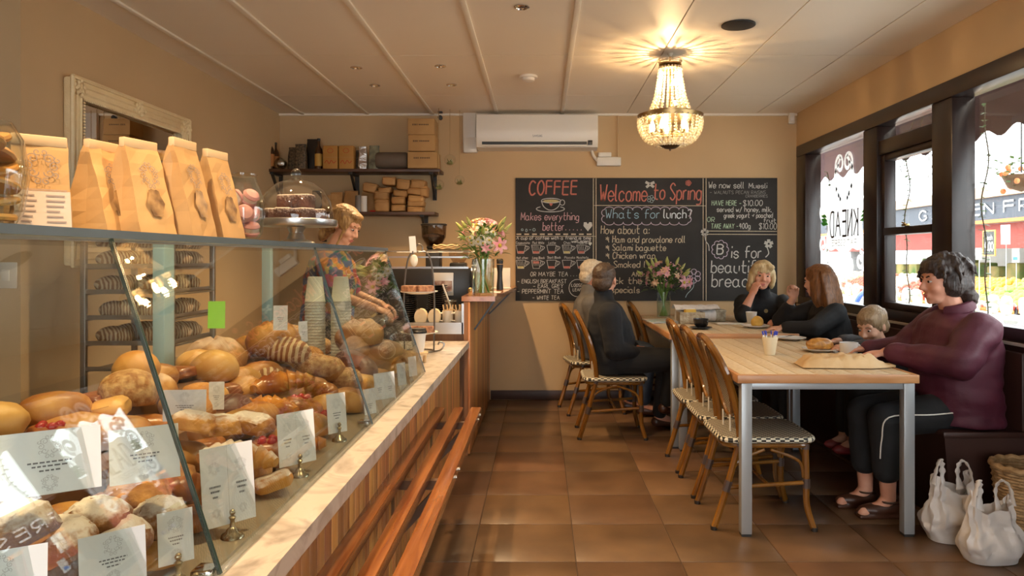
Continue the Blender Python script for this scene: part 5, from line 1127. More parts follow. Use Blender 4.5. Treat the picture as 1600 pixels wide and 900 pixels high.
def macaron(p, R, lab):
    t = thing('macaron', lab, 'macaron', p, 0, 'pink macarons in the glass jar'); t.rotation_euler = R; M_mac = mat('pink_macaron', (.72,.32,.30), .55, bump=.1, bscale=60)
    obj('shell', MB().lathe([(0,.006),(.022,.006),(.024,.009),(.019,.017),(0,.020)], 18), M_mac, t); obj('shell', MB().lathe([(0,-.006),(.022,-.006),(.024,-.009),(.019,-.017),(0,-.020)], 18), M_mac, t); obj('cream_filling', MB().lathe([(0,-.006),(.021,-.006),(.021,.006),(0,.006)], 18), mat('cream', (.78,.62,.5), .5), t)
jX, jd = -.835, 2.08
t = thing('macaron_jar', 'round clear glass jar of pink macarons beside the bags', 'jar', (jX, jd, TOPZ)); obj('jar_glass', MB().lathe([(0,.002),(.035,.0),(.05,.02),(.058,.075),(.055,.12),(.038,.165),(.034,.18),(.031,.18),(.035,.163),(.051,.119),(.054,.075),(.046,.023),(0,.008)], 28), glassmat('thick_glass', (.93,.96,.95)), t); obj('lid', MB().lathe([(0,.183),(.037,.183),(.037,.188),(0,.192)], 24), glassmat('thick_glass', (.93,.96,.95)), t)
for k, (a, r, z, R) in enumerate(((0,.022,.033,(.3,.2,0)),(2.1,.024,.036,(1.2,.2,0)),(4.2,.022,.034,(.2,1.1,.5)),(1.0,.025,.078,(.9,.5,0)),(3.1,.024,.080,(.2,.9,1)),(5.2,.024,.076,(1.3,0,.6)),(.3,.018,.122,(.4,.7,0)),(3.4,.02,.12,(1.0,.3,2)))):
    macaron((jX+r*math.cos(a), jd+r*math.sin(a), TOPZ+z), R, 'pink macaron in the jar, '+('bottom layer right','bottom layer back','bottom layer front','middle layer back','middle layer left','middle layer front','top right','top left')[k])
dX, dd = -.812, 2.46
t = thing('cake_dome_stand', 'silver footed cake stand with glass dome on top of the case', 'cake stand', (dX, dd, TOPZ)); M_silver = mat('brushed_aluminium', (.62,.62,.60), .28, 1)
obj('foot', MB().lathe([(0,0),(.06,0),(.058,.006),(.03,.015),(.022,.035),(.03,.055),(0,.057)], 28), M_silver, t); obj('plate', MB().lathe([(0,.057),(.13,.057),(.133,.062),(.133,.078),(.128,.080),(.125,.066),(0,.066)], 40), M_silver, t)
obj('dome', MB().lathe([(.119,.067),(.120,.10),(.112,.14),(.092,.175),(.06,.20),(.025,.212),(0,.213)], 40), glassmat('dome_glass', (.97,.98,.97), 1.5, 1.6), t); obj('knob', MB().ell((0,0,.23), (.017,.017,.019), None, 16, 10).lathe([(.012,.21),(.008,.218)], 12), glassmat('thick_glass', (.93,.96,.95)), t)
M_brownie = dusted('coconut_brownie', (.045,.013,.008), (.10,.035,.02), (.72,.60,.52), .8, 40, nz=.0)
for k in range(9):
    a = k*2*PI/7; r = .068 if k < 7 else .03; z = .0675 if k < 7 else .1155
    if k >= 7: a = k*3.1
    lab = 'coconut-dusted chocolate square under the dome, '+('right','back right','back left','left','front left','front middle','front right','upper left','upper right')[k]
    obj('chocolate_square', MB().box((-.031,-.027,0),(.031,.027,.047), .007), M_brownie, None, (dX+r*math.cos(a), dd+r*math.sin(a), TOPZ+z), (0,0,a+.2), label=lab, cat='cake', group='chocolate squares under the dome')
t = thing('biscuit_jar', 'large clear glass biscuit jar cut off by left frame edge', 'jar', (pX(-32,300,-.93).x, pX(-32,300,-.93).y, TOPZ)); obj('jar_glass', MB().lathe([(0,.0),(.045,.0),(.062,.03),(.070,.09),(.062,.15),(.045,.18),(.042,.18),(.058,.149),(.066,.09),(.058,.032),(0,.006)], 28), glassmat('thick_glass', (.93,.96,.95)), t)
m = MB()
for k in range(16): m.lathe([(0,-.006),(.026,-.005),(.028,.0),(.026,.005),(0,.007)], 12, (.03*math.cos(k*2.2),.03*math.sin(k*2.2),.02+.009*k), Matrix.Rotation(.5*math.sin(k*3),4,'X'))
obj('biscuits', m, K_roll, t, kind='stuff')

# ---------------------------------------------------------------- flowers
M_stem = mat('stem_green', (.16,.28,.05), .5); M_petw = mat('petal_white', (.78,.76,.68), .6, transl=.3); M_petp = mat('petal_pink', (.72,.28,.36), .5, c2=(.82,.52,.56), scale=30, transl=.3); M_peta = mat('petal_apricot', (.74,.44,.26), .55, c2=(.8,.6,.42), scale=25, transl=.3); M_bud = mat('bud_lime', (.36,.46,.10), .5, c2=(.55,.5,.2), scale=12, transl=.2); M_ydisc = mat('flower_centre', (.45,.36,.04), .8); M_lf2 = mat('bouquet_leaf', (.04,.10,.02), .45, c2=(.08,.17,.04), scale=9, rnd=.2, transl=.2)
def petal(m, R, L_, w, cup, n=5):
    for s in (0,):
        vs = []; fs = []
        for i in range(n):
            q = i/(n-1); ww = w*math.sin(PI*(.12+.85*q))**.8; p = Vector((0, L_*q, cup*math.sin(q*PI*.6)*L_ - .25*L_*q*q)); vs += [R @ (p+Vector((-ww/2,0,.1*ww))), R @ (p-Vector((0,0,.05*ww))), R @ (p+Vector((ww/2,0,.1*ww)))]
        for i in range(n-1): fs += [(3*i,3*i+1,3*i+4,3*i+3),(3*i+1,3*i+2,3*i+5,3*i+4)]
        m.add(vs, fs)
def flower(parent, nm, c, d, r, npet, w, cup, mp, disc=True):
    M0 = Matrix.Translation(c) @ frame((Vector(d).cross(Vector((.3,.2,.9)))), d); m = MB()
    for k in range(npet): petal(m, M0 @ Matrix.Rotation(2*PI*k/npet,4,'Z'), r, w, cup)
    f = obj(nm, m, mp, parent)
    if disc: obj('flower_centre', MB().ell(Vector(c)+Vector(d).normalized()*.004, r*.26, None, 8, 6), M_ydisc, f)
def bud(parent, nm, c, d, L_, r, mp): 
    m = MB().tube([Vector(c)+Vector(d).normalized()*L_*q for q in (0,.15,.4,.7,.9,1)], [r*.3,r*.8,r,r*.75,r*.35,r*.05], 8); obj(nm, m, mp, parent)
def leaf(m, c, d, L_, w): petal(m, Matrix.Translation(c) @ frame(d, Vector((.2,.1,1)).normalized() if abs(Vector(d).normalized().z) < .9 else (1,0,0)), L_, w, .12)
def bouquet(lab, loc, r, h, spread, top, seed, daisies, lily):
    R = random.Random(seed); t = thing('vase_of_flowers', lab, 'flowers', loc); gl = obj('vase', MB().lathe([(0,0),(r*.92,0),(r*.95,.006),(r,h),(r*.95,h),(r*.9,.012),(0,.012)], 30), glassmat('vase_glass', (.94,.97,.96), 1.5, 1.5), t)
    obj('water', MB().lathe([(0,.013),(r*.88,.013),(r*.91,h*.62),(0,h*.62)], 26), glassmat('water', (.90,.95,.88), 1.33, .8), t)
    for k in range(12):
        a = R.uniform(0,2*PI); b = a+PI+R.uniform(-.5,.5); s = R.uniform(.3,1)
        obj('stem', MB().tube([(r*.6*s*math.cos(b),r*.6*s*math.sin(b),.015),(r*.2*math.cos(a),r*.2*math.sin(a),h*.7),(spread*.6*s*math.cos(a),spread*.6*s*math.sin(a),h+(top-h)*.6)], .0042, 6), M_stem, t)
    m = MB()
    for k in range(150):
        a = R.uniform(0,2*PI); q = R.uniform(.1,1.5); z = h+(top-h)*R.uniform(.0,.75); c = Vector((spread*.6*q*math.cos(a), spread*.6*q*math.sin(a), z)); leaf(m, c, (math.cos(a),math.sin(a),R.uniform(-.3,.9)), R.uniform(.05,.10), R.uniform(.015,.03))
    obj('leaf', m, M_lf2, t, kind='stuff')
    def pos(a, e, q=1.): return Vector((spread*q*math.cos(e)*math.cos(a), spread*q*math.cos(e)*math.sin(a), h+(top-h)*(.35+.6*math.sin(e)))), Vector((math.cos(e)*math.cos(a), math.cos(e)*math.sin(a), math.sin(e)))
    for k in range(daisies):
        c, d = pos(-PI/2+R.uniform(-.7,.7), R.uniform(.0,.9), .85); flower(t, 'daisy', c, d, .028, 12, .012, .02, M_petw)
    for k in range(30):
        c, d = pos(R.uniform(0,2*PI), R.uniform(-.25,1.3), R.uniform(.7,1.)); flower(t, 'alstroemeria', c, d, .036, 6, .018, .5, (M_peta, M_petp)[k % 2], False)
    for k in range(lily): c, d = pos(-PI/2+.75+.5*k, -.05, 1.05); flower(t, 'lily', c, (d+Vector((0,-.5,0))), .062, 6, .028, .45, M_petp)
    for k in range(14):
        c, d = pos(2*PI*k/7+.3, R.uniform(.1,1.1), .95); bud(t, 'lily_bud', c, d+Vector((0,0,.5)), R.uniform(.06,.10), .013, M_bud)
    m = MB()
    for k in range(40): c, d = pos(R.uniform(0,2*PI), R.uniform(-.1,1.3), R.uniform(.8,1.15)); m.ell(c, .006, None, 5, 4)
    obj('filler_blossom', m, M_petp, t, kind='stuff')
    return t
v1 = bouquet('tall glass vase of white daisies and lilies on the bar shelf', ((755-CX)/F*5.12, 5.12, 1.0475), .078, .245, .165, .53, 3, 13, 1)
v2 = bouquet('glass vase of pink lilies on the far table by the chalkboard', ((1037-CX)/F*6.45, 6.45, TZ2), .062, .22, .20, .50, 8, 0, 2)

# ---------------------------------------------------------------- on the tables
M_china = mat('white_china', (.78,.75,.70), .2)
def tp(x, yb, z): d = (H-z)*F/(yb-CY); return Vector(((x-CX)/F*d, d, z))
def plate(c, r, lab): t = thing('plate', lab, 'plate', c); obj('dish', MB().lathe([(0,0),(r*.55,0),(r*.6,.004),(r,.016),(r,.019),(r*.58,.008),(0,.007)], 34), M_china, t); return t
c = tp(1181,512,TZ2); plate(c, .105, 'white plate with a bread half before the blonde woman'); obj('bread_half', loaf_mesh(.10,.06,.075,5,0,1.), mat('crumb_gold', (.62,.33,.04), .6, c2=(.75,.45,.1), scale=20), None, c+Vector((0.01,0,.012)), (0,0,.3), label='golden half bread roll on the white plate', cat='bread')
c = tp(1235,531,TZ1); plate(c, .10, 'white plate with a fork at the far end of near table'); t = thing('fork', 'steel fork lying across the white plate', 'fork', c+Vector((-.02,0,.022)), .8); obj('handle', MB().box((-.09,-.004,0),(.03,.004,.003), .001), M_chrome, t); obj('tines', MB().box((.03,-.011,0),(.08,-.007,.003)).box((.03,-.002,0),(.08,.002,.003)).box((.03,.007,0),(.08,.011,.003)).box((.025,-.011,0),(.035,.011,.003)), M_chrome, t, smooth=False)
c = tp(1281,549,TZ1); plate(c, .10, 'white plate under the brown pastry by the purple jacket'); obj('sweet_bun', loaf_mesh(.17,.08,.065,9,0,.8), mat('pecan_pastry', (.30,.11,.02), .3, c2=(.60,.30,.06), scale=35, bump=.4), None, c+Vector((.0,0,.012)), (0,0,.15), label='long nut-glazed pastry on the plate beside white mug', cat='pastry')
c = Vector((1.708,4.11,TZ1)); t = thing('coffee_mug', 'white latte mug at the table edge by the purple jacket', 'mug', c); obj('cup', MB().lathe([(0,0),(.032,0),(.046,.02),(.050,.075),(.047,.075),(.042,.022),(0,.008)], 26), M_china, t); obj('coffee', MB().lathe([(0,.064),(.0465,.064)], 22), mat('latte', (.45,.26,.12), .3), t); obj('handle', MB().tube(smoothpath([(.046,.02,.06),(.072,.03,.055),(.068,.03,.028),(.042,.02,.022)], 5), .006), M_china, t)
c = Vector((1.645,5.79,TZ2)); t = thing('paper_coffee_cup', 'small white paper cup before the blonde woman', 'cup', c); obj('cup', MB().lathe([(0,0),(.030,0),(.042,.092),(.044,.094),(.042,.096),(.039,.092),(0,.006)], 26), M_paper, t); obj('coffee', MB().lathe([(0,.08),(.038,.08)], 20), mat('latte', (.45,.26,.12), .3), t)
c = tp(1203,554,TZ1); t = thing('sugar_cup', 'ridged cream cup of sugar sticks on the near table', 'cup', c)
obj('cup', MB().lathe([(0,0),(.029,0)]+[(.029+.0014*k+(.0015 if k % 2 else 0), .008+.009*k) for k in range(10)]+[(.042,.10),(.039,.10),(.03,.01),(0,.008)], 24), mat('cream_ridged', (.72,.62,.42), .45), t)
for k in range(9):
    a = k*2.4; q = thing('sugar_stick', 'blue and white sugar stick in the ridged cream cup', 'sugar stick', c+Vector((.022*math.cos(a)*(.4+.07*k),.022*math.sin(a)*(.4+.07*k),.012)), a, 'sugar sticks in the cup'); q.rotation_euler = (.14*math.sin(k*2),.18,a)
    obj('paper', MB().box((-.004,-.002,0),(.004,.002,.10), .001), M_paper, q); obj('blue_end', MB().box((-.0045,-.0024,.10),(.0045,.0024,.122), .001), mat('blue_print', (.03,.05,.42), .5), q)
c = tp(1095,514,TZ2); t = thing('black_coffee_cup', 'black coffee cup on a black saucer on far table', 'cup', c); obj('cup', MB().lathe([(0,.012),(.028,.012),(.05,.035),(.055,.075),(.052,.075),(.046,.037),(0,.022)], 26), M_blackc, t); obj('handle', MB().tube(smoothpath([(.02,-.048,.065),(.03,-.075,.06),(.028,-.07,.035),(.018,-.042,.03)], 5), .006), M_blackc, t); obj('saucer', MB().lathe([(0,0),(.04,0),(.082,.012),(.082,.015),(.04,.006),(0,.006)], 30), M_blackc, t); obj('coffee', MB().lathe([(0,.066),(.051,.066)], 22), mat('latte', (.45,.26,.12), .3), t)
M_tin = mat('embossed_tin', (.30,.22,.13), .4, .7, c2=(.48,.40,.28), scale=35, bump=.6, bscale=60)
c = tp(1079,505,TZ2); t = thing('metal_basket', 'open brown metal cutlery basket on the far table', 'basket', c, .06); 
for a, b in (((-.10,-.06,0),(.10,-.055,.09)),((-.10,.055,0),(.10,.06,.09)),((-.10,-.055,0),(-.095,.055,.09)),((.095,-.055,0),(.10,.055,.09))): obj('side', MB().box(a,b), M_tin, t, smooth=False)
obj('bottom', MB().box((-.10,-.06,0),(.10,.06,.004)), M_tin, t, smooth=False)
t2 = thing('sauce_packet', 'yellow paper packet poking out of the metal basket', 'packet', c+Vector((.0,0,.0052)), .3); obj('paper', MB().box((-.05,-.02,0),(.04,.02,.105), .003), mat('yellow_paper', (.75,.45,.05), .6), t2); obj('crimp', MB().box((-.045,-.003,.105),(.035,.003,.11)), M_paper, t2, smooth=False)
c = tp(1107,502,TZ2); t = thing('tin_box', 'pale embossed tin box with wire handle on the far table', 'box', c+Vector((.02,.02,0)), .05); obj('box', MB().box((-.11,-.06,0),(.11,.06,.085), .004), mat('pale_tin', (.46,.42,.32), .45, .5, c2=(.25,.2,.13), scale=40, bump=.5), t); obj('wire_handle', MB().tube(smoothpath([(-.08,-.06,.085),(-.05,-.06,.125),(.0,-.06,.135),(.05,-.06,.125),(.08,-.06,.085)], 5), .003), M_tin, t); obj('lid_rim', MB().box((-.114,-.064,.08),(.114,.064,.095), .003), mat('pale_tin', (.46,.42,.32)), t)
t = thing('rolled_newspaper', 'crumpled newspaper lying over the metal basket', 'newspaper', tp(1080,505,TZ2)+Vector((.06,.13,0)), .05)
def PN(u, v): return Vector(((u-.5)*.36, (v-.5)*.16, .105+.035*math.sin(PI*v)+.012*mnoise.noise(Vector((u*6,v*5,1)))))
obj('pages', MB().grid(PN, 16, 8), mat('newsprint', (.66,.63,.60), .8, c2=(.45,.43,.42), scale=40, lo=.5, hi=.8), t); obj('under_roll', MB().lathe([(0,-.16),(.045,-.16),(.052,.0),(.045,.16),(0,.16)], 16, (0,0,.052), Matrix.Rotation(PI/2,4,'Y')), mat('newsprint', (.66,.63,.60)), t)
t = thing('magazine_stack', 'pair of magazines at the left corner of the far table', 'magazine', tp(1025,503,TZ2)+Vector((.05,0,0)), .1)
for k in range(2): obj('magazine', MB().box((-.12,-.15,.008*k),(.12,.15,.008*k+.007), .002), (mat('newsprint', (.66,.63,.60)), mat('teal_cover', (.25,.42,.42), .35, c2=(.62,.55,.55), scale=7))[k], t, rot=(0,0,.1*k))
t = thing('small_dish', 'tiny white butter dish beside the black coffee cup', 'dish', tp(1066,513,TZ2)); obj('dish', MB().lathe([(0,0),(.03,0),(.055,.010),(.055,.013),(.03,.006),(0,.006)], 24), M_china, t); obj('butter', MB().box((-.015,-.012,.006),(.015,.012,.018), .003), mat('butter', (.75,.5,.1), .5), t)
t = thing('napkin', 'folded white napkin at the middle of far table', 'napkin', tp(1140,506,TZ2)); obj('sheet', MB().box((-.11,-.07,0),(.11,.07,.004), .001), M_paper, t); obj('top_fold', MB().box((-.11,-.07,.004),(.02,.06,.007), .001), M_paper, t, rot=(0,0,.04))
# flat kraft bag on the near table
c = tp(1330,577,TZ1); t = thing('kraft_pastry_bag', 'flat brown kraft pastry bag lying on the near table edge', 'paper bag', c+Vector((.0,.10,0)), -.06)
def PB(u, v):
    e = (1-abs(2*u-1)**8)*(1-abs(2*v-1)**5); x_ = (u-.5)*.44; y_ = (v-.5)*(.19-.08*max(0,u-.75)*4)
    return Vector((x_, y_, .004+e*(.05+.035*abs(mnoise.noise(Vector((u*7,v*5,2))))-.02*abs(mnoise.noise(Vector((u*13,v*9,5)))))*(1 if u < .75 else 1-(u-.75)*2.6)))
m = MB().grid(PB, 24, 12); n0 = len(m.v); m.add([Vector((v.x,v.y,.001)) for v in m.v], []); m.f += [tuple(i+n0 for i in f)[::-1] for f in m.f[:23*11]]
obj('pouch', m, mat('kraft_bag_crinkled', (.55,.36,.17), .55, c2=(.66,.46,.24), scale=8, bump=.6, bscale=22), t, smooth=True); obj('twisted_end', MB().box((.20,-.04,.002),(.245,.04,.014), .005), mat('kraft_bag_crinkled', (.55,.36,.17)), t)

# ---------------------------------------------------------------- floor: white carrier bags and wicker basket
M_poly = mat('white_polythene', (.72,.68,.64), .3, c2=(.80,.76,.72), scale=3, bump=.5, bscale=9, transl=.3)
def carrier(lab, c, w, dp, h, ear, rz, seed):
    t = thing('carrier_bag', lab, 'plastic bag', c, rz); m = MB(); nu, nv = 60, 22; vs = []
    for j in range(nv):
        q = j/(nv-1)
        for i in range(nu):
            th = 2*PI*i/nu; co, si = math.cos(th), math.sin(th); e = abs(co)**4; zt = h*(.80+.05*math.sin(3*th+seed))+ear*e; z = .003+zt*q
            a = w/2*(.84+.22*math.sin(PI*min(1,q*1.5)))*(1-.42*max(0,q-.45)**1.1); b = dp/2*(.82+.25*math.sin(PI*min(1,q*1.4)))*(1-.8*max(0,q-.4)**1.0*(.5+.5*e))
            p = Vector((a*math.copysign(abs(co)**.75,co), b*math.copysign(abs(si)**.75,si), z)); f = .008*math.sin(11*th+seed+6*q)*min(1,q*3)
            p += (nz3(p, 11, seed)*.020+nz3(p, 30, seed)*.010)*min(1, q*6)+Vector((co,si,0))*f; p.z = max(.003, p.z); vs.append(p)
    fs = [(j*nu+i, j*nu+(i+1)%nu, (j+1)*nu+(i+1)%nu, (j+1)*nu+i) for j in range(nv-1) for i in range(nu)]+[tuple(range(nu))[::-1]]
    obj('sack', m.add(vs, fs), M_poly, t)
    for s in (-1,1):
        x = s*w/2*.72; z0 = h*.8+ear*.75
        P = smoothpath([(x,-.012,z0-.03),(x*.86,-.018,z0+ear*.55),(x*.62,-.004,z0+ear*1.05),(x*.45,.012,z0+ear*.75),(x*.40,.016,z0+ear*.1),(x*.52,.012,z0-.06)], 5)
        obj('handle', MB().tube(P, [.024,.019,.016]+[.011+.004*math.sin(i*1.7) for i in range(len(P)-6)]+[.016,.02,.026], 10, flat=.45), M_poly, t)
    obj('contents', MB().ell((0,0,h*.33),(w*.38,dp*.34,h*.30)), mat('wrapped_goods', (.45,.36,.30), .8), t)
carrier('white plastic carrier bag standing behind, nearer the bench', (1.895,3.42,0), .235, .17, .30, .07, -.1, 2)
carrier('white plastic carrier bag in front, beside the wicker basket', (1.935,3.19,0), .255, .17, .28, .065, .1, 5)
t = thing('wicker_basket', 'tall wicker basket cut off at right frame edge', 'basket', (2.20, 3.35, 0)); m = MB(); Hb = .35
for j in range(26):
    z = .012+Hb*j/26; r = .105+.033*j/26; m.tube([((r+.004*math.cos(12*a+(j%2)*PI))*math.cos(a), (r+.004*math.cos(12*a+(j%2)*PI))*math.sin(a), z) for a in [2*PI*i/48 for i in range(48)]], .0075, 5, closed=True)
M_wick = mat('wicker_honey', (.26,.15,.06), .6, c2=(.42,.27,.13), scale=30)
obj('woven_body', m, M_wick, t, kind='stuff'); obj('rim', MB().tube([(.142*math.cos(a),.142*math.sin(a),Hb+.01+.004*math.sin(14*a)) for a in [2*PI*i/56 for i in range(56)]], .014, 8, closed=True), M_wick, t)
for k in range(24): a = 2*PI*k/24; obj('stake', MB().tube([(.105*math.cos(a),.105*math.sin(a),.0),(.138*math.cos(a),.138*math.sin(a),Hb)], .004, 5), M_wick, t)
obj('base', MB().lathe([(0,0),(.102,0),(.102,.012),(0,.012)], 24), M_wick, t)
# ================================================================ PEOPLE
def V(*a): return Vector(a)
SK = mat('skin_fair', (.58,.30,.19), .5, c2=(.66,.37,.25), scale=9, spec=.35); SKR = mat('skin_rosy', (.60,.27,.17), .5, c2=(.66,.34,.23), scale=9, spec=.35)
M_lip = mat('lips', (.48,.14,.11), .4); M_eyew = mat('eye_white', (.42,.36,.32), .35); M_iris = mat('iris_dark', (.03,.02,.015), .2)
def hair_mat(n, c, c2, st=(40,40,3)): return mat('hair_'+n, c, .42, c2=c2, scale=2.2, stretch=st, detail=5, lo=.3, hi=.7, bump=.55, bscale=3., spec=.4)
def head_parts(mb, M, s=1., ears=True, child=False):
    T = lambda x,y,z: M @ (V(x,y,z)*s); R = M.to_3x3().normalized().to_4x4()
    E = lambda c, r, rot=None: mb.ell(T(*c), tuple(k*s for k in r), R @ rot if rot else R, 16, 11)
    E((0,-.012,.03),(.075,.094,.088)); E((0,.03,-.018),(.063,.060,.084)); E((0,.042,-.076),(.044,.042,.034)); E((0,.068,-.094),(.020,.017,.016))
    mb.cap(T(0,.086,.012), T(0,.108,-.026), .008*s, .0115*s); E((.010,.098,-.032),(.009,.010,.008)); E((-.010,.098,-.032),(.009,.010,.008))
    mb.cap(T(-.042,.072,.026), T(.042,.072,.026), .011*s, .011*s)
    for k in (-1,1): E((k*.036,.058,-.030),(.026,.028,.024))
    E((0,.086,-.060),(.022,.010,.0055)); E((0,.084,-.070),(.018,.010,.006))
    if ears:
        for k in (-1,1): E((k*.077,-.004,-.006),(.009,.019,.031), Matrix.Rotation(.25*k,4,'Z'))
def face_bits(root, M, s=1.):
    T = lambda x,y,z: M @ (V(x,y,z)*s); R = M.to_3x3().normalized().to_4x4()
    for k in (-1,1):
        e = obj('eye', MB().ell(T(k*.031,.079,.004), (.0120*s,.0095*s,.0055*s), R, 10, 8), M_eyew, root)
        obj('iris', MB().ell(T(k*.031,.0860,.004), (.0075*s,.0042*s,.0064*s), R, 8, 6), M_iris, e)
    obj('mouth', MB().ell(T(0,.0915,-.0605),(.021*s,.007*s,.0045*s), R, 12, 8).ell(T(0,.0895,-.0695),(.017*s,.007*s,.005*s), R, 12, 8), M_lip, root)
    return T
def brows(root, M, m, s=1.):
    T = lambda x,y,z: M @ (V(x,y,z)*s)
    for k in (-1,1): obj('eyebrow', MB().tube([T(k*.014,.0845,.024),T(k*.030,.0835,.030),T(k*.046,.073,.025)], [.0035*s,.004*s,.002*s], 6), m, root)
def hand(mb, wrist, fwd, back, curl=(.35,.5,.4), s=1., thumb=1, spread=.06, tcurl=0):
    """palm + five fingers; fwd = wrist->fingers, back = normal of the back of the hand"""
    M = frame(fwd, back, wrist); T = lambda x,y,z: M @ (V(x,y,z)*s); R = M.to_3x3().normalized().to_4x4()
    mb.ell(T(0,.045,0), (.040*s,.052*s,.0155*s), R, 14, 9); mb.cap(T(.020*thumb,.02,-.002), T(-.018*thumb,.02,-.002), .017*s, .016*s)
    mb.cap(T(.028*thumb,.082,0), T(-.028*thumb,.080,0), .0115*s, .0105*s)
    for i, (x, L_, r) in enumerate(((.030,.070,.0088),(.0105,.078,.0092),(-.0095,.072,.0088),(-.029,.056,.0078))):
        p = V(x*thumb,.086-.004*abs(i-1),0); a = 0; yaw = (x*thumb)*spread*30; pts = [(T(*p), r*s)]
        for j, fr in enumerate((.44,.31,.25)):
            a += curl[j]*(1+.12*i); p = p+V(math.sin(yaw)*math.cos(a), math.cos(yaw)*math.cos(a), -math.sin(a))*L_*fr; pts.append((T(*p), r*s*(.95-.08*j)))
        mb.chain(pts, 8)
    mb.chain([(T(.026*thumb,.018,-.004),.0135*s),(T((.046-.01*tcurl)*thumb,.045,-.014),.0115*s),(T((.050-.025*tcurl)*thumb,.072,-.022-.01*tcurl),.0098*s),(T((.047-.035*tcurl)*thumb,.092,-.026-.012*tcurl),.0082*s)], 8)
def torso(mb, pel, chest, neck, right, w=(.165,.17,.19), dpt=(.115,.12,.105), grow=0., belly=0.):
    pel, chest, neck, right = V(*pel), V(*chest), V(*neck), V(*right).normalized(); up = (neck-pel).normalized(); f = up.cross(right).normalized()
    rg = lambda c, a, b: (c, right*(a+grow), f*(b+grow))
    mid = pel.lerp(chest, .5); top = chest.lerp(neck, .62)
    mb.loft([rg(pel-up*.10, w[0]*.86, dpt[0]*.85), rg(pel, w[0], dpt[0]), rg(mid+f*belly*.5, w[0]*.96, dpt[1]*.96+belly*.6), rg(chest+f*belly*.2, w[1], dpt[1]), rg(top, w[2], dpt[2]*.92), rg(top.lerp(neck,.55), w[2]*.66, dpt[2]*.72), rg(neck, .062, .060)], 22, 2.4)
def person(lab, base, name='person'):
    return thing(name, lab, 'person', base)
def rel(base): b = Vector(base); return lambda x,y,z: Vector((x,y,z))-b

# ---- woman in the purple jacket, seated on the banquette nearest the camera
B = (2.10,3.78,0); r_ = rel(B); P = person('seated dark-haired person in a purple jacket reaching across the near table', B)
HM = frame((-1,-.05,-.10), (0,0,1), r_(2.035,3.76,1.185)); sk = MB(); head_parts(sk, HM, 1.04)
sk.chain([(r_(2.06,3.76,1.12),.056),(r_(2.10,3.77,1.02),.06)])
torso(sk, r_(2.13,3.78,.57), r_(2.13,3.78,.86), r_(2.10,3.77,1.02), (0,1,0), (.15,.15,.16), (.11,.11,.09))
LA = [r_(2.12,3.58,.96), r_(1.98,3.50,.80), r_(1.77,3.80,.815)]; RA = [r_(2.12,3.97,.96), r_(1.98,4.04,.80), r_(1.80,4.10,.80)]
for A in (LA, RA): sk.chain([(A[0],.05),(A[1],.042),(A[2],.028)])
hand(sk, LA[2], (-.85,.40,-.10), (.05,.1,1), (.25,.35,.3), 1., -1, .05); hand(sk, RA[2], (-.95,-.1,-.06), (0,0,1), (.3,.4,.3), 1., 1, .05)
LL = [r_(2.10,3.70,.545), r_(1.70,3.66,.50), r_(1.745,3.72,.09)]; RL = [r_(2.10,3.87,.545), r_(1.68,3.86,.50), r_(1.70,3.88,.09)]
for A in (LL, RL): sk.chain([(A[0],.075),(A[1],.055),(A[1].lerp(A[2],.35),.05),(A[2],.036),(A[2]+V(-.04,0,-.04),.032),(A[2]+V(-.13,-.01,-.06),.028)])
blob('body', sk, SKR, P, .006, 5, dec=.4); face_bits(P, HM, 1.04); M_hdk = hair_mat('dark', (.016,.010,.008), (.055,.034,.026)); brows(P, HM, M_hdk, 1.04)
jk = MB(); torso(jk, r_(2.12,3.78,.60), r_(2.125,3.78,.86), r_(2.10,3.77,1.035), (0,1,0), (.235,.225,.205), (.165,.160,.135), .02, .03)
for A, g in ((LA,1),(RA,1)): jk.chain([(A[0]+V(0,0,-.015),.098),(A[0].lerp(A[1],.5),.090),(A[1],.083),(A[1].lerp(A[2],.5),.068),(A[1].lerp(A[2],.86),.056)])
jk.loft([(r_(2.12,3.78,.475),(0,.235,0),(.195,0,0)),(r_(2.12,3.78,.62),(0,.25,0),(.185,0,0))], 22)
blob('jacket', jk, mat('plum_jacket', (.062,.007,.019), .65, c2=(.09,.012,.028), scale=5, bump=.9, bscale=9), P, .010, 3, .013, 9)
cl_ = MB()
for k in range(5): pass
cl_.tube([r_(2.10+.075*math.cos(a),3.77+.085*math.sin(a),1.045+.02*math.cos(a)) for a in [-2.6+5.2*i/22 for i in range(23)]], [.024]*23, 8, flat=1.2)
obj('collar', cl_, mat('plum_jacket', (.085,.012,.028)), P)
obj('scarf', MB().tube([r_(2.095+.066*math.cos(a),3.77+.070*math.sin(a),1.035-.05*max(0,-math.cos(a))) for a in [2*PI*i/24 for i in range(24)]], .018, 8, closed=True), M_black, P)
tr = MB()
for A in (LL, RL): tr.chain([(A[0],.105),(A[0].lerp(A[1],.5),.098),(A[1],.082),(A[1].lerp(A[2],.3),.078),(A[1].lerp(A[2],.62),.072)])
M_trou = mat('dark_trousers', (.006,.0065,.007), .85, c2=(.011,.011,.012), scale=10); blob('trousers', tr, M_trou, P, .010, 4, .004, 10)
obj('white_piping', MB().tube(smoothpath([LL[0]+V(-.02,-.098,.01), LL[0].lerp(LL[1],.5)+V(0,-.100,.02), LL[1]+V(-.02,-.083,.03), LL[1].lerp(LL[2],.2)+V(-.05,-.066,0), LL[1].lerp(LL[2],.45)+V(-.055,-.05,0)], 6), .0035, 6), M_paper, P)
M_shoe = mat('brown_leather', (.055,.020,.010), .35)
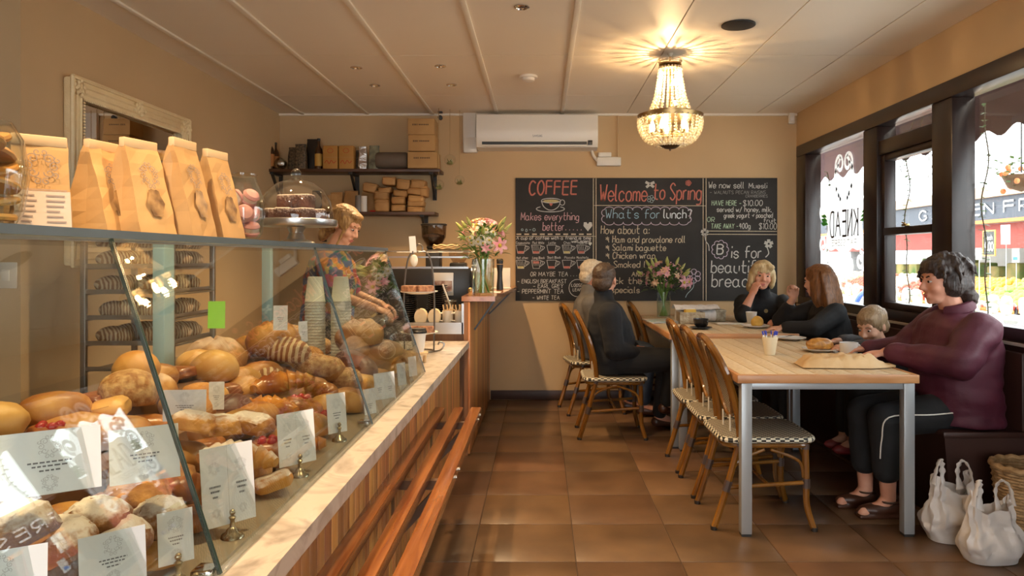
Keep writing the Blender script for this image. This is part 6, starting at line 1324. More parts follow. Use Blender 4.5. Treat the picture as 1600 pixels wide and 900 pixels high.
for A in (LL, RL):
    so = MB(); so.ell(A[2]+V(-.05,-.003,-.052),(.115,.042,.034)).ell(A[2]+V(.015,0,-.045),(.05,.036,.042)); so.box(A[2]+V(-.16,-.04,-.09),A[2]+V(.06,.036,-.072)); sh = blob('shoe', so, M_shoe, P, .006, 4)
    obj('ankle_strap', MB().tube([A[2]+V(.043*math.cos(a),.043*math.sin(a),-.008) for a in [2*PI*i/20 for i in range(20)]], .0055, 6, closed=True), M_shoe, sh)
hr = MB(); T = lambda x,y,z: HM @ (V(x,y,z)*1.04); Rr = HM.to_3x3().to_4x4()
hr.ell(T(0,-.025,.040),(.092,.110,.092),Rr).ell(T(0,-.075,-.015),(.086,.06,.09),Rr).ell(T(.05,-.03,-.01),(.048,.07,.075),Rr).ell(T(-.05,-.03,-.01),(.048,.07,.075),Rr).ell(T(0,.045,.082),(.066,.046,.032),Rr).ell(T(0,-.10,-.07),(.075,.045,.06),Rr).ell(T(-.03,-.125,-.095),(.03,.03,.045),Rr).ell(T(.03,-.125,-.095),(.03,.03,.045),Rr).ell(T(.0,.075,.066),(.045,.022,.022),Rr)
for k in range(26):
    a = random.uniform(0,2*PI); z = random.uniform(-.08,.09); c = V(.088*math.cos(a)*.95, -.03+.10*math.sin(a), z)
    if c.y > .03 and z < .05: continue
    hr.ell(T(*c), (.020,.022,.026), Rr, 8, 6)
for k in range(70):
    a = random.uniform(0,2*PI); q = random.uniform(.1,1); x_, y_ = .095*q*math.cos(a), -.03+.115*q*math.sin(a); zz = .04+.095*math.sqrt(max(0,1-q*q))
    if y_ > .05 and zz < .09: continue
    o_ = V(x_, y_+.03, 0).normalized(); p0 = V(x_,y_,zz); p1 = p0+o_*.025+V(0,0,-.035); p2 = p1+o_*random.uniform(-.005,.02)+V(random.uniform(-.01,.01),0,-.04)
    hr.chain([(T(*p0),.010),(T(*p1),.010),(T(*p2),.004)], 6)
blob('hair', hr, M_hdk, P, .006, 1, .004, 40)

# ---- child beside her
B = (2.05,4.42,0); r_ = rel(B); P = person('small fair-haired child in a dark top leaning over the table edge', B)
HM = frame((-.80,-.50,-.38), (0,0,1), r_(1.975,4.42,.895)); s = .93; sk = MB(); head_parts(sk, HM, s); sk.chain([(r_(1.995,4.42,.85),.042),(r_(2.03,4.43,.775),.046)])
torso(sk, r_(2.13,4.45,.50), r_(2.08,4.44,.66), r_(2.03,4.43,.775), (0,1,0), (.10,.105,.12), (.08,.08,.07))
LA = [r_(2.04,4.32,.735), r_(1.90,4.26,.785), r_(1.775,4.30,.79)]; RA = [r_(2.04,4.55,.735), r_(1.93,4.60,.785), r_(1.80,4.53,.79)]
for A in (LA,RA): sk.chain([(A[0],.036),(A[1],.030),(A[2],.021)])
hand(sk, LA[2], (-1,.05,-.05), (0,0,1), (.4,.5,.4), .74, -1); hand(sk, RA[2], (-1,-.1,-.05), (0,0,1), (.4,.5,.4), .74, 1)
for q in (-.06,.07): sk.chain([(r_(2.12,4.45+q,.50),.06),(r_(1.86,4.45+q,.50),.045),(r_(1.85,4.45+q,.20),.032),(r_(1.79,4.45+q,.175),.026)])
blob('body', sk, SK, P, .0058, 4, dec=.45); face_bits(P, HM, s); M_hsand = hair_mat('sand', (.20,.125,.06), (.34,.23,.13)); brows(P, HM, M_hsand, s)
tp_ = MB(); torso(tp_, r_(2.13,4.45,.50), r_(2.08,4.44,.66), r_(2.035,4.43,.785), (0,1,0), (.118,.12,.13), (.10,.10,.085), .012)
for A in (LA,RA): tp_.chain([(A[0],.056),(A[1],.046),(A[1].lerp(A[2],.55),.040)])
blob('sweater', tp_, mat('charcoal_knit', (.035,.036,.040), .85, c2=(.06,.06,.065), scale=30, bump=.2), P, .009, 4, .004, 14)
tr = MB()
for q in (-.06,.07): tr.chain([(r_(2.12,4.45+q,.51),.078),(r_(1.86,4.45+q,.505),.062),(r_(1.85,4.45+q,.28),.052)])
blob('trousers', tr, M_trou, P, .010, 4)
for q in (-.06,.07): blob('shoe', MB().ell(r_(1.80,4.45+q,.165),(.075,.033,.032)), mat('red_shoe', (.2,.02,.02), .5), P, .007, 2)
hr = MB(); T = lambda x,y,z: HM @ (V(x,y,z)*s); Rr = HM.to_3x3().to_4x4(); hr.ell(T(0,-.022,.042),(.082,.098,.080),Rr).ell(T(0,.03,.078),(.062,.052,.032),Rr).ell(T(0,-.06,-.02),(.072,.055,.06),Rr).ell(T(.055,-.01,.01),(.026,.05,.045),Rr).ell(T(-.055,-.01,.01),(.026,.05,.045),Rr); blob('hair', hr, M_hsand, P, .008, 3, .005, 26)

# ---- long brown-haired woman with her back half turned
B = (2.06,5.30,0); r_ = rel(B); P = person('seated person with long auburn hair in a black top, seen from behind', B)
HM = frame((-.62,.78,-.12), (0,0,1), r_(1.985,5.30,1.135)); s = 1.; sk = MB(); head_parts(sk, HM, s); sk.chain([(r_(2.0,5.30,1.06),.052),(r_(2.03,5.29,.965),.055)])
torso(sk, r_(2.12,5.30,.55), r_(2.06,5.30,.80), r_(2.03,5.29,.965), (.1,1,0), (.14,.14,.15), (.10,.10,.085))
LA = [r_(2.04,5.12,.925), r_(1.86,5.06,.815), r_(1.68,5.15,.815)]; RA = [r_(2.01,5.46,.925), r_(1.80,5.56,.835), r_(1.86,5.47,1.00)]
for A in (LA,RA): sk.chain([(A[0],.045),(A[1],.037),(A[2],.026)])
hand(sk, LA[2], (-.95,.15,-.06), (0,0,1), (.3,.4,.3), .95, -1); hand(sk, RA[2], (.1,-.15,.9), (.3,.9,.1), (.8,.9,.6), .95, 1)
for q in (-.09,.09): sk.chain([(r_(2.10,5.30+q,.54),.08),(r_(1.72,5.30+q,.50),.055),(r_(1.74,5.30+q,.09),.036),(r_(1.62,5.30+q,.04),.028)])
blob('body', sk, SK, P, .006, 5, dec=.4); face_bits(P, HM, s); M_haub = hair_mat('auburn', (.075,.025,.008), (.24,.10,.032)); brows(P, HM, M_haub, s)
M_blk = mat('black_wool', (.005,.005,.006), .85, c2=(.010,.010,.011), scale=8, bump=.6, bscale=10)
tp_ = MB(); torso(tp_, r_(2.11,5.30,.57), r_(2.06,5.30,.80), r_(2.03,5.29,.985), (.1,1,0), (.175,.175,.185), (.125,.125,.105), .018)
for A, f in ((LA,.85),(RA,.6)): tp_.chain([(A[0]+V(0,0,-.01),.078),(A[1],.064),(A[1].lerp(A[2],f),.048)])
blob('top', tp_, M_blk, P, .010, 4, .005, 11)
tr = MB()
for q in (-.09,.09): tr.chain([(r_(2.10,5.30+q,.545),.10),(r_(1.72,5.30+q,.505),.075),(r_(1.74,5.30+q,.16),.058)])
blob('trousers', tr, M_trou, P, .011, 4)
for q in (-.09,.09): blob('shoe', MB().ell(r_(1.66,5.30+q,.04),(.12,.042,.036)).ell(r_(1.74,5.30+q,.05),(.05,.038,.045)), M_black, P, .008, 3)
hr = MB(); T = lambda x,y,z: HM @ (V(x,y,z)*s); Rr = HM.to_3x3().to_4x4()
hr.ell(T(0,-.018,.042),(.088,.106,.082),Rr).ell(T(0,-.06,-.05),(.092,.072,.11),Rr).ell(T(0,-.085,-.14),(.098,.055,.12),Rr).ell(T(.06,-.02,-.07),(.038,.055,.13),Rr).ell(T(-.06,-.02,-.07),(.038,.055,.13),Rr).ell(T(0,-.095,-.215),(.09,.042,.085),Rr).ell(T(0,.04,.080),(.06,.04,.03),Rr)
for k in range(18): x = -.095+.19*k/17; hr.chain([(T(x*.85,-.07-.04*math.cos(x*14),.04),.014),(T(x,-.095-.03*math.cos(x*12),-.12),.013),(T(x*1.02,-.10-.02*math.cos(x*12),-.27+.02*math.sin(k*2)),.007)], 6)
blob('hair', hr, M_haub, P, .008, 3, .003, 30)

# ---- blonde woman leaning on her hand, facing the camera
B = (1.86,6.20,0); r_ = rel(B); P = person('seated blonde person in a black turtleneck resting cheek on hand', B)
HM = frame((-.16,-1,-.06), (.10,0,1), r_(1.815,6.07,1.155)); s = 1.; sk = MB(); head_parts(sk, HM, s); sk.chain([(r_(1.82,6.10,1.09),.052),(r_(1.84,6.15,.99),.056)])
torso(sk, r_(1.98,6.36,.55), r_(1.88,6.24,.81), r_(1.84,6.15,.99), (-1,.15,0), (.14,.145,.16), (.10,.11,.09))
RA = [r_(1.675,6.14,.935), r_(1.615,5.96,.835), r_(1.70,5.965,1.005)]; LA = [r_(2.005,6.12,.935), r_(2.02,5.90,.82), r_(1.83,5.66,.825)]
for A in (RA,LA): sk.chain([(A[0],.045),(A[1],.038),(A[1].lerp(A[2],.5),.036),(A[2],.026)])
hand(sk, RA[2], (.30,.14,.62), (-.75,-.60,.25), (.45,.9,.8), .98, -1, .03, 1); hand(sk, LA[2], (-.8,-.45,-.05), (0,0,1), (.3,.4,.3), .95, -1)
for q in (-.10,.10): sk.chain([(r_(1.98+q*.2,6.36-q,.54),.08),(r_(1.70+q*.2,6.05-q,.50),.055),(r_(1.72,6.05-q,.09),.036),(r_(1.64,5.97-q,.04),.028)])
blob('body', sk, SKR, P, .0055, 4, dec=.45); face_bits(P, HM, s); M_hbl = hair_mat('blonde', (.38,.25,.10), (.70,.54,.30)); brows(P, HM, hair_mat('brow', (.20,.12,.06), (.25,.16,.08)), s)
tp_ = MB(); torso(tp_, r_(1.98,6.36,.57), r_(1.88,6.24,.81), r_(1.84,6.15,1.0), (-1,.15,0), (.175,.18,.19), (.13,.14,.11), .015); tp_.chain([(r_(1.838,6.145,.99),.068),(r_(1.828,6.115,1.065),.062)])
for A, f in ((RA,.28),(LA,.88)): tp_.chain([(A[0]+V(0,0,-.01),.076),(A[1],.060),(A[1].lerp(A[2],f),.050)])
blob('turtleneck', tp_, M_blk, P, .009, 4, .005, 12)
obj('pendant', MB().lathe([(0,-.002),(.016,-.002),(.016,.002),(0,.002)], 12, r_(1.825,6.005,.87), Matrix.Rotation(PI/2,4,'X')), M_brass, P)
tr = MB()
for q in (-.10,.10): tr.chain([(r_(1.98+q*.2,6.36-q,.545),.10),(r_(1.70+q*.2,6.05-q,.505),.075),(r_(1.72,6.05-q,.16),.058)])
blob('trousers', tr, M_trou, P, .011, 4)
for q in (-.10,.10): blob('shoe', MB().ell(r_(1.67,5.99-q,.04),(.09,.09,.036)), M_black, P, .008, 3)
hr = MB(); T = lambda x,y,z: HM @ (V(x,y,z)*s); Rr = HM.to_3x3().to_4x4()
hr.ell(T(0,-.02,.044),(.094,.108,.086),Rr).ell(T(0,-.06,-.04),(.098,.066,.10),Rr).ell(T(.082,.008,-.03),(.032,.052,.10),Rr).ell(T(-.080,.005,-.02),(.028,.05,.085),Rr).ell(T(.090,-.005,-.10),(.028,.045,.05),Rr).ell(T(-.04,.062,.080),(.045,.032,.026),Rr).ell(T(.035,.060,.082),(.05,.034,.028),Rr).ell(T(.072,.045,.045),(.024,.032,.045),Rr)
blob('hair', hr, M_hbl, P, .008, 4, .004, 28)

# ---- man in black, on the chair beside the table
B = (.52,5.49,0); r_ = rel(B); P = person('seated short-haired person in a black sweater turned towards the chalkboard', B)
HM = frame((.42,.90,-.05), (0,0,1), r_(.475,5.50,1.135)); s = 1.05; sk = MB(); head_parts(sk, HM, s); sk.chain([(r_(.462,5.49,1.07),.060),(r_(.47,5.49,.965),.064)])
torso(sk, r_(.53,5.49,.55), r_(.50,5.49,.80), r_(.47,5.49,.97), (0,-1,0), (.15,.155,.17), (.11,.12,.095))
RA = [r_(.49,5.285,.91), r_(.52,5.25,.65), r_(.70,5.36,.61)]; LA = [r_(.49,5.695,.91), r_(.54,5.72,.66), r_(.72,5.58,.62)]
for A in (RA,LA): sk.chain([(A[0],.052),(A[1],.044),(A[2],.030)])
hand(sk, RA[2], (.85,.35,-.12), (.1,-.35,.9), (.45,.6,.5), 1.05, -1); hand(sk, LA[2], (.85,-.30,-.05), (.1,.35,.9), (.45,.6,.5), 1.05, 1)
RL = [r_(.56,5.40,.55), r_(.985,5.36,.57), r_(.93,5.50,.22), r_(1.02,5.56,.15)]; LL = [r_(.56,5.58,.54), r_(.96,5.62,.515), r_(.90,5.64,.09), r_(1.03,5.66,.035)]
for A in (RL,LL): sk.chain([(A[0],.085),(A[1],.058),(A[2],.038),(A[3],.030)])
blob('body', sk, SKR, P, .006, 5, dec=.4); face_bits(P, HM, s); M_hbr = hair_mat('short_brown', (.05,.030,.018), (.10,.065,.042), (25,25,25)); brows(P, HM, M_hbr, s)
M_blkc = mat('black_fleece', (.005,.006,.008), .9, c2=(.009,.010,.013), scale=8, bump=.6, bscale=10)
tp_ = MB(); torso(tp_, r_(.53,5.49,.56), r_(.50,5.49,.80), r_(.47,5.49,.985), (0,-1,0), (.18,.19,.205), (.135,.145,.12), .015, .03); tp_.chain([(r_(.47,5.49,.97),.078),(r_(.463,5.49,1.03),.073)])
for A in (RA,LA): tp_.chain([(A[0]+V(0,0,-.01),.088),(A[0].lerp(A[1],.5),.08),(A[1],.072),(A[1].lerp(A[2],.85),.050)])
blob('sweater', tp_, M_blkc, P, .010, 4, .005, 12)
tr = MB()
for A in (RL,LL): tr.chain([(A[0],.105),(A[0].lerp(A[1],.5),.096),(A[1],.078),(A[1].lerp(A[2],.9),.058)])
blob('trousers', tr, M_trou, P, .010, 4, .004, 12)
for A in (RL,LL): blob('shoe', MB().cap(A[2]+V(-.02,0,-.035), A[3]+V(.05,.01,-.005), .042, .034), M_shoe, P, .008, 3)
hr = MB(); T = lambda x,y,z: HM @ (V(x,y,z)*s); Rr = HM.to_3x3().to_4x4(); hr.ell(T(0,-.020,.040),(.088,.104,.092),Rr).ell(T(0,-.058,-.02),(.080,.062,.065),Rr).ell(T(0,.045,.088),(.06,.04,.026),Rr); blob('hair', hr, M_hbr, P, .007, 3, .002, 60)

# ---- white-haired man in grey behind him
B = (.42,6.32,0); r_ = rel(B); P = person('seated white-haired person in a grey jacket facing the far table', B)
HM = frame((.93,.30,-.08), (0,0,1), r_(.445,6.32,1.16)); s = 1.05; sk = MB(); head_parts(sk, HM, s); sk.chain([(r_(.43,6.32,1.10),.060),(r_(.41,6.31,.985),.064)])
torso(sk, r_(.44,6.32,.55), r_(.42,6.32,.81), r_(.41,6.31,.985), (.1,-1,0), (.15,.155,.17), (.11,.12,.095))
RA = [r_(.42,6.11,.93), r_(.47,6.08,.67), r_(.66,6.18,.62)]; LA = [r_(.46,6.52,.93), r_(.52,6.54,.67), r_(.68,6.40,.62)]
for A in (RA,LA): sk.chain([(A[0],.052),(A[1],.044),(A[2],.030)])
hand(sk, RA[2], (.85,.35,-.12), (.1,-.35,.9), (.45,.6,.5), 1.05, -1); hand(sk, LA[2], (.85,-.30,-.05), (.1,.35,.9), (.45,.6,.5), 1.05, 1)
RL = [r_(.50,6.22,.54), r_(.88,6.10,.515), r_(.84,6.08,.09), r_(.97,6.06,.035)]; LL = [r_(.50,6.38,.54), r_(.88,6.26,.515), r_(.74,6.26,.09), r_(.87,6.25,.035)]
for A in (RL,LL): sk.chain([(A[0],.085),(A[1],.058),(A[2],.038),(A[3],.030)])
blob('body', sk, SKR, P, .006, 5, dec=.4); face_bits(P, HM, s); M_hwh = hair_mat('white', (.50,.42,.30), (.72,.65,.52), (30,30,20)); brows(P, HM, M_hwh, s)
tp_ = MB(); torso(tp_, r_(.44,6.32,.56), r_(.42,6.32,.81), r_(.41,6.31,1.0), (.1,-1,0), (.18,.19,.205), (.135,.145,.12), .015, .03); tp_.chain([(r_(.41,6.31,.98),.078),(r_(.415,6.31,1.03),.072)])
for A in (RA,LA): tp_.chain([(A[0]+V(0,0,-.01),.088),(A[0].lerp(A[1],.5),.08),(A[1],.072),(A[1].lerp(A[2],.85),.050)])
blob('jacket', tp_, mat('grey_jacket', (.10,.095,.088), .8, c2=(.15,.14,.13), scale=10), P, .011, 4, .005, 12)
tr = MB()
for A in (RL,LL): tr.chain([(A[0],.105),(A[0].lerp(A[1],.5),.096),(A[1],.078),(A[1].lerp(A[2],.9),.058)])
blob('trousers', tr, mat('navy_jeans', (.02,.03,.05), .8, c2=(.035,.05,.08), scale=12), P, .011, 4, .004, 12)
for A in (RL,LL): blob('shoe', MB().cap(A[2]+V(-.02,0,-.035), A[3]+V(.05,0,.0), .042, .034), M_shoe, P, .008, 3)
hr = MB(); T = lambda x,y,z: HM @ (V(x,y,z)*s); Rr = HM.to_3x3().to_4x4(); hr.ell(T(0,-.02,.042),(.085,.100,.088),Rr).ell(T(0,-.062,-.02),(.078,.055,.065),Rr).ell(T(0,.04,.088),(.06,.045,.026),Rr).ell(T(.06,-.02,.02),(.03,.055,.045),Rr).ell(T(-.06,-.02,.02),(.03,.055,.045),Rr); blob('hair', hr, M_hwh, P, .008, 3, .004, 40)

# ---- barista behind the counter
B = (-1.30,4.62,0); r_ = rel(B); P = person('standing blonde person in a colourful plaid shirt working behind the counter', B)
HM = frame((.86,-.28,-.50), (.2,0,1), r_(-1.215,4.60,1.505)); s = 1.0; sk = MB(); head_parts(sk, HM, s); sk.chain([(r_(-1.235,4.60,1.44),.050),(r_(-1.285,4.61,1.345),.055)])
torso(sk, r_(-1.33,4.62,.92), r_(-1.31,4.62,1.17), r_(-1.285,4.61,1.345), (-.2,-1,0), (.14,.135,.155), (.10,.10,.085))
RA = [r_(-1.275,4.44,1.28), r_(-1.17,4.36,1.07), r_(-.99,4.44,1.00)]; LA = [r_(-1.32,4.79,1.28), r_(-1.22,4.88,1.06), r_(-1.03,4.80,1.00)]
for A in (RA,LA): sk.chain([(A[0],.044),(A[1],.036),(A[2],.024)])
hand(sk, RA[2], (.85,.2,-.35), (.3,-.2,.9), (.4,.5,.4), .95, -1); hand(sk, LA[2], (.85,-.2,-.3), (.3,.2,.9), (.4,.5,.4), .95, 1)
for q in (-.09,.09): sk.chain([(r_(-1.33,4.62+q,.90),.085),(r_(-1.32,4.62+q,.48),.058),(r_(-1.34,4.62+q,.09),.038),(r_(-1.22,4.62+q,.035),.030)])
blob('body', sk, SK, P, .006, 5, dec=.4); face_bits(P, HM, s); M_hb2 = hair_mat('dark_blonde', (.16,.08,.028), (.42,.26,.10), (30,30,6)); brows(P, HM, M_hb2, s)
def plaid(name):
    m = bpy.data.materials.new(name); m.use_nodes = True; nt = m.node_tree; L = nt.links.new; b = nt.nodes['Principled BSDF']; b.inputs['Roughness'].default_value = .8
    tc = N(nt,'ShaderNodeTexCoord'); mp = N(nt,'ShaderNodeMapping'); mp.inputs['Rotation'].default_value = (.5,.4,.6); L(tc.outputs['Object'], mp.inputs[0])
    v = N(nt,'ShaderNodeTexVoronoi', Scale=24.); v.distance = 'CHEBYCHEV'; L(mp.outputs[0], v.inputs[0]); hs = N(nt,'ShaderNodeSeparateColor'); L(v.outputs['Color'], hs.inputs[0])
    r = N(nt,'ShaderNodeValToRGB'); r.color_ramp.interpolation = 'CONSTANT'; e = r.color_ramp.elements; cs = [(0,(.08,.08,.14)),(.16,(.45,.07,.05)),(.30,(.03,.22,.16)),(.46,(.62,.24,.04)),(.60,(.10,.14,.30)),(.72,(.55,.10,.22)),(.85,(.55,.40,.12))]
    e[0].color = (*cs[0][1],1); e[1].position = cs[1][0]; e[1].color = (*cs[1][1],1)
    for p, c in cs[2:]: q = e.new(p); q.color = (*c,1)
    L(hs.outputs[0], r.inputs[0]); L(r.outputs[0], b.inputs['Base Color']); return m
tp_ = MB(); torso(tp_, r_(-1.33,4.62,.92), r_(-1.31,4.62,1.17), r_(-1.285,4.61,1.35), (-.2,-1,0), (.175,.165,.175), (.135,.135,.11), .012)
for A in (RA,LA): tp_.chain([(A[0]+V(0,0,-.01),.078),(A[0].lerp(A[1],.75),.068)])
blob('shirt', tp_, plaid('bright_plaid'), P, .010, 4, .005, 12)
obj('collar', MB().tube([r_(-1.285+.065*math.cos(a),4.61+.068*math.sin(a),1.355-.02*math.cos(a)) for a in [.5+5.3*i/20 for i in range(21)]], .014, 8, flat=1.3), MATS.get('x') or bpy.data.materials['bright_plaid'], P)
tr = MB()
for q in (-.09,.09): tr.chain([(r_(-1.33,4.62+q,.92),.105),(r_(-1.32,4.62+q,.48),.078),(r_(-1.34,4.62+q,.12),.062)])
blob('trousers', tr, M_trou, P, .012, 4)
for q in (-.09,.09): blob('shoe', MB().cap(r_(-1.35,4.62+q,.045), r_(-1.19,4.62+q,.038), .042, .036), M_black, P, .008, 3)
hr = MB(); T = lambda x,y,z: HM @ (V(x,y,z)*s); Rr = HM.to_3x3().to_4x4(); hr.ell(T(0,-.022,.042),(.086,.102,.084),Rr).ell(T(0,-.075,-.02),(.075,.052,.08),Rr).ell(T(0,-.10,-.10),(.05,.035,.07),Rr).ell(T(0,.045,.082),(.062,.042,.026),Rr).ell(T(.066,.02,.02),(.022,.05,.045),Rr).ell(T(-.066,.02,.02),(.022,.05,.045),Rr)
for k in (-1,1): hr.chain([(T(k*.066,.055,.03),.014),(T(k*.070,.05,-.06),.010),(T(k*.06,.05,-.15),.006)], 8)
blob('hair', hr, M_hb2, P, .007, 3, .003, 40)
# ================================================================ OUTSIDE: awning, street, greengrocer opposite
gr_ = struct('ground', MB().box((XR+.12,-12,-.3),(30,40,-.15)), mat('pavement_grey', (.5,.49,.47), .9, c2=(.58,.57,.55), scale=2))
aw = thing('awning', 'maroon scalloped canvas awning outside above the shop window', 'awning', (2.5, 4.5, 2.15))
M_mar = mat('maroon_canvas', (.045,.012,.012), .85, c2=(.06,.017,.017), scale=5, transl=.06)
obj('canopy', MB().add([(.15,-4.4,.42),(.15,4.2,.42),(.42,-4.4,.17),(.42,4.2,.17),(.15,-4.4,.44),(.15,4.2,.44),(.42,-4.4,.19),(.42,4.2,.19)], [(0,1,3,2),(4,6,7,5),(0,2,6,4),(1,5,7,3),(2,3,7,6),(0,4,5,1)]), M_mar, aw, smooth=False)
m = MB(); n = 8*28
top = [(-4.4+8.6*i/n, .19) for i in range(n+1)]; bot = [(-4.4+8.6*i/n, -.045-.028*math.cos(2*PI*28*i/n)) for i in range(n+1)]
for s in (0,.006): m.v += [Vector((.42+s,a,b)) for a,b in top]+[Vector((.42+s,a,b)) for a,b in bot]
q = 2*(n+1)
for i in range(n):
    for o in (0,q): m.f.append((o+i,o+i+1,o+n+1+i+1,o+n+1+i))
    m.f.append((n+1+i,n+1+i+1,q+n+1+i+1,q+n+1+i))
obj('scalloped_valance', m, M_mar, aw, smooth=False)
obj('frame_rail', MB().tube([(.14,-4.4,.41),(.14,4.2,.41)], .012), M_white, aw)
t = thing('sky_gap_strip', 'long white glowing strip standing in for the sky gap behind the awning', 'light', (2.6, 4.2, 2.325))
obj('tube', MB().tube([(0,-2.4,-.012),(0,2.9,-.012)], .009), emit('sky_gap_glow', (1,.95,.88), 6), t); obj('strip_backing', MB().box((-.02,-2.45,.0),(.02,2.95,.02)), M_white, t)  # no lamp: glow put in for the bright sky gap between awning and wall
# market building across the lane
mk = thing('market_shop', 'open-fronted greengrocer shop across the lane with dark sign fascia', 'building', (8, 13, -.15))
M_navy = mat('fascia_navy', (.05,.06,.08), .5); M_org = mat('fascia_orange', (.75,.25,.04), .5); M_red = mat('shop_red_wall', (.35,.05,.03), .6); M_cw = mat('shop_white', (.8,.8,.78), .7)
fs = obj('sign_fascia', MB().box((0,-9,2.13),(.12,9,2.52)), M_navy, mk, smooth=False)
obj('fascia_stripe', MB().box((-.015,-9,2.07),(.1,9,2.13)), M_org, mk, smooth=False)
obj('roof_edge', MB().box((-.1,-9,2.52),(4,9,2.72)), mat('roof_beige', (.45,.33,.22), .7), mk, smooth=False)
obj('red_panel', MB().box((.25,-9,1.62),(.3,9,2.07)), M_red, mk, smooth=False)
obj('back_wall', MB().box((3,-9,0),(3.1,9,2.6)), M_cw, mk, smooth=False)
for y in (-7,-2.1,2.6,7): obj('pillar', MB().box((.3,y-.16,0),(.6,y+.16,2.1)), mat('pillar_grey', (.35,.36,.38), .6), mk, smooth=False)
m = MB()
for ch, yy in (('G',15.62),('A',15.12),('R',14.62),('D',14.22),('E',13.74),('N',13.34),('F',12.78),('R',12.36),('E',11.95),('S',11.5),('H',11.05)):
    write(m, ch, 0, 2.235, .19, lambda x, z: Vector((-.02, yy-13-x, z)), .032, .27, gap=0)
obj('sign_lettering', m, mat('sign_white', (.85,.85,.85), .5), mk, smooth=False)
m = MB()
for k in range(26): m.box((1.2,-8.5+.65*k,.9),(1.6,-8.1+.65*k,1.2+.3*random.random()), .03)
obj('rear_stock', m, mat('green_stock', (.10,.22,.05), .8, c2=(.5,.4,.15), scale=3, detail=1), mk, kind='stuff')
# fruit stands
FR = [('red apples',(.55,.04,.02),(.65,.12,.05)),('oranges',(.8,.30,.02),(.85,.4,.05)),('green apples',(.25,.42,.06),(.4,.5,.1)),('brown potatoes',(.5,.34,.18),(.65,.5,.3)),('tomatoes',(.6,.05,.02),(.7,.1,.03)),('pale onions',(.7,.55,.35),(.75,.65,.5))]
wo = mat('stand_orange_timber', (.62,.26,.05), .5, c2=(.7,.33,.08), scale=4, stretch=(1,1,6))
for i in range(8):
    yc = 7.9+1.25*i; n_, c1, c2 = FR[(i*5+4) % 6]
    t = thing('fruit_stand', f'orange timber market stand heaped with {n_}, '+('nearest','second nearest','third nearest','fourth nearest','fifth','sixth','seventh','farthest')[i]+' along the lane', 'fruit stand', (6.3, yc, -.15), group='fruit stands of the market')
    obj('base', MB().box((0,-.6,0),(.9,.6,.72), .01), wo, t); obj('corner_post', MB().box((-.02,-.62,0),(.03,-.57,.8)), M_navy, t, smooth=False)
    tr = obj('tray', MB().add([(-.02,-.6,.72),(-.02,.6,.72),(.95,.6,1.0),(.95,-.6,1.0),(-.02,-.6,.80),(-.02,.6,.80),(.95,.6,1.12),(.95,-.6,1.12)], [(0,3,2,1),(0,1,5,4),(2,3,7,6),(0,4,7,3),(1,2,6,5)]), wo, t, smooth=False)
    m = MB()
    for a in range(7):
        for b in range(11): m.ell((.05+.135*a,-.54+.108*b,.82+.042*a+random.uniform(0,.03)), .062, None, 7, 5)
    obj('fruit_heap', m, mat('fruit_'+n_.replace(' ','_'), c1, .4, c2=c2, scale=9, detail=1), t, kind='stuff')
    m = MB()
    for b in range(12): m.ell((-.02,-.55+.1*b,.80), .05, None, 6, 5)
    obj('front_row', m, mat('fruit_tomatoes', (.6,.05,.02), .4, c2=(.7,.1,.03), scale=9, detail=1) if i % 2 else mat('fruit_red_white', (.62,.06,.05), .5, c2=(.8,.7,.6), scale=14), t, kind='stuff')
def card(name, lab, p, w, h, m, txt=None, frame_m=None):
    t = thing(name, lab, 'sign', p)
    obj('card', MB().box((-.006,-w/2,0),(.006,w/2,h)), m, t, smooth=False)
    if frame_m: obj('frame', MB().box((-.012,-w/2-.02,-.02),(.004,-w/2,h+.02)).box((-.012,w/2,-.02),(.004,w/2+.02,h+.02)).box((-.012,-w/2,-.02),(.004,w/2,0)).box((-.012,-w/2,h),(.004,w/2,h+.02)), frame_m, t, smooth=False)
    obj('stake', MB().box((.006,-.006,-.15-p[2]),(.014,.006,.02)), mat('stake_grey', (.4,.4,.4), .6), t, smooth=False)
    if txt:
        mb = MB()
        for (s, y, hh, ww) in txt: write(mb, s, -ww/2, y, hh, lambda x,z: Vector((-.008,-x,z)), hh*.13, ww)
        obj('price_lettering', mb, M_cw if m is M_black else M_vdark, t, smooth=False)
    return t
card('price_board', 'wood-framed blackboard price sign reading 4.00 over the produce', px(1546,398,10.8), .26, .34, M_black, [('4.00',.06,.12,.2),('each',.22,.07,.16)], wo)
for i, (x, y, w, h, lab) in enumerate(((1506,402,.15,.17,'small white price card left of the framed blackboard'),(1529,406,.13,.17,'small white price card just beside the framed blackboard'),(1571,382,.20,.28,'large white notice high on the market pillar'),(1587,410,.15,.2,'white price card with blue print near right edge'))):
    t = card('price_card', lab, px(x, y, 10.6), w, h, M_cw)
    if i == 3: obj('blue_print', MB().box((-.008,-.05,.03),(-.005,.05,.08)), mat('print_blue', (.05,.25,.6), .5), t, smooth=False)
for i, (y, h, lab) in enumerate(((392,.52,'tall white price poster reading .95, upper one behind sash window'),(468,.50,'white price poster reading .95, lower one behind sash window'))):
    p = px(1387, y, 8.4); t = card('price_poster', lab, p, .26, h, M_cw, [('.95', .30, .12, .22), ('kg', .12, .07, .1)])
    obj('poster_board', MB().box((.002,-.15,-.01),(.004,.15,h+.02)), wo, t, smooth=False)
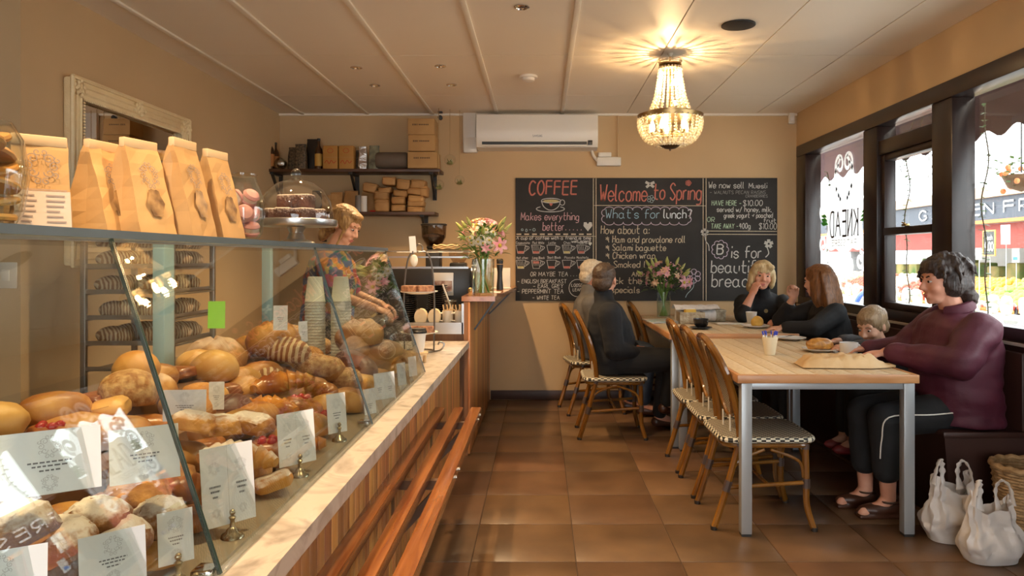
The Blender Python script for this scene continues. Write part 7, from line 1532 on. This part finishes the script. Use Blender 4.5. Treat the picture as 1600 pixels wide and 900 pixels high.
# packets on white display shelves next to the window
M_pack = mat('clear_packet', (.72,.70,.62), .25, c2=(.42,.36,.24), scale=14, lo=.45, hi=.6, detail=2)
t0 = thing('packet_shelf', 'white tiered market shelf full of bagged goods outside window', 'shelf', (4.5, 7.6, -.15))
for k in range(3): obj('tier', MB().box((.28*k,-3.2,.34+.22*k),(.28*k+.28,5.5,.37+.22*k)), M_cw, t0, smooth=False); obj('riser', MB().box((.28*k+.26,-3.2,.0),(.28*k+.28,5.5,.34+.22*k)), M_cw, t0, smooth=False)
for y in (-3.2,-.3,2.6,5.4): obj('side_panel', MB().box((0,y,0),(.84,y+.03,.36)), M_cw, t0, smooth=False)
pk = MB().ell((0,0,.11), (.05,.085,.11), None, 10, 8, lambda v: Vector((v.x, math.copysign(abs(v.y)**.6,v.y), math.copysign(abs(v.z)**.6, v.z)))).mesh('packet', M_pack)
for k in range(3):
    for i in range(26):
        obj('bagged_goods', pk, None, None, (4.5+.28*k+.13, 4.6+.33*i+random.uniform(-.05,.05), .22+.22*k), (0,random.uniform(-.25,.1),random.uniform(-.2,.2)), label='clear plastic packet of dry goods on white market shelf', cat='packet', group='packets on the market shelf')
t = thing('blue_hoop_trolley', 'blue curved hoop handle of a trolley just outside left pane', 'trolley', (3.25, 7.35, -.15))
obj('hoop', MB().tube([(.0,.42*math.cos(a),.62+.5*math.sin(a)) for a in [PI*k/20 for k in range(21)]], .025, 8), mat('blue_plastic', (.04,.12,.45), .35), t)
obj('basket_liner', MB().loft([((0,0,.25),(0,.3,0),(.18,0,0)),((0,0,.62),(0,.4,0),(.24,0,0)),((0,0,.66),(0,.36,0),(.2,0,0))]), mat('pale_canvas', (.6,.57,.5), .8), t)
for s in (-1,1): obj('leg', MB().tube([(0,s*.3,0),(0,s*.38,.6)], .015), M_chrome, t)
hb = thing('hanging_basket', 'hanging flower basket outside at the right edge of window', 'plant', px(1596, 270, 6.2))
M_leaf = mat('leaf_green', (.045,.10,.02), .5, c2=(.10,.18,.05), scale=9, rnd=.15, transl=.25)
m = MB()
for k in range(90):
    a = random.uniform(0,2*PI); r = random.uniform(.02,.17); z = random.uniform(-.12,.12); c = Vector((r*math.cos(a), r*math.sin(a), z)); d = Vector((math.cos(a),math.sin(a),random.uniform(-.6,.6)))*.05; u = Vector((-d.y,d.x,.01))*.4
    m.add([c, c+d*.5+u, c+d, c+d*.5-u], [(0,1,2,3)])
obj('foliage', m, M_leaf, hb, kind='stuff'); obj('basket', MB().lathe([(0,-.16),(.1,-.12),(.15,-.02),(.14,-.02),(0,-.1)], 16), mat('coir', (.14,.08,.04), .9), hb)
m = MB()
for k in range(14): a = k*1.7; m.ell((.14*math.cos(a),.14*math.sin(a),-.05+.1*math.sin(k)), .025, None, 6, 4)
obj('blossom', m, mat('orange_blossom', (.7,.2,.06), .6), hb, kind='stuff'); obj('hanger', MB().tube([(0,0,0),(0,0,.9)], .006), M_black, hb)
for i, (yy, za, zb, lab) in enumerate(((4.17,2.16,.98,'thin climbing vine on wire beside the right mullion'),(5.06,2.0,.98,'thin climbing vine along left side of sash window'),(6.45,2.05,.98,'thin climbing vine at the corner end of the window'))):
    t = thing('climbing_vine', lab, 'plant', (2.50, yy, za), group='vines outside the window'); m = MB(); L = za-zb
    pts = [(.012*math.sin(9*k/30), .02*math.sin(17*k/30+i), -L*k/30) for k in range(31)]; obj('stem', MB().tube(pts, .004, 5), mat('vine_stem', (.08,.06,.03), .8), t)
    for k in range(60):
        p = Vector(pts[int(k/2)]); a = random.uniform(0,2*PI); d = Vector((math.cos(a),math.sin(a),random.uniform(-.5,.3)))*random.uniform(.02,.04); u = Vector((-d.y,d.x,.006))*.45; m.add([p,p+d*.5+u,p+d,p+d*.5-u],[(0,1,2,3)])
    obj('leaf_cover', m, M_leaf, t, kind='stuff')
tw = thing('dangling_twigs', 'tangled thin twigs dangling outside behind upper sash pane', 'plant', (2.75,5.2,2.47))
m = MB()
for k in range(7):
    p = Vector((0,-.35+.1*k,0)); pts = [p]
    for j in range(14): p = p+Vector((random.uniform(-.02,.02),random.uniform(-.05,.05),random.uniform(-.07,-.015))); pts.append(p)
    m.tube(pts, .003, 4)
obj('twig', m, mat('vine_stem', (.08,.06,.03), .8), tw, kind='stuff')
